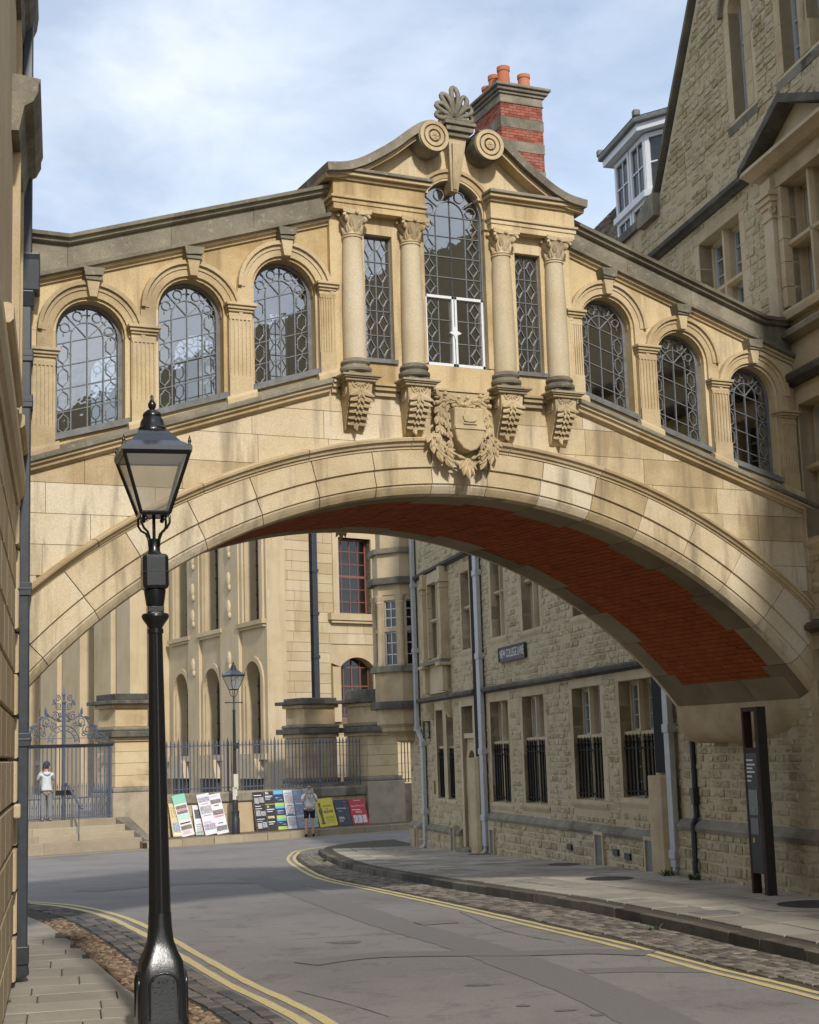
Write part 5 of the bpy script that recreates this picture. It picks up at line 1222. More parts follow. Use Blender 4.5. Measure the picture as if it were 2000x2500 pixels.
# street name
M_SIGN = plain('black_cast_sign', (.035, .032, .034), rough=.55, bump=.3, var=.4)
M_SIGNT = plain('worn_white_letter', (.62, .60, .56), rough=.6, var=.1)
sg_ = empty('street_sign', RW_M @ Matrix.Translation((13.8, .035, 4.2)))
MB().box(-1.02, 1.02, 0, .04, -.17, .17).build('plate', M_SIGN, sg_, bevel=.02)
m = MB()
for q in ((-1.02, 1.02, -.17, -.14), (-1.02, 1.02, .14, .17), (-1.02, -.99, -.14, .14), (.99, 1.02, -.14, .14)): m.box(q[0], q[1], .04, .06, q[2], q[3])
m.build('rim', M_SIGN, sg_)
tm = text_mesh('NEW COLLEGE LANE', .27, .004); lt = link('lettering', tm, M_SIGNT, sg_); xs_ = [v.co.x for v in tm.vertices]; k_ = 1.86/(max(xs_)-min(xs_))
lt.matrix_local = Matrix(((-k_, 0, 0, 0), (0, 0, 1, .045), (0, 1, 0, -.0), (0, 0, 0, 1)))
tag(sg_, 'black cast street name plate reading NEW COLLEGE LANE on the rubble wall', 'sign')
# information totem
inv = RW_M.inverted(); pa = inv @ gp(1840, 2183, .125); pb = inv @ gp(1876, 2188, .125)
M_RUST = plain('rust_brown_steel', (.045, .02, .016), rough=.7, var=.3, scale=6., spec=.2)
M_TOTB = plain('dark_bronze_steel', (.032, .027, .021), rough=.7, var=.2, spec=.2)
M_PANEL = plain('black_panel', (.018, .018, .02), rough=.4, var=.1, spec=.2)
tt0, ty = pb.x, pb.y
tz = zg(21.6)+.125
tot = empty('information_totem', RW_M @ Matrix.Translation((tt0, ty, tz))); W_, D_, HT = .50, .13, 2.52
m = MB().box(0, .10, 0, -D_, .0, HT).box(W_-.06, W_, 0, -D_, .0, HT).box(.10, W_-.06, 0, -D_, HT-.06, HT).box(.10, W_-.06, 0, -D_, HT-.62, HT-.55); m.build('frame', M_RUST, tot, bevel=.008)
MB().box(.10, W_-.06, -D_+.005, -.005, .28, HT-.62).build('panel', M_PANEL, tot)
MB().box(-.012, .0, -D_, 0, .0, HT).build('edge_plate', M_TOTB, tot)
pm = MB()
for k, (z, w) in enumerate(((1.80, .2), (1.74, .26), (1.69, .18), (1.64, .24), (1.58, .15), (1.52, .12))): pm.box(.42-w, .42, -.004, -.001, z-.012, z+.012)
pm.build('lettering', M_SIGNT, tot)
MB().box(.14, .41, -.004, .0, 1.06, 1.40).build('map', plain('map_print', (.10, .13, .11), rough=.4, var=.8, scale=40.), tot)
MB().box(.16, .40, -.004, .0, .80, 1.02).build('map_key', plain('map_key_print', (.09, .09, .095), rough=.4, var=.9, scale=70.), tot)
MB().box(.30, .36, -.004, .0, .69, .75).build('badge', plain('yellow_print', (.45, .28, .04), rough=.4), tot)
tag(tot, 'tall narrow dark information totem with an open top standing on the right pavement', 'information totem')
# covers and patches in the pavement
for px_, py_, r_, lb in ((1473, 2147, .62, 'round sunken cover nearest the grey drainpipe, ringed in stone'), (1972, 2210, .75, 'round dark cover ringed in stone at the right edge beside the totem'), (1365, 2112, .5, 'round dark cover below the third ground-floor window'), (1160, 2087, .45, 'round dark cover at the foot of the arched doorway')):
    c = gp(px_, py_, .125); e = empty('manhole_cover', Matrix.Translation(c)); m = MB(); m.lathe([(r_, .0), (r_, .004), (r_-.02, .006)], 28); m.build('stone_ring', M_PAVE, e)
    MB().lathe([(r_*.62, .006), (r_*.62, .010), (r_*.58, .012)], 24, (.1, .05, 0)).build('cover', M_SIGN, e)
    tag(e, lb, 'manhole cover', 'covers in the right pavement')
for px_, py_, w, d, lb in ((1745, 2228, .5, .4, 'rough grey square patch in the near right pavement'), (1065, 2252, .5, .35, 'dark square iron cover set in the lane'),):
    c = gp(px_, py_, .128 if px_ > 1500 else .008); tag(MB().box(-w/2, w/2, -d/2, d/2, 0, .006).xform(Matrix.Translation(c) @ Matrix.Rotation(rad(20), 4, 'Z')).build('access_cover', M_PATCH), lb, 'cover')
# roof with stone slates, dormer, chimney
rs = MB(); EAVE, RIDGE = (-.3, 11.1), (-4.6, 16.4)
MB().pxx([(-.35, 11.0), (-4.6, 16.3), (-9, 11.0)], 4.6, T1).build('roof', M_SLATE, col)
items = []; nrow = 26
for j in range(nrow):
    u0, u1 = j/nrow, (j+1.25)/nrow; t = 9. + (.12 if j % 2 else 0)
    while t < 22:
        w = rnd.uniform(.22, .36); y0, z0 = -.35+(-4.25)*u0, 11.02+5.3*u0; y1, z1 = -.35-4.25*u1, 11.02+5.3*u1; q = rnd.uniform(.025, .05)
        rs.add([(t, y0+.02, z0+q), (t+w-.012, y0+.02, z0+q), (t+w-.012, y1, z1+.01), (t, y1, z1+.01), (t, y0+.0, z0), (t+w-.012, y0, z0)], [(0, 1, 2, 3), (4, 5, 1, 0)], rnd.random()*.98+.01); t += w
tag(rs.build('slates', M_SLATE, col), kind='stuff')
dm = tag(empty('dormer_bay', RW_M @ Matrix.Translation((7.85, -1.0, 11.65))), 'white painted timber bay window with a lead roof rising behind the gable', 'bay window')
plan = [(.95, -1.6), (.80, 0.), (-.80, 0.), (-1.9, -1.0)]     # X away, Y out
MB().py([(.9, -1.6), (.74, -.05), (-.78, -.05), (-1.8, -1.0), (-1.8, -2)], -1., 2.1).build('interior', M_INT, dm)
MB().py([(1.3, -1.7), (1.08, .28), (-.92, .28), (-2.25, -.95), (-2.2, -2)], 2.12, 2.24).build('roof', M_LEADS, dm, bevel=.03)
MB().py([(1.2, -1.7), (1.0, .2), (-.88, .2), (-2.15, -.95), (-2.1, -2)], 1.98, 2.12).build('fascia', M_WHITE, dm)
MB().add([(1.3, -1.7, 2.24), (1.08, .28, 2.24), (-.92, .28, 2.24), (-2.25, -.95, 2.24), (-2.2, -2, 2.24), (-.4, -1.4, 2.85)], [(0, 1, 5), (1, 2, 5), (2, 3, 5), (3, 4, 5), (4, 0, 5)]).build('roof_lead', M_LEADS, dm)
for px_ in ((1.08, .28), (-.92, .28), (-2.25, -.95)): MB().box(px_[0]-.07, px_[0]+.07, px_[1]-.14, px_[1]+.0, 2.24, 2.38).build('lead_roll', M_LEADS, dm, bevel=.03)
faces = [((.80, 0.), (0.02, 0.)), ((-.02, 0.), (-.80, 0.)), ((-.80, 0.), (-1.9, -1.0))]
for (x0, y0), (x1, y1) in faces:
    L_ = sqrt((x1-x0)**2+(y1-y0)**2); M_ = Matrix.Translation((x0, y0, 0)) @ Matrix.Rotation(math.atan2(y1-y0, x1-x0), 4, 'Z')
    for z0, z1 in ((-.95, .72), (.80, 1.95)):
        f = MB()
        for q in ((0, .09, z0, z1), (L_-.09, L_, z0, z1), (.09, L_-.09, z0, z0+.09), (.09, L_-.09, z1-.09, z1)): f.box(q[0], q[1], -.04, .04, q[2], q[3])
        w = f.build('window', M_WHITE, dm); w.matrix_local = M_; g_ = MB().box(L_/2-.014, L_/2+.014, -.02, .03, z0, z1).box(.05, L_-.05, -.02, .03, (z0+z1)/2-.014, (z0+z1)/2+.014); g_.build('glazing_bars', M_WHITE, w)
        link('glass', MB().add([(.05, .0, z0), (L_-.05, 0, z0), (L_-.05, 0, z1), (.05, 0, z1)], [(0, 1, 2, 3)]).mesh('glass'), M_GLASSD, w)
    s = MB().box(-.03, L_+.03, -.10, .07, .70, .82); s = s.build('transom', M_WHITE, dm); s.matrix_local = M_
ch = tag(empty('chimney_stack', Matrix.Translation((2.58, 36, 13.63)) @ Matrix.Rotation(rad(24), 4, 'Z')), 'red brick chimney stack banded with stone behind the pediment', 'chimney')
MB().box(.02, 1.16, .02, 1.48, -2, 4.4).build('core', M_JOINT, ch)
bands = [(2.38, 2.64), (3.10, 3.36), (3.70, 3.97)]
def chim_bricks():
    items = []; Mch = ch.matrix_world
    z = 1.2; k = 0
    while z < 4.30:
        if any(a <= z < b for a, b in bands): z += .01; continue
        for face in (0, 1):
            L_ = 1.18 if face == 0 else 1.5; x = -.11 if k % 2 else 0.
            while x < L_:
                a, b = max(x, 0)+.004, min(x+.225, L_)-.006
                if b - a > .03:
                    mb = MB()
                    if face == 0: mb.box(a, b, 0, .06, z+.004, z+.071)
                    else: mb.box(0, .06, a, b, z+.004, z+.071)
                    items.append((mb, Mch @ Vector((a, 0, z)), .13))
                x += .225
        z += .0755; k += 1
    return items
bpy.context.view_layer.update()
cb = chim_bricks()
cs_ = empty('x'); bpy.data.objects.remove(cs_)
parts_field(cb, 'brick', M_CBRICK, ch, 300, 'bricks_hidden')
for a, b in bands: MB().box(-.012, 1.19, -.012, 1.5, a, b).build('stone_band', M_GREY, ch)
for z0, z1, e in ((4.33, 4.36, .03), (4.36, 4.56, .01), (4.56, 4.63, .06), (4.63, 4.72, .12), (4.72, 4.80, .18)): MB().box(-e, 1.18+e, -e, 1.5+e, z0, z1).build('cap_course', M_GREY, ch, bevel=.02)
for x, y, h in ((.25, .25, .52), (.25, .75, .5), (.85, .3, .42), (.3, 1.22, .40), (.85, 1.1, .4)):
    MB().lathe([(.15, 4.80), (.15, 4.84), (.165, 4.85), (.145, 4.86+h*.75), (.165, 4.86+h*.78), (.165, 4.86+h), (.12, 4.86+h), (.11, 4.9+h*.5)], 14, (x, y, 0)).build('chimney_pot', M_TERRA, ch, smooth=35)
# ------------------------------------------------------------------ left-hand building
lb = tag(empty('rusticated_building', LW_M), 'pale rusticated stone building cut off by the left edge of the picture', 'building')
TE = -2.72                                    # its visible end, beside the bridge (X runs towards the camera)
MB().box(-6.5, 24, -9, -.06, -.5, 12.).build('wall', M_JOINT, lb)
z = 0.; row = 0
while z < 4.9:
    x = TE + (0 if row % 2 else -.0); h = .43
    first = True
    while x < 4.2:
        w = (.55 if row % 2 else .8) if first else rnd.uniform(1.0, 1.3)
        yo = .06 if first else .028
        m = MB(); c = .014; x0, x1, z0, z1 = x+.012, x+w-.012, z+.014, z+h-.014
        m.add([(x0, -.08, z0), (x1, -.08, z0), (x1, -.08, z1), (x0, -.08, z1), (x0, yo-c, z0), (x1, yo-c, z0), (x1, yo-c, z1), (x0, yo-c, z1), (x0+c, yo, z0+c), (x1-c, yo, z0+c), (x1-c, yo, z1-c), (x0+c, yo, z1-c)],
              [(0,1,5,4),(1,2,6,5),(2,3,7,6),(3,0,4,7),(4,5,9,8),(5,6,10,9),(6,7,11,10),(7,4,8,11),(8,9,10,11)])
        m.build('rusticated_block', M_CLAR, lb); x += w; first = False
    z += h; row += 1
MB().pxx([(-.1, 4.74), (.05, 4.74), (.06, 4.82), (.09, 4.86), (.11, 4.98), (.11, 5.10), (.02, 5.16), (-.1, 5.16)], TE, 6).build('band', M_CLAR, lb)
MB().box(TE, -1.75, -.1, .045, 5.16, 9.9).build('quoin_strip', M_CLAR, lb); MB().box(-1.75, 6, -.1, .0, 5.16, 9.9).build('ashlar_panel', M_CLAR, lb)
for x0, x1, o, z0, z1 in ((-2.3, -.9, .135, 5.30, 5.44), (-.75, 2.2, .12, 5.46, 5.62)): MB().pxx([(-.1, z0), (o-.03, z0), (o, z0+.03), (o, z1-.02), (o-.04, z1), (-.1, z1)], x0, x1).build('window_sill', M_CLAR, lb)
for x0, x1 in ((-2.25, -2.05), (-1.15, -.95)): MB().box(x0, x1, -.1, .075, 5.44, 8.1).build('architrave', M_CLAR, lb)
MB().pxx([(-.1, 8.1), (.07, 8.1), (.10, 8.25), (.12, 8.35), (.20, 8.40), (.25, 8.5), (.25, 8.57), (.27, 8.63), (-.1, 8.70)], -2.4, -.4).build('window_hood', M_GREY, lb)
MB().pxx([(-.1, 9.9), (.05, 9.9), (.08, 10.05), (.13, 10.1), (.19, 10.25), (.21, 10.4), (-.1, 10.5)], TE, 8).build('cornice', M_GREY, lb)
MB().box(TE, 24, -.3, -.02, 10.5, 12).build('parapet', M_CLAR, lb)
MB().box(-2.0, -1.75, .03, .10, 1.58, 1.72).build('broken_corbel', M_MORT, lb, bevel=.02)
dp = empty('drainpipe', LW_M @ Matrix.Translation((-2.42, .105, 0))); w = .145
m = MB().box(-w/2, w/2, -.055, .055, .18, 11.9).build('pipe', M_PIPEB, dp, bevel=.015)
for z in (1.85+.5, 3.9, 5.9, 6.4): MB().box(-w/2-.018, w/2+.018, -.075, .075, z-.07, z+.07).box(-w/2-.022, w/2+.022, -.078, .078, z-.015, z+.015).build('collar', M_PIPEB, dp, bevel=.008)
MB().pz([(-.13, 7.10), (.13, 7.10), (.16, 7.43), (.18, 7.50), (-.18, 7.50), (-.16, 7.43)], -.10, .14).pz([(-.08, 6.93), (.08, 6.93), (.13, 7.10), (-.13, 7.10)], -.06, .08).build('hopper', M_PIPEB, dp, bevel=.012)
MB().box(-w/2-.02, w/2+.02, -.075, .07, .12, .3).pxx([(-.06, .13), (.06, .13), (.075, .02), (-.03, -.02), (-.06, .0)], -.075, .075).build('shoe', M_BLKM, dp, bevel=.01)
tag(dp, 'square dark painted drainpipe with a hopper head on the left building', 'drainpipe')
# weeds and litter
def weed(P, n, s, label):
    m = MB()
    for _ in range(n):
        a = rnd.uniform(0, 2*pi); m.leaf((rnd.uniform(-.06, .06)*s, rnd.uniform(-.06, .06)*s, 0), (cos(a)*.8, sin(a)*.8, rnd.uniform(.5, 1.3)), rnd.uniform(.05, .12)*s, .025*s, (0, 0, 1), .2, -.2)
    o = m.build('weed', M_WEED); o.location = P; tag(o, label, 'weed', 'weeds in the pavement edges')
M_WEED = plain('weed_green', (.06, .095, .03), rough=.7, var=.4)
weed(gp(1633, 2138, .125), 26, 1.5, 'small green weed at the foot of the stone guard under the bridge')
weed(gp(1697, 2148, .125), 26, 1.5, 'small green weed below the thin black pipe')
weed(gp(1278, 2196, .02), 16, .7, 'green weed growing from the kerb below the second window')
weed(gp(1130, 2078, .1), 16, 1.3, 'tiny green weed at the doorstep')
weed(gp(1600, 2270, .02), 14, 1.0, 'tiny green weed under the near right kerb')
weed(gp(795, 2103, .02), 22, 1.4, 'green weed at the rounded end of the right kerb')
weed(gp(12, 2452, .02), 20, .9, 'green weed at the foot of the left wall')

# ------------------------------------------------------------------ street lamps
def lantern(e, burner=False):
    """four-sided tapering lantern, axis at the origin of e, z from its bottom ring (0)"""
    hb, ht, H0, H1 = .118, .272, .0, .47
    fr = MB()
    for sx in (-1, 1):
        for sy in (-1, 1): fr.tube([(sx*hb, sy*hb, H0), (sx*ht, sy*ht, H1)], .015, 4)
    q = [(-1, -1), (1, -1), (1, 1), (-1, 1)]
    for (a, b), (c, d) in zip(q, q[1:]+q[:1]):
        fr.tube([(a*hb, b*hb, H0), (c*hb, d*hb, H0)], .017, 4); fr.tube([(a*ht, b*ht, H1), (c*ht, d*ht, H1)], .022, 4)
    fr.box(-hb, hb, -hb, hb, -.012, .0); fr.build('lantern_frame', M_BLACK, e)
    for k in range(4):
        R_ = Matrix.Rotation(k*pi/2, 4, 'Z'); P = [(-hb+.01, -hb, .015), (hb-.01, -hb, .015), (ht-.02, -ht, H1-.015), (-ht+.02, -ht, H1-.015)]
        link('lantern_pane', MB().add([R_ @ Vector(p) for p in P], [(0, 1, 2, 3)]).mesh('pane'), M_LAMPG, e)
    rf = MB(); n = 5; prof = [(ht+.02, H1+.01), (ht+.02, H1+.045), (.205, H1+.10), (.145, H1+.17), (.118, H1+.195)]
    rf.lathe([(r_*sqrt(2), z) for r_, z in prof], 4, (0, 0, 0), pi/4); rf = rf.build('lantern_roof', M_LAMPR, e)
    for sx in (-1, 1):
        for sy in (-1, 1): MB().lathe([(.012, 0), (.02, .02), (.008, .03), (.016, .05), (.002, .10)], 6, (sx*ht, sy*ht, H1+.03)).build('corner_spike', M_BLACK, e, smooth=True)
    MB().lathe([(.122, H1+.19), (.126, H1+.205), (.118, H1+.22), (.12, H1+.235), (.105, H1+.25), (.10, H1+.29), (.078, H1+.325), (.082, H1+.34), (.075, H1+.36), (.045, H1+.385), (.02, H1+.395), (.032, H1+.41), (.036, H1+.435), (.022, H1+.46), (.012, H1+.475), (.014, H1+.50), (.004, H1+.515)], 18).build('lantern_cap', M_BLACK, e, smooth=40)
    if burner: MB().lathe([(.03, .12), (.05, .2), (.05, .3), (.03, .36)], 10).box(-.012, .012, -.012, .012, -.01, .15).build('lamp_burner', M_WHITE, e, smooth=40)
    MB().box(-.25, .25, -.25, .25, H1-.012, H1-.006).build('reflector', M_WHITE, e)
M_LAMPR = plain('lamp_roof_paint', (.028, .03, .042), rough=.3, var=.2, coat=.4)
LB = gp(395, 2522, .03); dL = LB.y
def zat(py, px_=390): d = px_ray(px_, py); return CAM_H + d.z*(dL/d.y)
lean = Matrix.Rotation(rad(-.55), 4, 'Y')
lamp = tag(empty('street_lamp', Matrix.Translation((LB.x, LB.y, LB.z)) @ lean @ Matrix.Rotation(rad(17), 4, 'Z')), 'tall glossy black street lamp with a four-sided lantern on the left pavement', 'street lamp')
Z = lambda py: zat(py) - LB.z
bw = .178
def octp(r, a=pi/8): return r/cos(pi/8)
base = MB()
nb_ = 32; bv = []
bp_ = [(.205, -.02, .25), (.205, Z(2490), .25), (.196, Z(2478), .25), (.186, Z(2385), .3), (.165, Z(2345), .35), (.125, Z(2318), .5), (.104, Z(2295), .8), (.096, Z(2262), 1.), (.091, Z(2228), 1.)]
for r_, z, q in bp_:
    for k in range(nb_):
        a = 2*pi*k/nb_; c_, s_ = cos(a), sin(a); p_ = 2 + 7*(1-q); rr = r_/((abs(c_)**p_ + abs(s_)**p_)**(1/p_)); bv.append((rr*c_, rr*s_, z))
base.add(bv, [(j*nb_+k, j*nb_+(k+1) % nb_, (j+1)*nb_+(k+1) % nb_, (j+1)*nb_+k) for j in range(len(bp_)-1) for k in range(nb_)]); base.build('base', M_BLACK, lamp, smooth=40)
for k in range(4):
    R_ = Matrix.Rotation(k*pi/2, 4, 'Z'); m = MB()
    pts = [(-.115, Z(2485)), (.115, Z(2485)), (.115, Z(2400))] + [(.115*cos(t), Z(2400)+.10*sin(t)) for t in [pi*i/8 for i in range(1, 8)]] + [(-.115, Z(2400))]
    m.tube([(x, -.19+.005*max(0, (z-Z(2400))/.1), z) for x, z in pts], .011, 6, True)
    for _ in range(60): x, z = rnd.uniform(-.09, .09), rnd.uniform(Z(2478), Z(2385)); m.ball((x, -.185, z), rnd.uniform(.006, .012), 6, 4, (1, .6, 1))
    m.xform(R_).build('base_panel', M_BLACK, lamp, smooth=True)
shaft = MB(); pr = [(2232, .089), (2100, .083), (1900, .073), (1700, .064), (1545, .057)]; vs = []; n = 16
for py, r_ in pr:
    for k in range(n*2): a = 2*pi*k/(n*2); rr = r_*(1. if k % 4 < 2 else .93); vs.append((rr*cos(a), rr*sin(a), Z(py)))
shaft.add(vs, [(j*2*n+k, j*2*n+(k+1) % (2*n), (j+1)*2*n+(k+1) % (2*n), (j+1)*2*n+k) for j in range(len(pr)-1) for k in range(2*n)]); shaft.build('shaft', M_BLACK, lamp, smooth=50)
MB().lathe([(.057, Z(1548)), (.066, Z(1545)), (.066, Z(1536)), (.056, Z(1533)), (.075, Z(1524)), (.105, Z(1512)), (.115, Z(1505)), (.108, Z(1499)), (.08, Z(1496)), (.062, Z(1494))], 20).build('collar', M_BLACK, lamp, smooth=40)
MB().box(-.066, .066, -.066, .066, Z(1496), Z(1480)).lathe([(.068, Z(1480)), (.075, Z(1476)), (.088, Z(1450)), (.092, Z(1440))], 12).build('neck', M_BLACK, lamp, smooth=40, bevel=.006)
bx_ = MB().box(-.107, .107, -.107, .107, Z(1440), Z(1354)).build('control_box', M_BLACK, lamp, bevel=.032)
MB().box(-.109, .109, -.109, .109, Z(1398)-.003, Z(1398)+.003).build('box_seam', M_BLACK, lamp, bevel=.002)
MB().lathe([(.075, Z(1356)), (.06, Z(1350)), (.05, Z(1346)), (.046, Z(1320)), (.05, Z(1317)), (.03, Z(1315))], 14).tube([(0, 0, Z(1318)), (0, 0, Z(1256))], .014, 8).build('spigot', M_BLACK, lamp, smooth=40)
zb_ = Z(1256)
for k in range(4):
    a = pi/4 + k*pi/2; P = [(.05, Z(1335)), (.055, Z(1318)), (.085, Z(1300)), (.135, Z(1292)), (.165, Z(1280)), (.165, Z(1264)), (.145, Z(1256)), (.118, Z(1257)), (.105, Z(1266)), (.115, Z(1272))]
    F2 = [(p[0]*cos(a), p[0]*sin(a), p[1]) for p in P]; MB().tube(F2, .0105, 6).ball((.11*cos(a), .11*sin(a), Z(1268)), .02, 6, 4).build('frog_arm', M_BLACK, lamp, smooth=True)
le = empty('lantern', None, lamp); bpy.data.objects.remove(le)
lt_ = MB()  # the lantern's pieces are parts of the lamp, lifted to its top
before = set(bpy.data.objects); 
lantern(lamp)
for o in set(bpy.data.objects) - before: o.location.z = zb_; o.scale.z = 1.05
fl = tag(empty('street_lamp', FA_M @ Matrix.Translation((1.87, -1.0, -.48))), 'slim dark street lamp with a ladder bar standing among the posters by the railings', 'street lamp')
MB().lathe([(.15, 0), (.15, .5), (.13, .55), (.14, .75), (.10, .8), (.11, 1.25), (.085, 1.3), (.075, 1.45), (.06, 2.6), (.045, 4.1), (.06, 4.15), (.035, 4.2), (.03, 4.62)], 12).build('post', M_BLKM, fl, smooth=35)
MB().tube([(-.32, 0, 4.42-.0), (.32, 0, 4.42)], .018, 6).ball((-.33, 0, 4.42), .03, 6, 4).ball((.33, 0, 4.42), .03, 6, 4).build('ladder_bar', M_BLKM, fl)
for k in range(4):
    a = pi/4+k*pi/2; MB().tube([(.03*cos(a), .03*sin(a), 4.6), (.10*cos(a), .10*sin(a), 4.68), (.15*cos(a), .15*sin(a), 4.78), (.12*cos(a), .12*sin(a), 4.86)], .012, 5).build('frog_arm', M_BLKM, fl)
before = set(bpy.data.objects); lantern(fl, True)
for o in set(bpy.data.objects) - before: o.location.z = 4.86
M_PAPER = plain('worn_paper', (.55, .52, .42), rough=.8, var=.2, scale=30.)
for z, h, x in ((1.75, .5, -.02), (1.35, .42, -.06)): MB().box(x-.09, x+.09, -.105, -.09, z-h/2, z+h/2).build('taped_notice', M_PAPER, fl)
MB().box(-.05, .12, -.12, -.02, 2.85, 3.05).build('small_box', M_SIGN, fl)

# ------------------------------------------------------------------ far pavement, steps, low wall, piers, railings, gate
ZP, ZR = -.47, zg(60.)
fp = MB().box(-2.1, 30, -1.75, .3, ZR-.3, ZP-.012).xform(FA_M).build('pavement_far', M_PEB); tag(fp, 'gravelly raised pavement in front of the railings', kind='structure')
fk = tag(MB().box(-2.1, 30, -2.04, -1.76, ZR-.3, ZP-.05).xform(FA_M).build('kerb_far', M_JNT), 'long pale stone kerb across the end of the lane', kind='structure')
x = -2.1
while x < 14:
    w = rnd.uniform(.8, 1.3); link('kerb_stone', MB().box(x+.01, x+w-.01, -2.06+rnd.uniform(-.015, .015), -1.75, ZR-.1, ZP+rnd.uniform(-.01, .01)).xform(FA_M).mesh('kerb_stone'), M_FKERB, fk); x += w
tag(MB().add([FA_M @ Vector(p) for p in ((-14, -2.6, ZR+.004), (30, -2.6, ZR+.004), (30, -2.05, ZR+.004), (-14, -2.05, ZR+.004))], [(0, 1, 2, 3)]).build('gutter_far', M_FKERB, flip=False), 'pale stone channel below the far kerb', kind='structure')
court = tag(MB().box(-20, 30, .3, 40, -1, .27).xform(FA_M).build('forecourt', M_PAVE), 'paved forecourt behind the railings', kind='structure')
st = tag(empty('stone_steps', FA_M), 'four worn stone steps leading up to the iron gate', 'steps')
for k in range(4):
    zt = .27 - .205*k; x1 = -2.3 + .12*k
    for a, b in ((-9, -5.4), (-5.395, x1)): MB().box(a, b, -.36-.40*k-.02, .3-.40*k if k else .4, zt-.205-.25, zt+rnd.uniform(-.004, .004)).build('step', M_FKERB, st, bevel=.02)
MB().add([(-2.28, -.1, .32), (-1.75, -.1, .32), (-1.75, -2.0, -.5), (-1.95, -2.0, -.52), (-2.28, -.1, -.7), (-1.75, -.1, -.7), (-1.75, -2., -.75), (-1.95, -2., -.75)], [(0, 1, 2, 3), (4, 5, 6, 7), (0, 4, 7, 3), (3, 7, 6, 2), (2, 6, 5, 1), (1, 5, 4, 0)]).build('cheek', M_GREY, st)
hr = tag(empty('handrail', FA_M @ Matrix.Translation((-3.95, -.2, 0))), 'dark iron handrail running down the steps', 'handrail')
MB().tube([(.0, .1, 1.42), (-.02, -.25, 1.25), (-.12, -1.0, .82), (-.14, -1.25, .70), (-.14, -1.32, .64)], .035, 8).build('rail', M_IRON, hr, smooth=True)
for y, z0, z1 in ((.05, .25, 1.40), (-.55, -.05, 1.08), (-1.1, -.35, .76)): MB().tube([(-.05+y*.08, y, z0-.1), (-.05+y*.08, y, z1)], .018, 6).build('post', M_IRON, hr)
lw_ = tag(empty('low_wall', FA_M), 'low stone wall carrying the railings between the two piers', 'wall')
MB().box(-.85, 8.2, -.18, .3, -1., .78).build('core', M_DRESS, lw_)
stone_wall(lw_, FA_M, [(-.8, 2.05, -.95, .58), (5.75, 8.1, -.95, .58)], [], (.3, .4), (.7, 1.2), M_DRESS, 'ashlar', .03, -.18, .008, 60, 'block', -1, 2)
MB().box(2.06, 5.74, -.215, -.18, -1, .58).build('panel', M_DRESS, lw_)
for k in range(8):
    a = -.82 + k*1.13; MB().pxx([(-.30, .60), (-.26, .56), (.36, .56), (.36, .92), (-.24, .92), (-.30, .86)], a+.004, a+1.126).build('coping', M_GREY, lw_)
def pier(x0, x1, y0, y1, label, scale_top=4.3, cat='pier'):
    e = tag(empty('gate_pier', FA_M @ Matrix.Translation(((x0+x1)/2, (y0+y1)/2, ZP))), label, cat, 'stone piers along the railings'); hx, hy = (x1-x0)/2, (y1-y0)/2; o = -ZP
    def ly(nm, z0, z1, e_, mat, bev=.02): return MB().box(-hx-e_, hx+e_, -hy-e_, hy+e_, z0+o, z1+o-.002).build(nm, mat, e, bevel=bev)
    ly('plinth', -1.2, 1.05, .06, M_GREY2); ly('plinth_moulding', 1.05, 1.22, .02, M_GREY, .05); ly('shaft', 1.22, 2.72, -.10, M_DRESS2)
    ly('neck', 2.72, 2.86, -.02, M_DRESS2); ly('cornice', 2.86, 3.06, .16, M_DARK); ly('blocking', 3.06, 3.2, .02, M_GREY, .06); ly('attic', 3.2, 3.82, -.12, M_DRESS2)
    ly('attic_moulding', 3.82, 3.95, -.02, M_DRESS2); ly('cornice', 3.95, 4.08, .18, M_DARK); ly('cap', 4.08, scale_top, -.06, M_DARK, .03)
    for z0 in (1.6, 2.0, 2.38): MB().box(-hx+.098, hx-.098, -hy+.096, hy-.096, z0+o, z0+o+.012).build('joint', M_JOINT, e)
    return e
M_GREY2 = stone('patchy_grey_stone', [(.26, .215, .15), (.38, .315, .22), (.45, .38, .28)], nscale=2., stain=(.16, .14, .11), stain_amt=.6, bump=.4, pits=.6)
M_DRESS2 = stone('blotched_golden_stone', [(.42, .30, .16), (.56, .43, .25), (.60, .48, .30)], nscale=1.2, stain=(.22, .15, .08), stain_amt=.7, bump=.2)
pier(-2.25, -.80, -.15, 1.3, 'square stone gate pier right of the iron gate, with a dark flat cap')
pier(8.10, 9.72, -.30, 1.2, 'large stone pier at the right end of the railings', 4.45)
pier(6.25, 7.95, 1.2, 2.6, 'set-back stone pier behind the right end of the railings', 4.2)
def railing(x0, x1, label, z0=.92, top=2.52):
    e = tag(empty('railing', FA_M @ Matrix.Translation((x0, 0, z0))), label, 'railing', 'iron railings'); n = int((x1-x0)/.15); bm_ = MB(); h = top - z0
    bm_.box(-.014, .014, -.014, .014, .03, h); bm_.lathe([(.014, h), (.032, h+.02), (.030, h+.05), (.002, h+.20)], 4, (0, 0, 0), pi/4); me = bm_.mesh('bar'); me.materials.append(M_IRON)
    fat = MB().box(-.03, .03, -.03, .03, -.05, h).lathe([(.03, h), (.05, h+.03), (.045, h+.07), (.002, h+.26)], 4, (0, 0, 0), pi/4).box(-.1, .1, -.1, .1, -.05, .02).mesh('post'); fat.materials.append(M_IRON)
    for k in range(n+1):
        o = bpy.data.objects.new('post' if k % 13 == 6 else 'bar', fat if k % 13 == 6 else me); COL.objects.link(o); o.parent = e; o.location = (.04 + k*(x1-x0-.08)/n, 0, 0)
    for z in (.14, h-.02): MB().box(0, x1-x0, -.026, .026, z-.018, z+.018).build('rail', M_IRON, e)
railing(-.68, 8.0, 'long grey-blue spiked iron railing behind the poster boards')
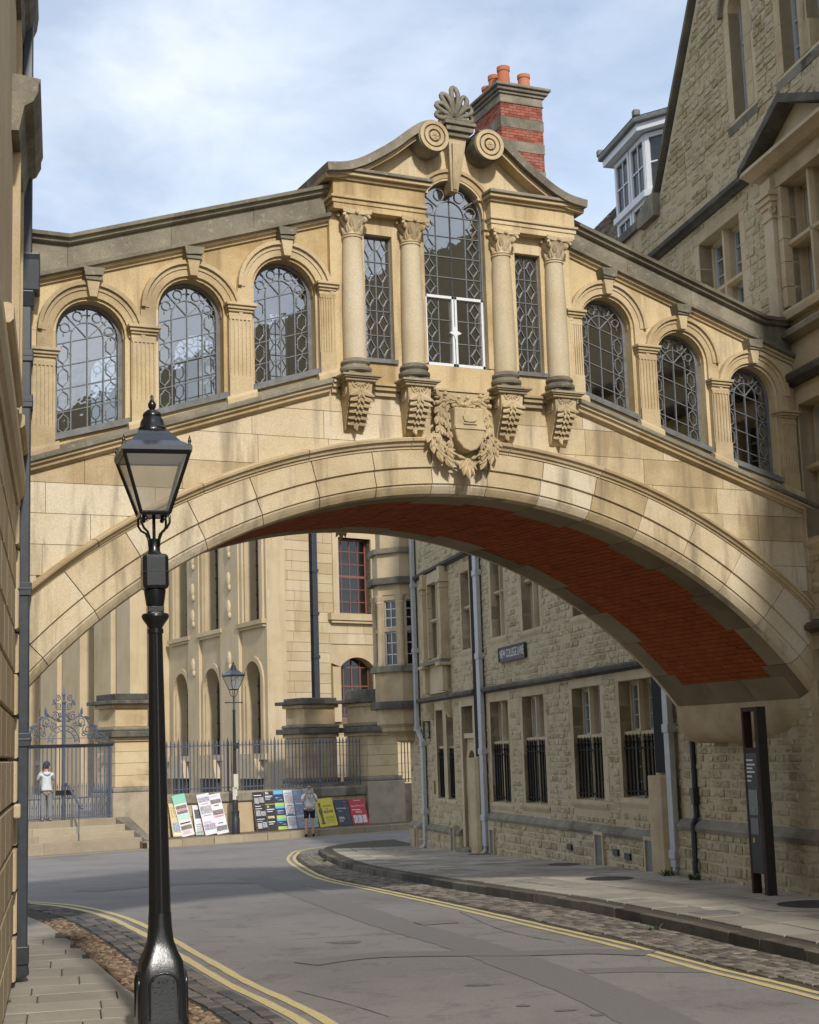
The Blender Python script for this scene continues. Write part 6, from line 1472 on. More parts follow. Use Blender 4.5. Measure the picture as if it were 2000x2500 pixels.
railing(9.9, 12.6, 'short stretch of spiked iron railing beyond the large pier')
tag(MB().box(9.8, 13, -.2, .3, -1, .9).xform(FA_M).build('low_wall', M_GREY2), 'short low stone wall right of the large pier', 'wall')
gt = tag(empty('iron_gate', FA_M @ Matrix.Translation((-4.0, -.05, .27))), 'tall grey-blue wrought iron gate with a scrolled crest', 'gate')
bar_me = MB().box(-.013, .013, -.013, .013, .05, 2.30).mesh('bar'); bar_me.materials.append(M_IRON); dog_me = MB().box(-.01, .01, -.01, .01, .05, .38).lathe([(.01, .38), (.024, .41), (.001, .56)], 4).mesh('dog_bar'); dog_me.materials.append(M_IRON)
for k in range(-11, 12):
    if k == 0: continue
    o = bpy.data.objects.new('bar', bar_me); COL.objects.link(o); o.parent = gt; o.location.x = k*.145
    for zz in (0, .62):
        o = bpy.data.objects.new('dog_bar', dog_me); COL.objects.link(o); o.parent = gt; o.location = (k*.145-.0725*(1 if k > 0 else -1), 0, zz)
for z in (.06, .68, 2.30): MB().box(-1.68, 1.68, -.03, .03, z-.02, z+.02).build('rail', M_IRON, gt)
for x in (-1.66, 1.66, 0): MB().box(x-.04, x+.04, -.04, .04, 0, 2.34).build('stile', M_IRON, gt)
MB().box(-.28, .32, -.05, .05, .78, .94).build('lock_box', M_BLKM, gt); MB().box(-1.7, 1.75, -.06, .06, 2.32, 2.40).build('lintel_bar', M_BLKM, gt)
def spiral(cx, cz, r0, turns, s=1, ph=0., n=22): return [(cx + s*r0*(1-.8*i/n)*cos(ph + turns*2*pi*i/n), 0, cz + r0*(1-.8*i/n)*sin(ph + turns*2*pi*i/n)) for i in range(n+1)]
MB().box(-.05, .05, -.03, .03, 2.40, 3.75).lathe([(.06, 3.7), (.08, 3.75), (.03, 3.8), (.045, 3.95), (.06, 4.0), (.03, 4.06), (.02, 4.15), (.002, 4.32)], 8).build('crest_spine', M_IRON, gt)
m = MB()
for r_ in (.55, .40): m.tube([(r_*cos(t), 0, 2.45+r_*sin(t)) for t in [pi*i/16 for i in range(17)]], .02, 5)
for i in range(9): t = pi*(i+.5)/9; m.ball((.475*cos(t), 0, 2.45+.475*sin(t)), .035, 5, 4)
m.box(-.95, .95, -.015, .015, 2.58, 2.60); m.build('crest_arch', M_IRON, gt)
for s in (-1, 1):
    for cx, cz, r_, tr, ph in ((.85, 2.85, .20, 1.6, 2.), (.98, 2.60, .13, 1.5, 1.), (.60, 3.12, .18, 1.6, 3.), (.30, 3.30, .15, 1.6, 1.), (.18, 3.62, .12, 1.6, 4.), (.22, 3.88, .11, 1.5, 1.), (1.25, 2.58, .16, 1.6, 1.), (1.45, 2.52, .12, 1.5, 2.), (.72, 2.72, .10, 1.4, .5), (.35, 2.98, .13, 1.5, 5.), (1.12, 2.85, .10, 1.4, 2.), (.14, 3.36, .08, 1.4, 3.)):
        MB().tube(spiral(s*cx, cz, r_, tr, s, ph), .017, 5).build('scroll', M_IRON, gt)
    MB().tube([(s*x, 0, z) for x, z in ((.1, 3.28), (.3, 3.18), (.45, 3.28), (.62, 3.30), (.78, 3.22), (.9, 3.05), (1.05, 2.98), (1.1, 2.88), (1.2, 2.75), (1.35, 2.72), (1.55, 2.55), (1.62, 2.45))], .024, 5).build('crest_rail', M_IRON, gt)
    m = MB()
    for x, z, a, L_ in ((.5, 3.30, 30, .22), (.72, 3.28, -20, .24), (.88, 3.12, -45, .26), (1.02, 3.0, -20, .2), (.28, 3.68, 60, .2), (.30, 3.82, -60, .2), (.26, 3.2, 200, .2), (1.3, 2.76, -30, .22), (1.5, 2.62, -35, .2), (.62, 2.95, 120, .18), (.62, 3.34, 85, .26)):
        m.leaf((s*x, 0, z), (s*cos(rad(a)), 0, sin(rad(a))), L_, .11, (0, -1, 0), .3)
    m.build('crest_leaf', M_IRON, gt)
# ------------------------------------------------------------------ far building: corner, right face, left face
cl = tag(empty('classical_building', Matrix.Translation(FA(7.9, 6, 0))), 'large pale stone classical building behind the railings, with tall windows and giant pilasters', 'building')
bpy.context.view_layer.update()
RF = cl.matrix_world.inverted() @ FA_M; LF = cl.matrix_world.inverted() @ CL_M
def put(o, M_): o.matrix_local = M_; return o
SASH = (11.65, 13.40, 7.95, 11.2); ARW = (11.62, 13.38, 3.6, 6.1)
put(grid_wall(10.0, 22, -.5, 15, [SASH, ARW], 6.15, 6.9, 'wall', M_JOINT, cl), RF)
put(MB().box(10.4, 22, 7.3, 7.5, -.5, 14.5).build('interior', M_INT, cl), RF)
put(MB().py([(7.9, 5.92), (10.0, 5.92), (10.0, 7.), (8.2, 7.)], -.5, 15).build('corner_pier', M_CLAR, cl), RF)
def ash(M_loc, M_w, regions, holes, y, budget, cl_=None):
    """ashlar skin on a plane of the far building; stones become parts of it"""
    h = empty('tmp'); n0 = set(bpy.data.objects); stone_wall(h, M_w, regions, holes, (.38, .46), (.75, 1.35), M_CLAR, 'ashlar', .045, y, .008, budget, 'block', -1, 2, jitd=.06)
    for o in list(h.children): m0 = o.matrix_basis.copy(); o.parent = cl; o.matrix_basis = M_loc @ m0
    bpy.data.objects.remove(h)
ash(RF, FA_M, [(10.0, 20, -.4, 14.5)], [(SASH[0]-.3, SASH[1]+.3, SASH[2]-.35, SASH[3]+.3), (ARW[0]-.45, ARW[1]+.45, ARW[2]-.2, ARW[3]+.5)], 6.15, 70)
ash(RF, FA_M, [(7.9, 10.0, -.4, 14.5)], [], 5.92, 60)
f = MB()
for q in ((SASH[0]-.3, SASH[0], SASH[2]-.3, SASH[3]+.3), (SASH[1], SASH[1]+.3, SASH[2]-.3, SASH[3]+.3), (SASH[0], SASH[1], SASH[3], SASH[3]+.3)): f.box(q[0], q[1], 6.06, 6.6, q[2], q[3])
w = put(f.build('sash_window', M_CLAR, cl), RF)
MB().box(SASH[0]-.6, SASH[1]+.6, 5.85, 6.6, SASH[2]-.3, SASH[2]-.02).box(SASH[0]-.5, SASH[1]+.5, 5.92, 6.4, SASH[2]-.42, SASH[2]-.3).build('sill', M_CLAR, w)
M_SASH = plain('red_brown_sash', (.20, .075, .06), rough=.5, var=.15)
g_ = MB(); a, b, z0, z1 = SASH; yg = 6.5
for q in ((a, a+.07, z0, z1), (b-.07, b, z0, z1), (a, b, z0, z0+.08), (a, b, z1-.08, z1), (a, b, (z0+z1)/2-.05, (z0+z1)/2+.05)): g_.box(q[0], q[1], yg-.03, yg+.03, q[2], q[3])
for k in range(1, 4): x = a+(b-a)*k/4; g_.box(x-.018, x+.018, yg-.02, yg+.02, z0, z1)
for k in range(1, 6): zz = z0+(z1-z0)*k/6; g_.box(a, b, yg-.02, yg+.02, zz-.016, zz+.016)
g_.build('glazing_bars', M_SASH, w); link('glass', MB().add([(a, yg, z0), (b, yg, z0), (b, yg, z1), (a, yg, z1)], [(0, 1, 2, 3)]).mesh('glass'), M_GLASSD, w)
a, b, z0, z1 = ARW; c = (a+b)/2; f = MB(); RR = 1.15; zc = z1-RR; th = math.asin((b-a)/2/RR)
arcp = [(c+RR*sin(t), zc+RR*cos(t)) for t in [-th+2*th*i/12 for i in range(13)]]; arco = [(c+(RR+.42)*sin(t), zc+(RR+.42)*cos(t)) for t in [-th*1.12+2.24*th*i/12 for i in range(13)]]
f.pz(arcp + arco[::-1], 6.04, 6.6); zs_ = arcp[0][1]
f.box(a-.4, a, 6.04, 6.6, z0-.2, zs_).box(b, b+.4, 6.04, 6.6, z0-.2, zs_); w = put(f.build('arched_window', M_CLAR, cl), RF)
MB().pz([(a-.45, zs_)] + arco + [(b+.45, zs_), (b+.45, z1+.5), (a-.45, z1+.5)][:3] if False else [(a-.5, arco[0][1])] + arco + [(b+.5, arco[-1][1]), (b+.5, z1+.52), (a-.5, z1+.52)], 6.10, 6.5).build('spandrel', M_CLAR, w)
g_ = MB()
for k in range(5): x = a+(b-a)*k/4; g_.box(x-.025, x+.025, 6.48, 6.53, z0, z1-.1)
for zz in (z0+.1, z0+.7, z0+1.3, zs_): g_.box(a, b, 6.48, 6.53, zz-.025, zz+.025)
g_.build('glazing_bars', M_SASH, w); glass_poly('glass', [(a, z0), (b, z0)] + arcp[::-1], 6.51, w, M_GLASSD)
e = tag(empty('drainpipe', FA_M @ Matrix.Translation((10.25, 5.95, 1.6))), 'long black drainpipe up the corner of the far classical building', 'drainpipe')
MB().box(-.13, .13, -.13, .13, 0, 13).build('pipe', M_PIPEB, e, bevel=.02)
for z in (.8, 2.6, 4.4, 6.2, 8., 9.8): MB().box(-.16, .16, -.16, .16, z, z+.14).build('collar', M_PIPEB, e, bevel=.01)
# left face: X towards the corner (x = -distance), Y inwards
WINS = [(.52, 2.46), (5.22, 7.28), (9.29, 11.25), (20.4, 22.3), (32.0, 36.0)]
hl = []
for a, b in WINS: hl += [(-b, -a, 2.2, 5.97), (-b, -a, 7.6, 12.5)]
put(grid_wall(-42, 0, -.5, 15, hl, .05, .9, 'wall', M_CLAR, cl), LF)
put(MB().box(-42, -1.2, 1.3, 1.5, -.5, 14.5).build('interior', M_INT, cl), LF)
for i, (a, b) in enumerate(WINS):
    hw = (b-a)/2; c = -(a+b)/2; r_ = hw; zc = 5.97-hw if hw < 1.5 else 5.97-1.
    m = MB(); k_ = min(hw, 1.05); 
    m.pz([(c-hw-.002, zc)] + [(c+hw*cos(t), zc + k_*sin(t)) for t in [pi-pi*j/12 for j in range(13)]] + [(c+hw+.002, zc), (c+hw+.002, 5.99), (c-hw-.002, 5.99)], .06, .85); w = put(m.build('arched_window', M_CLAR, cl), LF)
    m = MB(); vs = []
    for j in range(15):
        t = pi*j/14
        for q, y in ((1., -.03), (1.22, -.03), (1.22, .1), (1., .1)): vs.append((c+hw*q*cos(t), y, zc+k_*q*sin(t)))
    m.add(vs, [(j*4+q, j*4+(q+1) % 4, j*4+4+(q+1) % 4, j*4+4+q) for j in range(14) for q in range(4)] + [(0, 1, 2, 3), (59, 58, 57, 56)])
    for s in (-1, 1): m.box(min(c+s*hw, c+s*hw*1.22), max(c+s*hw, c+s*hw*1.22), -.03, .1, 2.1, zc)
    m.build('surround', M_CLAR, w); MB().box(c-hw-.5, c+hw+.5, -.12, .3, 1.95, 2.2).build('sill', M_CLAR, w)
    g_ = MB()
    for x in (c-hw*.5, c, c+hw*.5): g_.box(x-.03, x+.03, .60, .66, 2.2, 5.9)
    for zz in (2.9, 3.6, 4.3, 5.0): g_.box(c-hw, c+hw, .60, .66, zz-.025, zz+.025)
    g_.build('glazing_bars', M_BLKM, w); link('glass', MB().add([(c-hw, .63, 2.2), (c+hw, .63, 2.2), (c+hw, .63, 5.97), (c-hw, .63, 5.97)], [(0, 1, 2, 3)]).mesh('glass'), M_GLASSD, w)
    m = MB().box(c-hw-.3, c-hw, -.04, .1, 7.6, 12.5).box(c+hw, c+hw+.3, -.04, .1, 7.6, 12.5); w = put(m.build('tall_window', M_CLAR, cl), LF)
    MB().box(c-hw-.5, c+hw+.5, -.16, .3, 7.42, 7.6).box(c-hw-.42, c+hw+.42, -.08, .2, 7.3, 7.42).build('sill', M_CLAR, w)
    g_ = MB()
    for x in (c-hw*.5, c, c+hw*.5): g_.box(x-.03, x+.03, .60, .66, 7.6, 12.5)
    for k in range(8): g_.box(c-hw, c+hw, .60, .66, 7.6+k*.62-.02, 7.6+k*.62+.02)
    g_.build('glazing_bars', M_BLKM, w); link('glass', MB().add([(c-hw, .63, 7.6), (c+hw, .63, 7.6), (c+hw, .63, 12.5), (c-hw, .63, 12.5)], [(0, 1, 2, 3)]).mesh('glass'), M_GLASSD, w)
for a, b, o in ((12.1, 13.9, .35), (14.5, 16.7, 1.1), (17.0, 19.9, 1.3), (22.9, 26.4, 1.2), (26.7, 30.3, 1.4), (36.4, 38, .5), (2.75, 4.9, .10), (7.6, 9.0, .10)):
    pl = put(MB().box(-b, -a, -o, .2, -.5, 15).build('pilaster', M_CLAR, cl), LF)
for a, b in ((3.6, 3.95), (8.1, 8.45)):
    for z in (6.2, 8.4, 9.6, 11.): put(MB().ball((-(a+b)/2, -.13, z), .22, 7, 5, (1, .4, 1.6)).ball((-(a+b)/2+.1, -.13, z-.35), .16, 6, 4, (1, .5, 1)).build('carved_drop', M_MORT, cl, smooth=True), LF)
for l, (dx, h_) in ((1.5, (.9, .8)), (6.3, (1., .8)), (10.3, (1., .8))):
    put(MB().box(-l-dx*.9, -l+dx*.9, -.10, .1, .3, 1.2).build('basement_opening', M_INT, cl), LF); put(MB().pz([(-l-1.2, 1.2), (-l+1.2, 1.2), (-l+.8, 2.0), (-l-.8, 2.0)], -.3, .1).build('basement_lintel', M_CLAR, cl), LF)
# ------------------------------------------------------------------ poster boards leaning on the low wall
PM = {}
def pmat(c):
    key = tuple(round(x, 3) for x in c)
    if key not in PM: PM[key] = plain('print_%d' % len(PM), c, rough=.55, var=.05)
    return PM[key]
WHT = (.72, .72, .72); BLK = (.02, .02, .025)
def board(x0, x1, zt, label, base, prints, yb=-.62, yt=-.30, slant=0., photos=(), texts=(), group='poster boards against the low wall', hgt=None):
    zb = ZP + .005; h = hgt or sqrt((zt-zb)**2 + (yt-yb)**2); w = x1-x0
    M_ = FA_M @ Matrix.Translation(((x0+x1)/2, yb, zb)) @ Matrix.Rotation(-math.atan2(yt-yb, zt-zb), 4, 'X') @ Matrix.Rotation(rad(slant), 4, 'Y')
    e = tag(empty('poster_board', M_), label, 'poster board', group)
    MB().box(-w/2, w/2, 0, .02, 0, h).build('board', M_OAK2, e)
    MB().box(-w/2+.004, w/2-.004, -.004, .0, .004, h-.004).build('poster', pmat(base), e)
    by = {}
    for a, b, c, d, col_ in prints: by.setdefault(col_, []).append((a, b, c, d))
    for col_, L_ in by.items():
        m = MB()
        for a, b, c, d in L_: m.box(-w/2+a*w, -w/2+b*w, -.007, -.004, c*h, d*h)
        o = m.build('print', pmat(col_), e); 
        if len(L_) > 1: tag(o, kind='stuff')
    for a, b, c, d, col_ in photos: MB().box(-w/2+a*w, -w/2+b*w, -.010, -.004, c*h, d*h).build('photo', phot(col_), e)
    for txt, cx, cz, sz, col_, mw in texts:
        me = text_mesh(txt, sz*h, .001); xs_ = [v.co.x for v in me.vertices]; wd_ = max(xs_)-min(xs_); k_ = min(1., mw*w/wd_)
        o = link('lettering', me, pmat(col_), e); o.matrix_local = Matrix(((k_, 0, 0, -w/2+cx*w), (0, 0, -1, -.012), (0, 1, 0, cz*h), (0, 0, 0, 1)))
    return e
M_OAK2 = plain('raw_board', (.32, .22, .12), rough=.8, var=.2)
PH = {}
def phot(c):
    if c not in PH: PH[c] = plain('photo_print_%d' % len(PH), c, rough=.5, var=.75, scale=26.)
    return PH[c]
def lines(a, b, z0, z1, n, col_, f=.5): return [(a + (b-a)*.05*rnd.random(), b - (b-a)*.3*rnd.random(), z0+(z1-z0)*i/n, z0+(z1-z0)*(i+f)/n, col_) for i in range(n)]
YB_, CYN, LIM, GRN = (.62, .44, .10), (.10, .42, .60), (.40, .55, .08), (.25, .55, .42)
board(-.32, .12, .62, 'short yellow and white poster board at the left end, behind the tall lamp', (.62, .52, .28), [(.1, .9, .05, .10, WHT)], photos=[(.1, .9, .15, .42, (.3, .38, .45)), (.1, .9, .58, .90, (.5, .42, .2))])
board(.02, .52, .90, 'tall leaning strip poster with a mint green top', (.70, .66, .64), [(0, 1, .78, 1, GRN), (0, 1, .40, .52, (.45, .66, .56)), (.1, .9, .30, .33, BLK), (.1, .9, .62, .65, (.6, .2, .2))] + lines(.1, .9, .06, .14, 3, (.5, .3, .3)), photos=[(.08, .92, .16, .26, (.2, .17, .14)), (.08, .92, .54, .61, (.2, .2, .2)), (.08, .92, .66, .74, (.22, .18, .15))], slant=-9, hgt=1.42)
board(.62, 1.16, .52, 'low white notice board with one photograph, behind the leaning strips', WHT, lines(.1, .9, .08, .4, 5, (.35, .35, .37)) + [(.0, 1, .0, .12, (.42, .52, .46))], photos=[(.1, .9, .55, .85, (.12, .13, .15))], yb=-.5, yt=-.25)
board(.92, 1.42, .90, 'leaning white strip poster with three grey photographs', (.70, .69, .72), [(.2, .8, .46, .48, (.2, .3, .25)), (.2, .8, .74, .76, (.5, .3, .2))] + lines(.1, .9, .28, .34, 2, (.4, .4, .42)), photos=[(.06, .94, .80, .92, (.40, .38, .42)), (.06, .94, .52, .70, (.42, .40, .42)), (.06, .94, .12, .26, (.38, .36, .42))], slant=-7, hgt=1.40)
board(1.38, 1.86, .88, 'leaning white strip poster nearest the slim lamp', (.72, .70, .72), [(.1, .9, .42, .46, (.6, .3, .32)), (.3, .7, .70, .72, BLK), (.3, .7, .26, .28, BLK)] + lines(.1, .9, .92, .97, 2, (.5, .5, .52)), photos=[(.06, .94, .76, .86, (.22, .2, .2)), (.06, .94, .48, .60, (.24, .2, .2)), (.06, .94, .08, .20, (.22, .22, .25))], slant=-7, hgt=1.38)
gB = 'row of tall poster boards behind the woman'
dk = [(.1, .8, .90, .92, WHT), (.1, .6, .62, .635, WHT), (.1, .7, .56, .575, WHT), (.1, .8, .29, .305, WHT), (.1, .6, .24, .25, WHT), (.1, .9, .655, .66, (.4, .4, .1))]
board(3.0, 3.46, .86, 'black poster board with pale faces at the left end of the tall row', BLK, dk, photos=[(.1, .5, .70, .85, (.35, .33, .33)), (.55, .95, .72, .86, (.3, .3, .32)), (.1, .5, .38, .53, (.35, .33, .33)), (.55, .95, .38, .5, (.3, .3, .32)), (.1, .5, .06, .2, (.4, .38, .38)), (.55, .95, .08, .22, (.3, .3, .32))], group=gB)
board(3.47, 3.86, .87, 'black poster board with small white print, second of the tall row', (.03, .028, .03), [(.1, .9, .86, .88, WHT), (.1, .7, .82, .835, WHT), (.1, .6, .78, .79, WHT), (.1, .9, .52, .54, WHT), (.1, .7, .47, .485, WHT), (.1, .8, .2, .22, WHT), (.1, .6, .15, .165, WHT), (.0, 1, .655, .67, (.5, .45, .1))], photos=[(.15, .5, .92, .98, (.4, .4, .4)), (.15, .4, .58, .63, (.4, .4, .4)), (.1, .8, .30, .36, (.45, .4, .25))], group=gB)
blu = (.02, .035, .10)
board(3.88, 4.27, .88, 'bright blue, lime and navy poster board, third of the tall row', CYN, [(0, 1, .68, .9, blu), (0, 1, .60, .68, LIM), (0, 1, .36, .54, blu), (0, 1, .28, .36, LIM), (0, 1, .08, .22, blu), (0, 1, .0, .08, LIM)] + [(.15, .85, z, z+.03, WHT) for z in (.8, .74, .46, .40, .17, .12)], group=gB)
board(4.29, 4.68, .88, 'white and pink portrait poster board, fourth of the tall row', (.66, .68, .70), [(.1, .9, .9, .93, CYN), (.2, .8, .58, .6, BLK), (.0, 1, .33, .36, (.05, .1, .2))] + lines(.1, .9, .36, .42, 2, BLK), photos=[(.1, .95, .66, .88, (.5, .42, .42)), (.1, .95, .42, .56, (.52, .44, .44)), (.1, .95, .08, .3, (.45, .42, .45))], group=gB)
board(4.70, 5.08, .89, 'grey-blue street view poster board directly behind the woman', (.3, .36, .44), [(.1, .9, .62, .64, WHT), (.1, .9, .3, .32, WHT)], photos=[(.05, .95, .68, .95, (.25, .3, .36)), (.05, .95, .36, .6, (.22, .26, .33)), (.05, .95, .04, .28, (.25, .3, .36))], group=gB)
board(5.10, 5.60, .90, 'grey-blue street view poster board right of the woman', (.36, .42, .48), [(.1, .9, .62, .64, WHT), (.1, .9, .3, .32, WHT), (-.2, .05, .0, .5, WHT)], photos=[(.05, .95, .68, .95, (.28, .34, .4)), (.05, .95, .36, .6, (.25, .3, .36)), (.05, .95, .04, .28, (.28, .33, .38))], group=gB)
YEL = (.62, .53, .05)
al = board(5.66, 6.46, .52, 'yellow concert poster board reading ALKAN with a dark standing figure', YEL, [(.42, .9, z, z+.008, (.12, .1, .02)) for z in (.34, .31, .28, .22, .19, .13)], texts=[('ALKAN', .64, .52, .14, BLK, .5), ('YEON LARGHOS', .64, .72, .07, (.12, .1, .02), .5), ('plays', .6, .63, .05, BLK, .2)], slant=-3)
fg = [(.16, .66), (.30, .68), (.32, .58), (.30, .40), (.30, .18), (.34, .10), (.12, .10), (.18, .18), (.17, .40), (.12, .55)]
w_, h_ = .80, 1.03
MB().pz([(-w_/2+a*w_, b*h_) for a, b in fg], -.012, -.004).pz([(-w_/2+(.23+.055*cos(t))*w_, (.73+.05*sin(t))*h_) for t in [i*pi/5 for i in range(10)]], -.012, -.004).pz([(-w_/2+a*w_, b*h_) for a, b in ((.15, .77), (.31, .77), (.29, .80), (.28, .86), (.19, .86), (.18, .80))], -.014, -.004).build('printed_figure', pmat((.13, .10, .03)), al)
board(6.50, 7.10, .44, 'dark concert poster board with a man in black, between the yellow and red boards', (.035, .045, .07), [(.1, .5, .30, .325, WHT), (.1, .55, .24, .26, WHT), (.1, .4, .16, .18, WHT)], photos=[(.58, .98, .2, .9, (.05, .05, .055)), (.62, .84, .72, .92, (.3, .2, .16))], texts=[('Kirill Gerstein', .40, .66, .10, WHT, .7), ('Piano', .3, .55, .07, (.5, .55, .62), .4)])
board(7.14, 7.86, .44, 'red concert poster board with three portraits at the right end of the row', (.50, .02, .035), [(.1, .62, .56, .585, WHT), (.3, .7, .50, .515, WHT), (.3, .7, .455, .47, WHT), (.3, .75, .92, .95, (.7, .4, .4))], photos=[(.10, .34, .06, .36, (.60, .55, .52)), (.38, .62, .06, .36, (.60, .55, .52)), (.66, .90, .06, .36, (.60, .55, .52))], texts=[('Kanneh-Mason Trio', .5, .72, .10, WHT, .84)])
board(10.25, 10.85, .75, 'blue and green poster board with a torn white sheet beyond the large pier', CYN, [(0, 1, .62, .75, LIM), (0, 1, .36, .6, blu), (0, 1, .24, .36, GRN), (0, 1, .0, .2, blu), (.2, 1, .76, .92, WHT)], slant=4)

# ------------------------------------------------------------------ people
def skin(joints, edges, name, mat, parent, sub=2, M_=None):
    """joints: name -> (x,y,z,r); one continuous skinned surface"""
    ks = list(joints); me = bpy.data.meshes.new(name); me.from_pydata([joints[k][:3] for k in ks], [(ks.index(a), ks.index(b)) for a, b in edges], [])
    o = bpy.data.objects.new(name, me); COL.objects.link(o); sm = o.modifiers.new('s', 'SKIN'); sm.use_smooth_shade = True; sm.branch_smoothing = .6
    for k, v in zip(ks, me.skin_vertices[0].data):
        r_ = joints[k][3]; v.radius = (r_, r_) if not isinstance(r_, tuple) else r_
    me.skin_vertices[0].data[0].use_root = True
    ss = o.modifiers.new('u', 'SUBSURF'); ss.levels = sub; ss.render_levels = sub
    dg = bpy.context.evaluated_depsgraph_get(); m2 = bpy.data.meshes.new_from_object(o.evaluated_get(dg)); bpy.data.objects.remove(o)
    m2.name = name; return link(name, m2, mat, parent, True)
SKIN = plain('skin', (.52, .31, .21), rough=.5, var=.06); M_HAIR = plain('dark_hair', (.018, .013, .011), rough=.5, var=.3)
M_SHIRT = plain('white_shirt', (.68, .70, .72), rough=.85, var=.06); M_SHORT = plain('black_cloth', (.015, .016, .018), rough=.9); M_HOOD = plain('pale_grey_hoodie', (.50, .52, .53), rough=.9, var=.1); M_TROU = plain('grey_trousers', (.19, .19, .195), rough=.9, var=.12)
M_POUCH = plain('pale_pink_canvas', (.42, .30, .27), rough=.8); M_NAVY = plain('navy_cloth', (.03, .035, .07), rough=.85)
def person(M_, label, male, arms):
    e = tag(empty('person', M_), label, 'person'); J = {}
    J['pel'] = (0, 0, .94, .135 if not male else .14); J['waist'] = (0, 0, 1.08, .118 if not male else .135); J['chest'] = (0, -.005, 1.28, .135 if not male else .155); J['neck0'] = (0, .0, 1.43, .075); J['neck'] = (0, -.015, 1.49, .05); J['head0'] = (0, -.03, 1.56, .072); J['head1'] = (0, -.03, 1.65, .085); J['head2'] = (0, -.02, 1.70, .055)
    E = [('pel', 'waist'), ('waist', 'chest'), ('chest', 'neck0'), ('neck0', 'neck'), ('neck', 'head0'), ('head0', 'head1'), ('head1', 'head2')]
    for s, n in ((-1, 'L'), (1, 'R')):
        J['hip'+n] = (s*.095, 0, .86, .095); J['kn'+n] = (s*.105, -.01, .49, .058); J['ca'+n] = (s*.108, .015, .36, .056); J['an'+n] = (s*.11, .02, .09, .036); J['toe'+n] = (s*.13, -.12, .03, .032)
        J['sh'+n] = (s*.175, 0, 1.40, .06); el, wr, hd = arms[n]; J['el'+n] = (*el, .042); J['wr'+n] = (*wr, .029); J['hd'+n] = (*hd, .036)
        E += [('pel', 'hip'+n), ('hip'+n, 'kn'+n), ('kn'+n, 'ca'+n), ('ca'+n, 'an'+n), ('an'+n, 'toe'+n), ('neck0', 'sh'+n), ('sh'+n, 'el'+n), ('el'+n, 'wr'+n), ('wr'+n, 'hd'+n)]
    skin(J, E, 'body', SKIN, e)
    sub = lambda keys, g_: {k: (*J[k][:3], J[k][3]+g_) for k in keys}
    for s, n in ((-1, 'L'), (1, 'R')):
        hd = Vector(J['hd'+n][:3]); up = (hd - Vector(J['wr'+n][:3])).normalized(); side = up.cross(Vector((0, 1, 0))).normalized(); fm = MB()
        for k, (o_, L_) in enumerate(((-.03, .075), (-.01, .085), (.01, .08), (.03, .062))):
            b = hd + side*o_ + up*.015; fm.tube([b, b + up*L_*.5 + Vector((0, -.012, 0)), b + up*L_*.8 + Vector((0, -.04 if not male else .03, 0))], [.0095, .009, .007], 6)
        b = hd + side*(-.035*s); fm.tube([b, b + up*.03 + Vector((-s*.03, 0, 0)), b + up*.06 + Vector((-s*.03, -.02, 0))], [.011, .010, .008], 6); fm.build('fingers', SKIN, e, smooth=True)
    return e, J, E, sub
# the woman with a phone, facing the lane
WM = FA_M @ Matrix.Translation((4.15, -2.12, ZR+.02)) @ Matrix.Rotation(-FY + rad(8), 4, 'Z')
pe, J, E, sub = person(WM, 'person in a white shirt and black shorts holding a phone up to the face', False, {'L': ((-.26, -.12, 1.16), (-.10, -.26, 1.45), (-.06, -.29, 1.53)), 'R': ((.25, -.14, 1.16), (.10, -.26, 1.45), (.06, -.29, 1.53))})
skin(sub(['waist', 'chest', 'neck0', 'shL', 'shR'], .022) | {'pelx': (0, 0, .99, .158), 'ela': (-.235, -.08, 1.24, .075), 'elb': (.23, -.09, 1.24, .075)}, [('waist', 'pelx'), ('waist', 'chest'), ('chest', 'neck0'), ('neck0', 'shL'), ('neck0', 'shR'), ('shL', 'ela'), ('shR', 'elb')], 'shirt', M_SHIRT, pe)
skin({'pel': (0, 0, .97, .155), 'a': (-.10, 0, .84, .112), 'b': (.10, 0, .84, .112), 'c': (-.115, -.005, .58, .088), 'd': (.115, -.005, .58, .088)}, [('pel', 'a'), ('pel', 'b'), ('a', 'c'), ('b', 'd')], 'shorts', M_SHORT, pe)
skin({'a': (0, .01, 1.68, .10), 'b': (0, .05, 1.60, .085), 'c': (.04, .075, 1.47, .05)}, [('a', 'b'), ('b', 'c')], 'hair', M_HAIR, pe)
MB().ball((0, -.112, 1.62), .012, 6, 5, (1, 1.4, 2)).build('nose', SKIN, pe, smooth=True)
MB().box(-.055, .055, -.125, -.10, 1.635, 1.665).build('sunglasses', M_SHORT, pe, bevel=.008)
MB().tube([(-.16, -.06, 1.02), (-.08, -.17, 1.0), (0, -.2, .985), (.08, -.17, 1.0), (.16, -.06, 1.02)], .022, 6).ball((0, -.2, .97), .085, 8, 6, (1.3, .5, .7)).build('waist_pouch', M_POUCH, pe, smooth=True)
MB().tube([(-.06, -.05, 1.46), (-.03, -.155, 1.3), (0, -.165, 1.18), (.03, -.155, 1.3), (.06, -.05, 1.46)], .008, 5).build('lanyard', M_NAVY, pe)
for s in (-1, 1): MB().ball((s*.125, -.05, .05), .06, 8, 6, (.8, 2., .85)).build('shoe', M_SHORT, pe, smooth=True)
ph = MB().box(-.04, .04, -.012, 0, 0, .15).xform(WM @ Matrix.Translation((0, -.335, 1.53)) @ Matrix.Rotation(rad(90), 4, 'Y') @ Matrix.Translation((0, 0, -.075))).build('phone', pmat((.5, .45, .42)), bevel=.006); tag(ph, 'phone held up sideways by the person in the white shirt', 'phone')
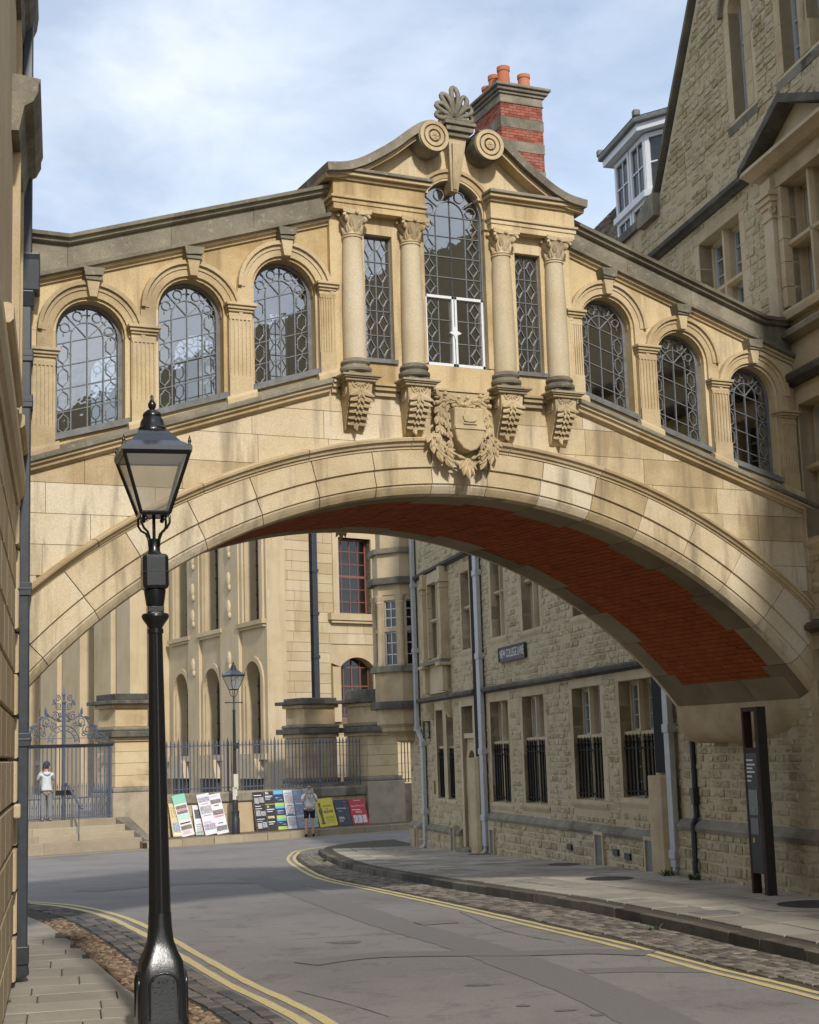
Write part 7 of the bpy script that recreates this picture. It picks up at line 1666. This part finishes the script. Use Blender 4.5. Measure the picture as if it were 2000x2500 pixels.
# the man at the gate, seen from behind
MM = FA_M @ Matrix.Translation((-4.72, -.32, .275)) @ Matrix.Rotation(pi - FY + rad(20), 4, 'Z') @ Matrix.Scale(1.05, 4)
pe, J, E, sub = person(MM, 'person in a pale grey hooded top and grey trousers facing the iron gate', True, {'L': ((-.22, -.16, 1.22), (-.12, -.28, 1.44), (-.07, -.29, 1.54)), 'R': ((.24, -.18, 1.22), (.12, -.28, 1.46), (.07, -.29, 1.54))})
skin(sub(['waist', 'chest', 'neck0', 'shL', 'shR', 'elL', 'elR', 'wrL', 'wrR'], .024) | {'pelx': (0, 0, .96, .165)}, [('waist', 'pelx'), ('waist', 'chest'), ('chest', 'neck0'), ('neck0', 'shL'), ('neck0', 'shR'), ('shL', 'elL'), ('shR', 'elR'), ('elL', 'wrL'), ('elR', 'wrR')], 'hooded_top', M_HOOD, pe)
skin({'pel': (0, 0, .95, .15), 'a': (-.095, 0, .84, .108), 'b': (.095, 0, .84, .108), 'c': (-.105, 0, .48, .082), 'd': (.105, 0, .48, .082), 'e': (-.11, .02, .08, .066), 'f': (.11, .02, .08, .066)}, [('pel', 'a'), ('pel', 'b'), ('a', 'c'), ('b', 'd'), ('c', 'e'), ('d', 'f')], 'trousers', M_TROU, pe)
MB().tube([(-.10, .02, 1.44), (-.06, .11, 1.42), (0, .13, 1.40), (.06, .11, 1.42), (.10, .02, 1.44)], [.03, .05, .055, .05, .03], 8).build('hood', M_HOOD, pe, smooth=True)
MB().lathe([(.105, 1.64), (.108, 1.69), (.09, 1.75), (.04, 1.785), (.0, 1.79)], 14, (0, -.02, 0)).box(-.07, .07, -.2, -.1, 1.645, 1.66).build('cap', M_NAVY, pe, smooth=40)
skin({'a': (0, .02, 1.62, .085), 'b': (0, .03, 1.56, .075)}, [('a', 'b')], 'hair', M_HAIR, pe)
for s in (-1, 1): MB().ball((s*.12, -.04, .045), .055, 8, 6, (.8, 2., .8)).build('shoe', M_TROU, pe, smooth=True)
cm = MB().box(-.06, .06, -.05, .05, -.04, .04).lathe([(.03, .0), (.03, .06)], 10).xform(MM @ Matrix.Translation((0, -.30, 1.62))).build('photo_camera', M_SHORT, bevel=.008); tag(cm, 'small dark camera raised by the person at the gate', 'camera')
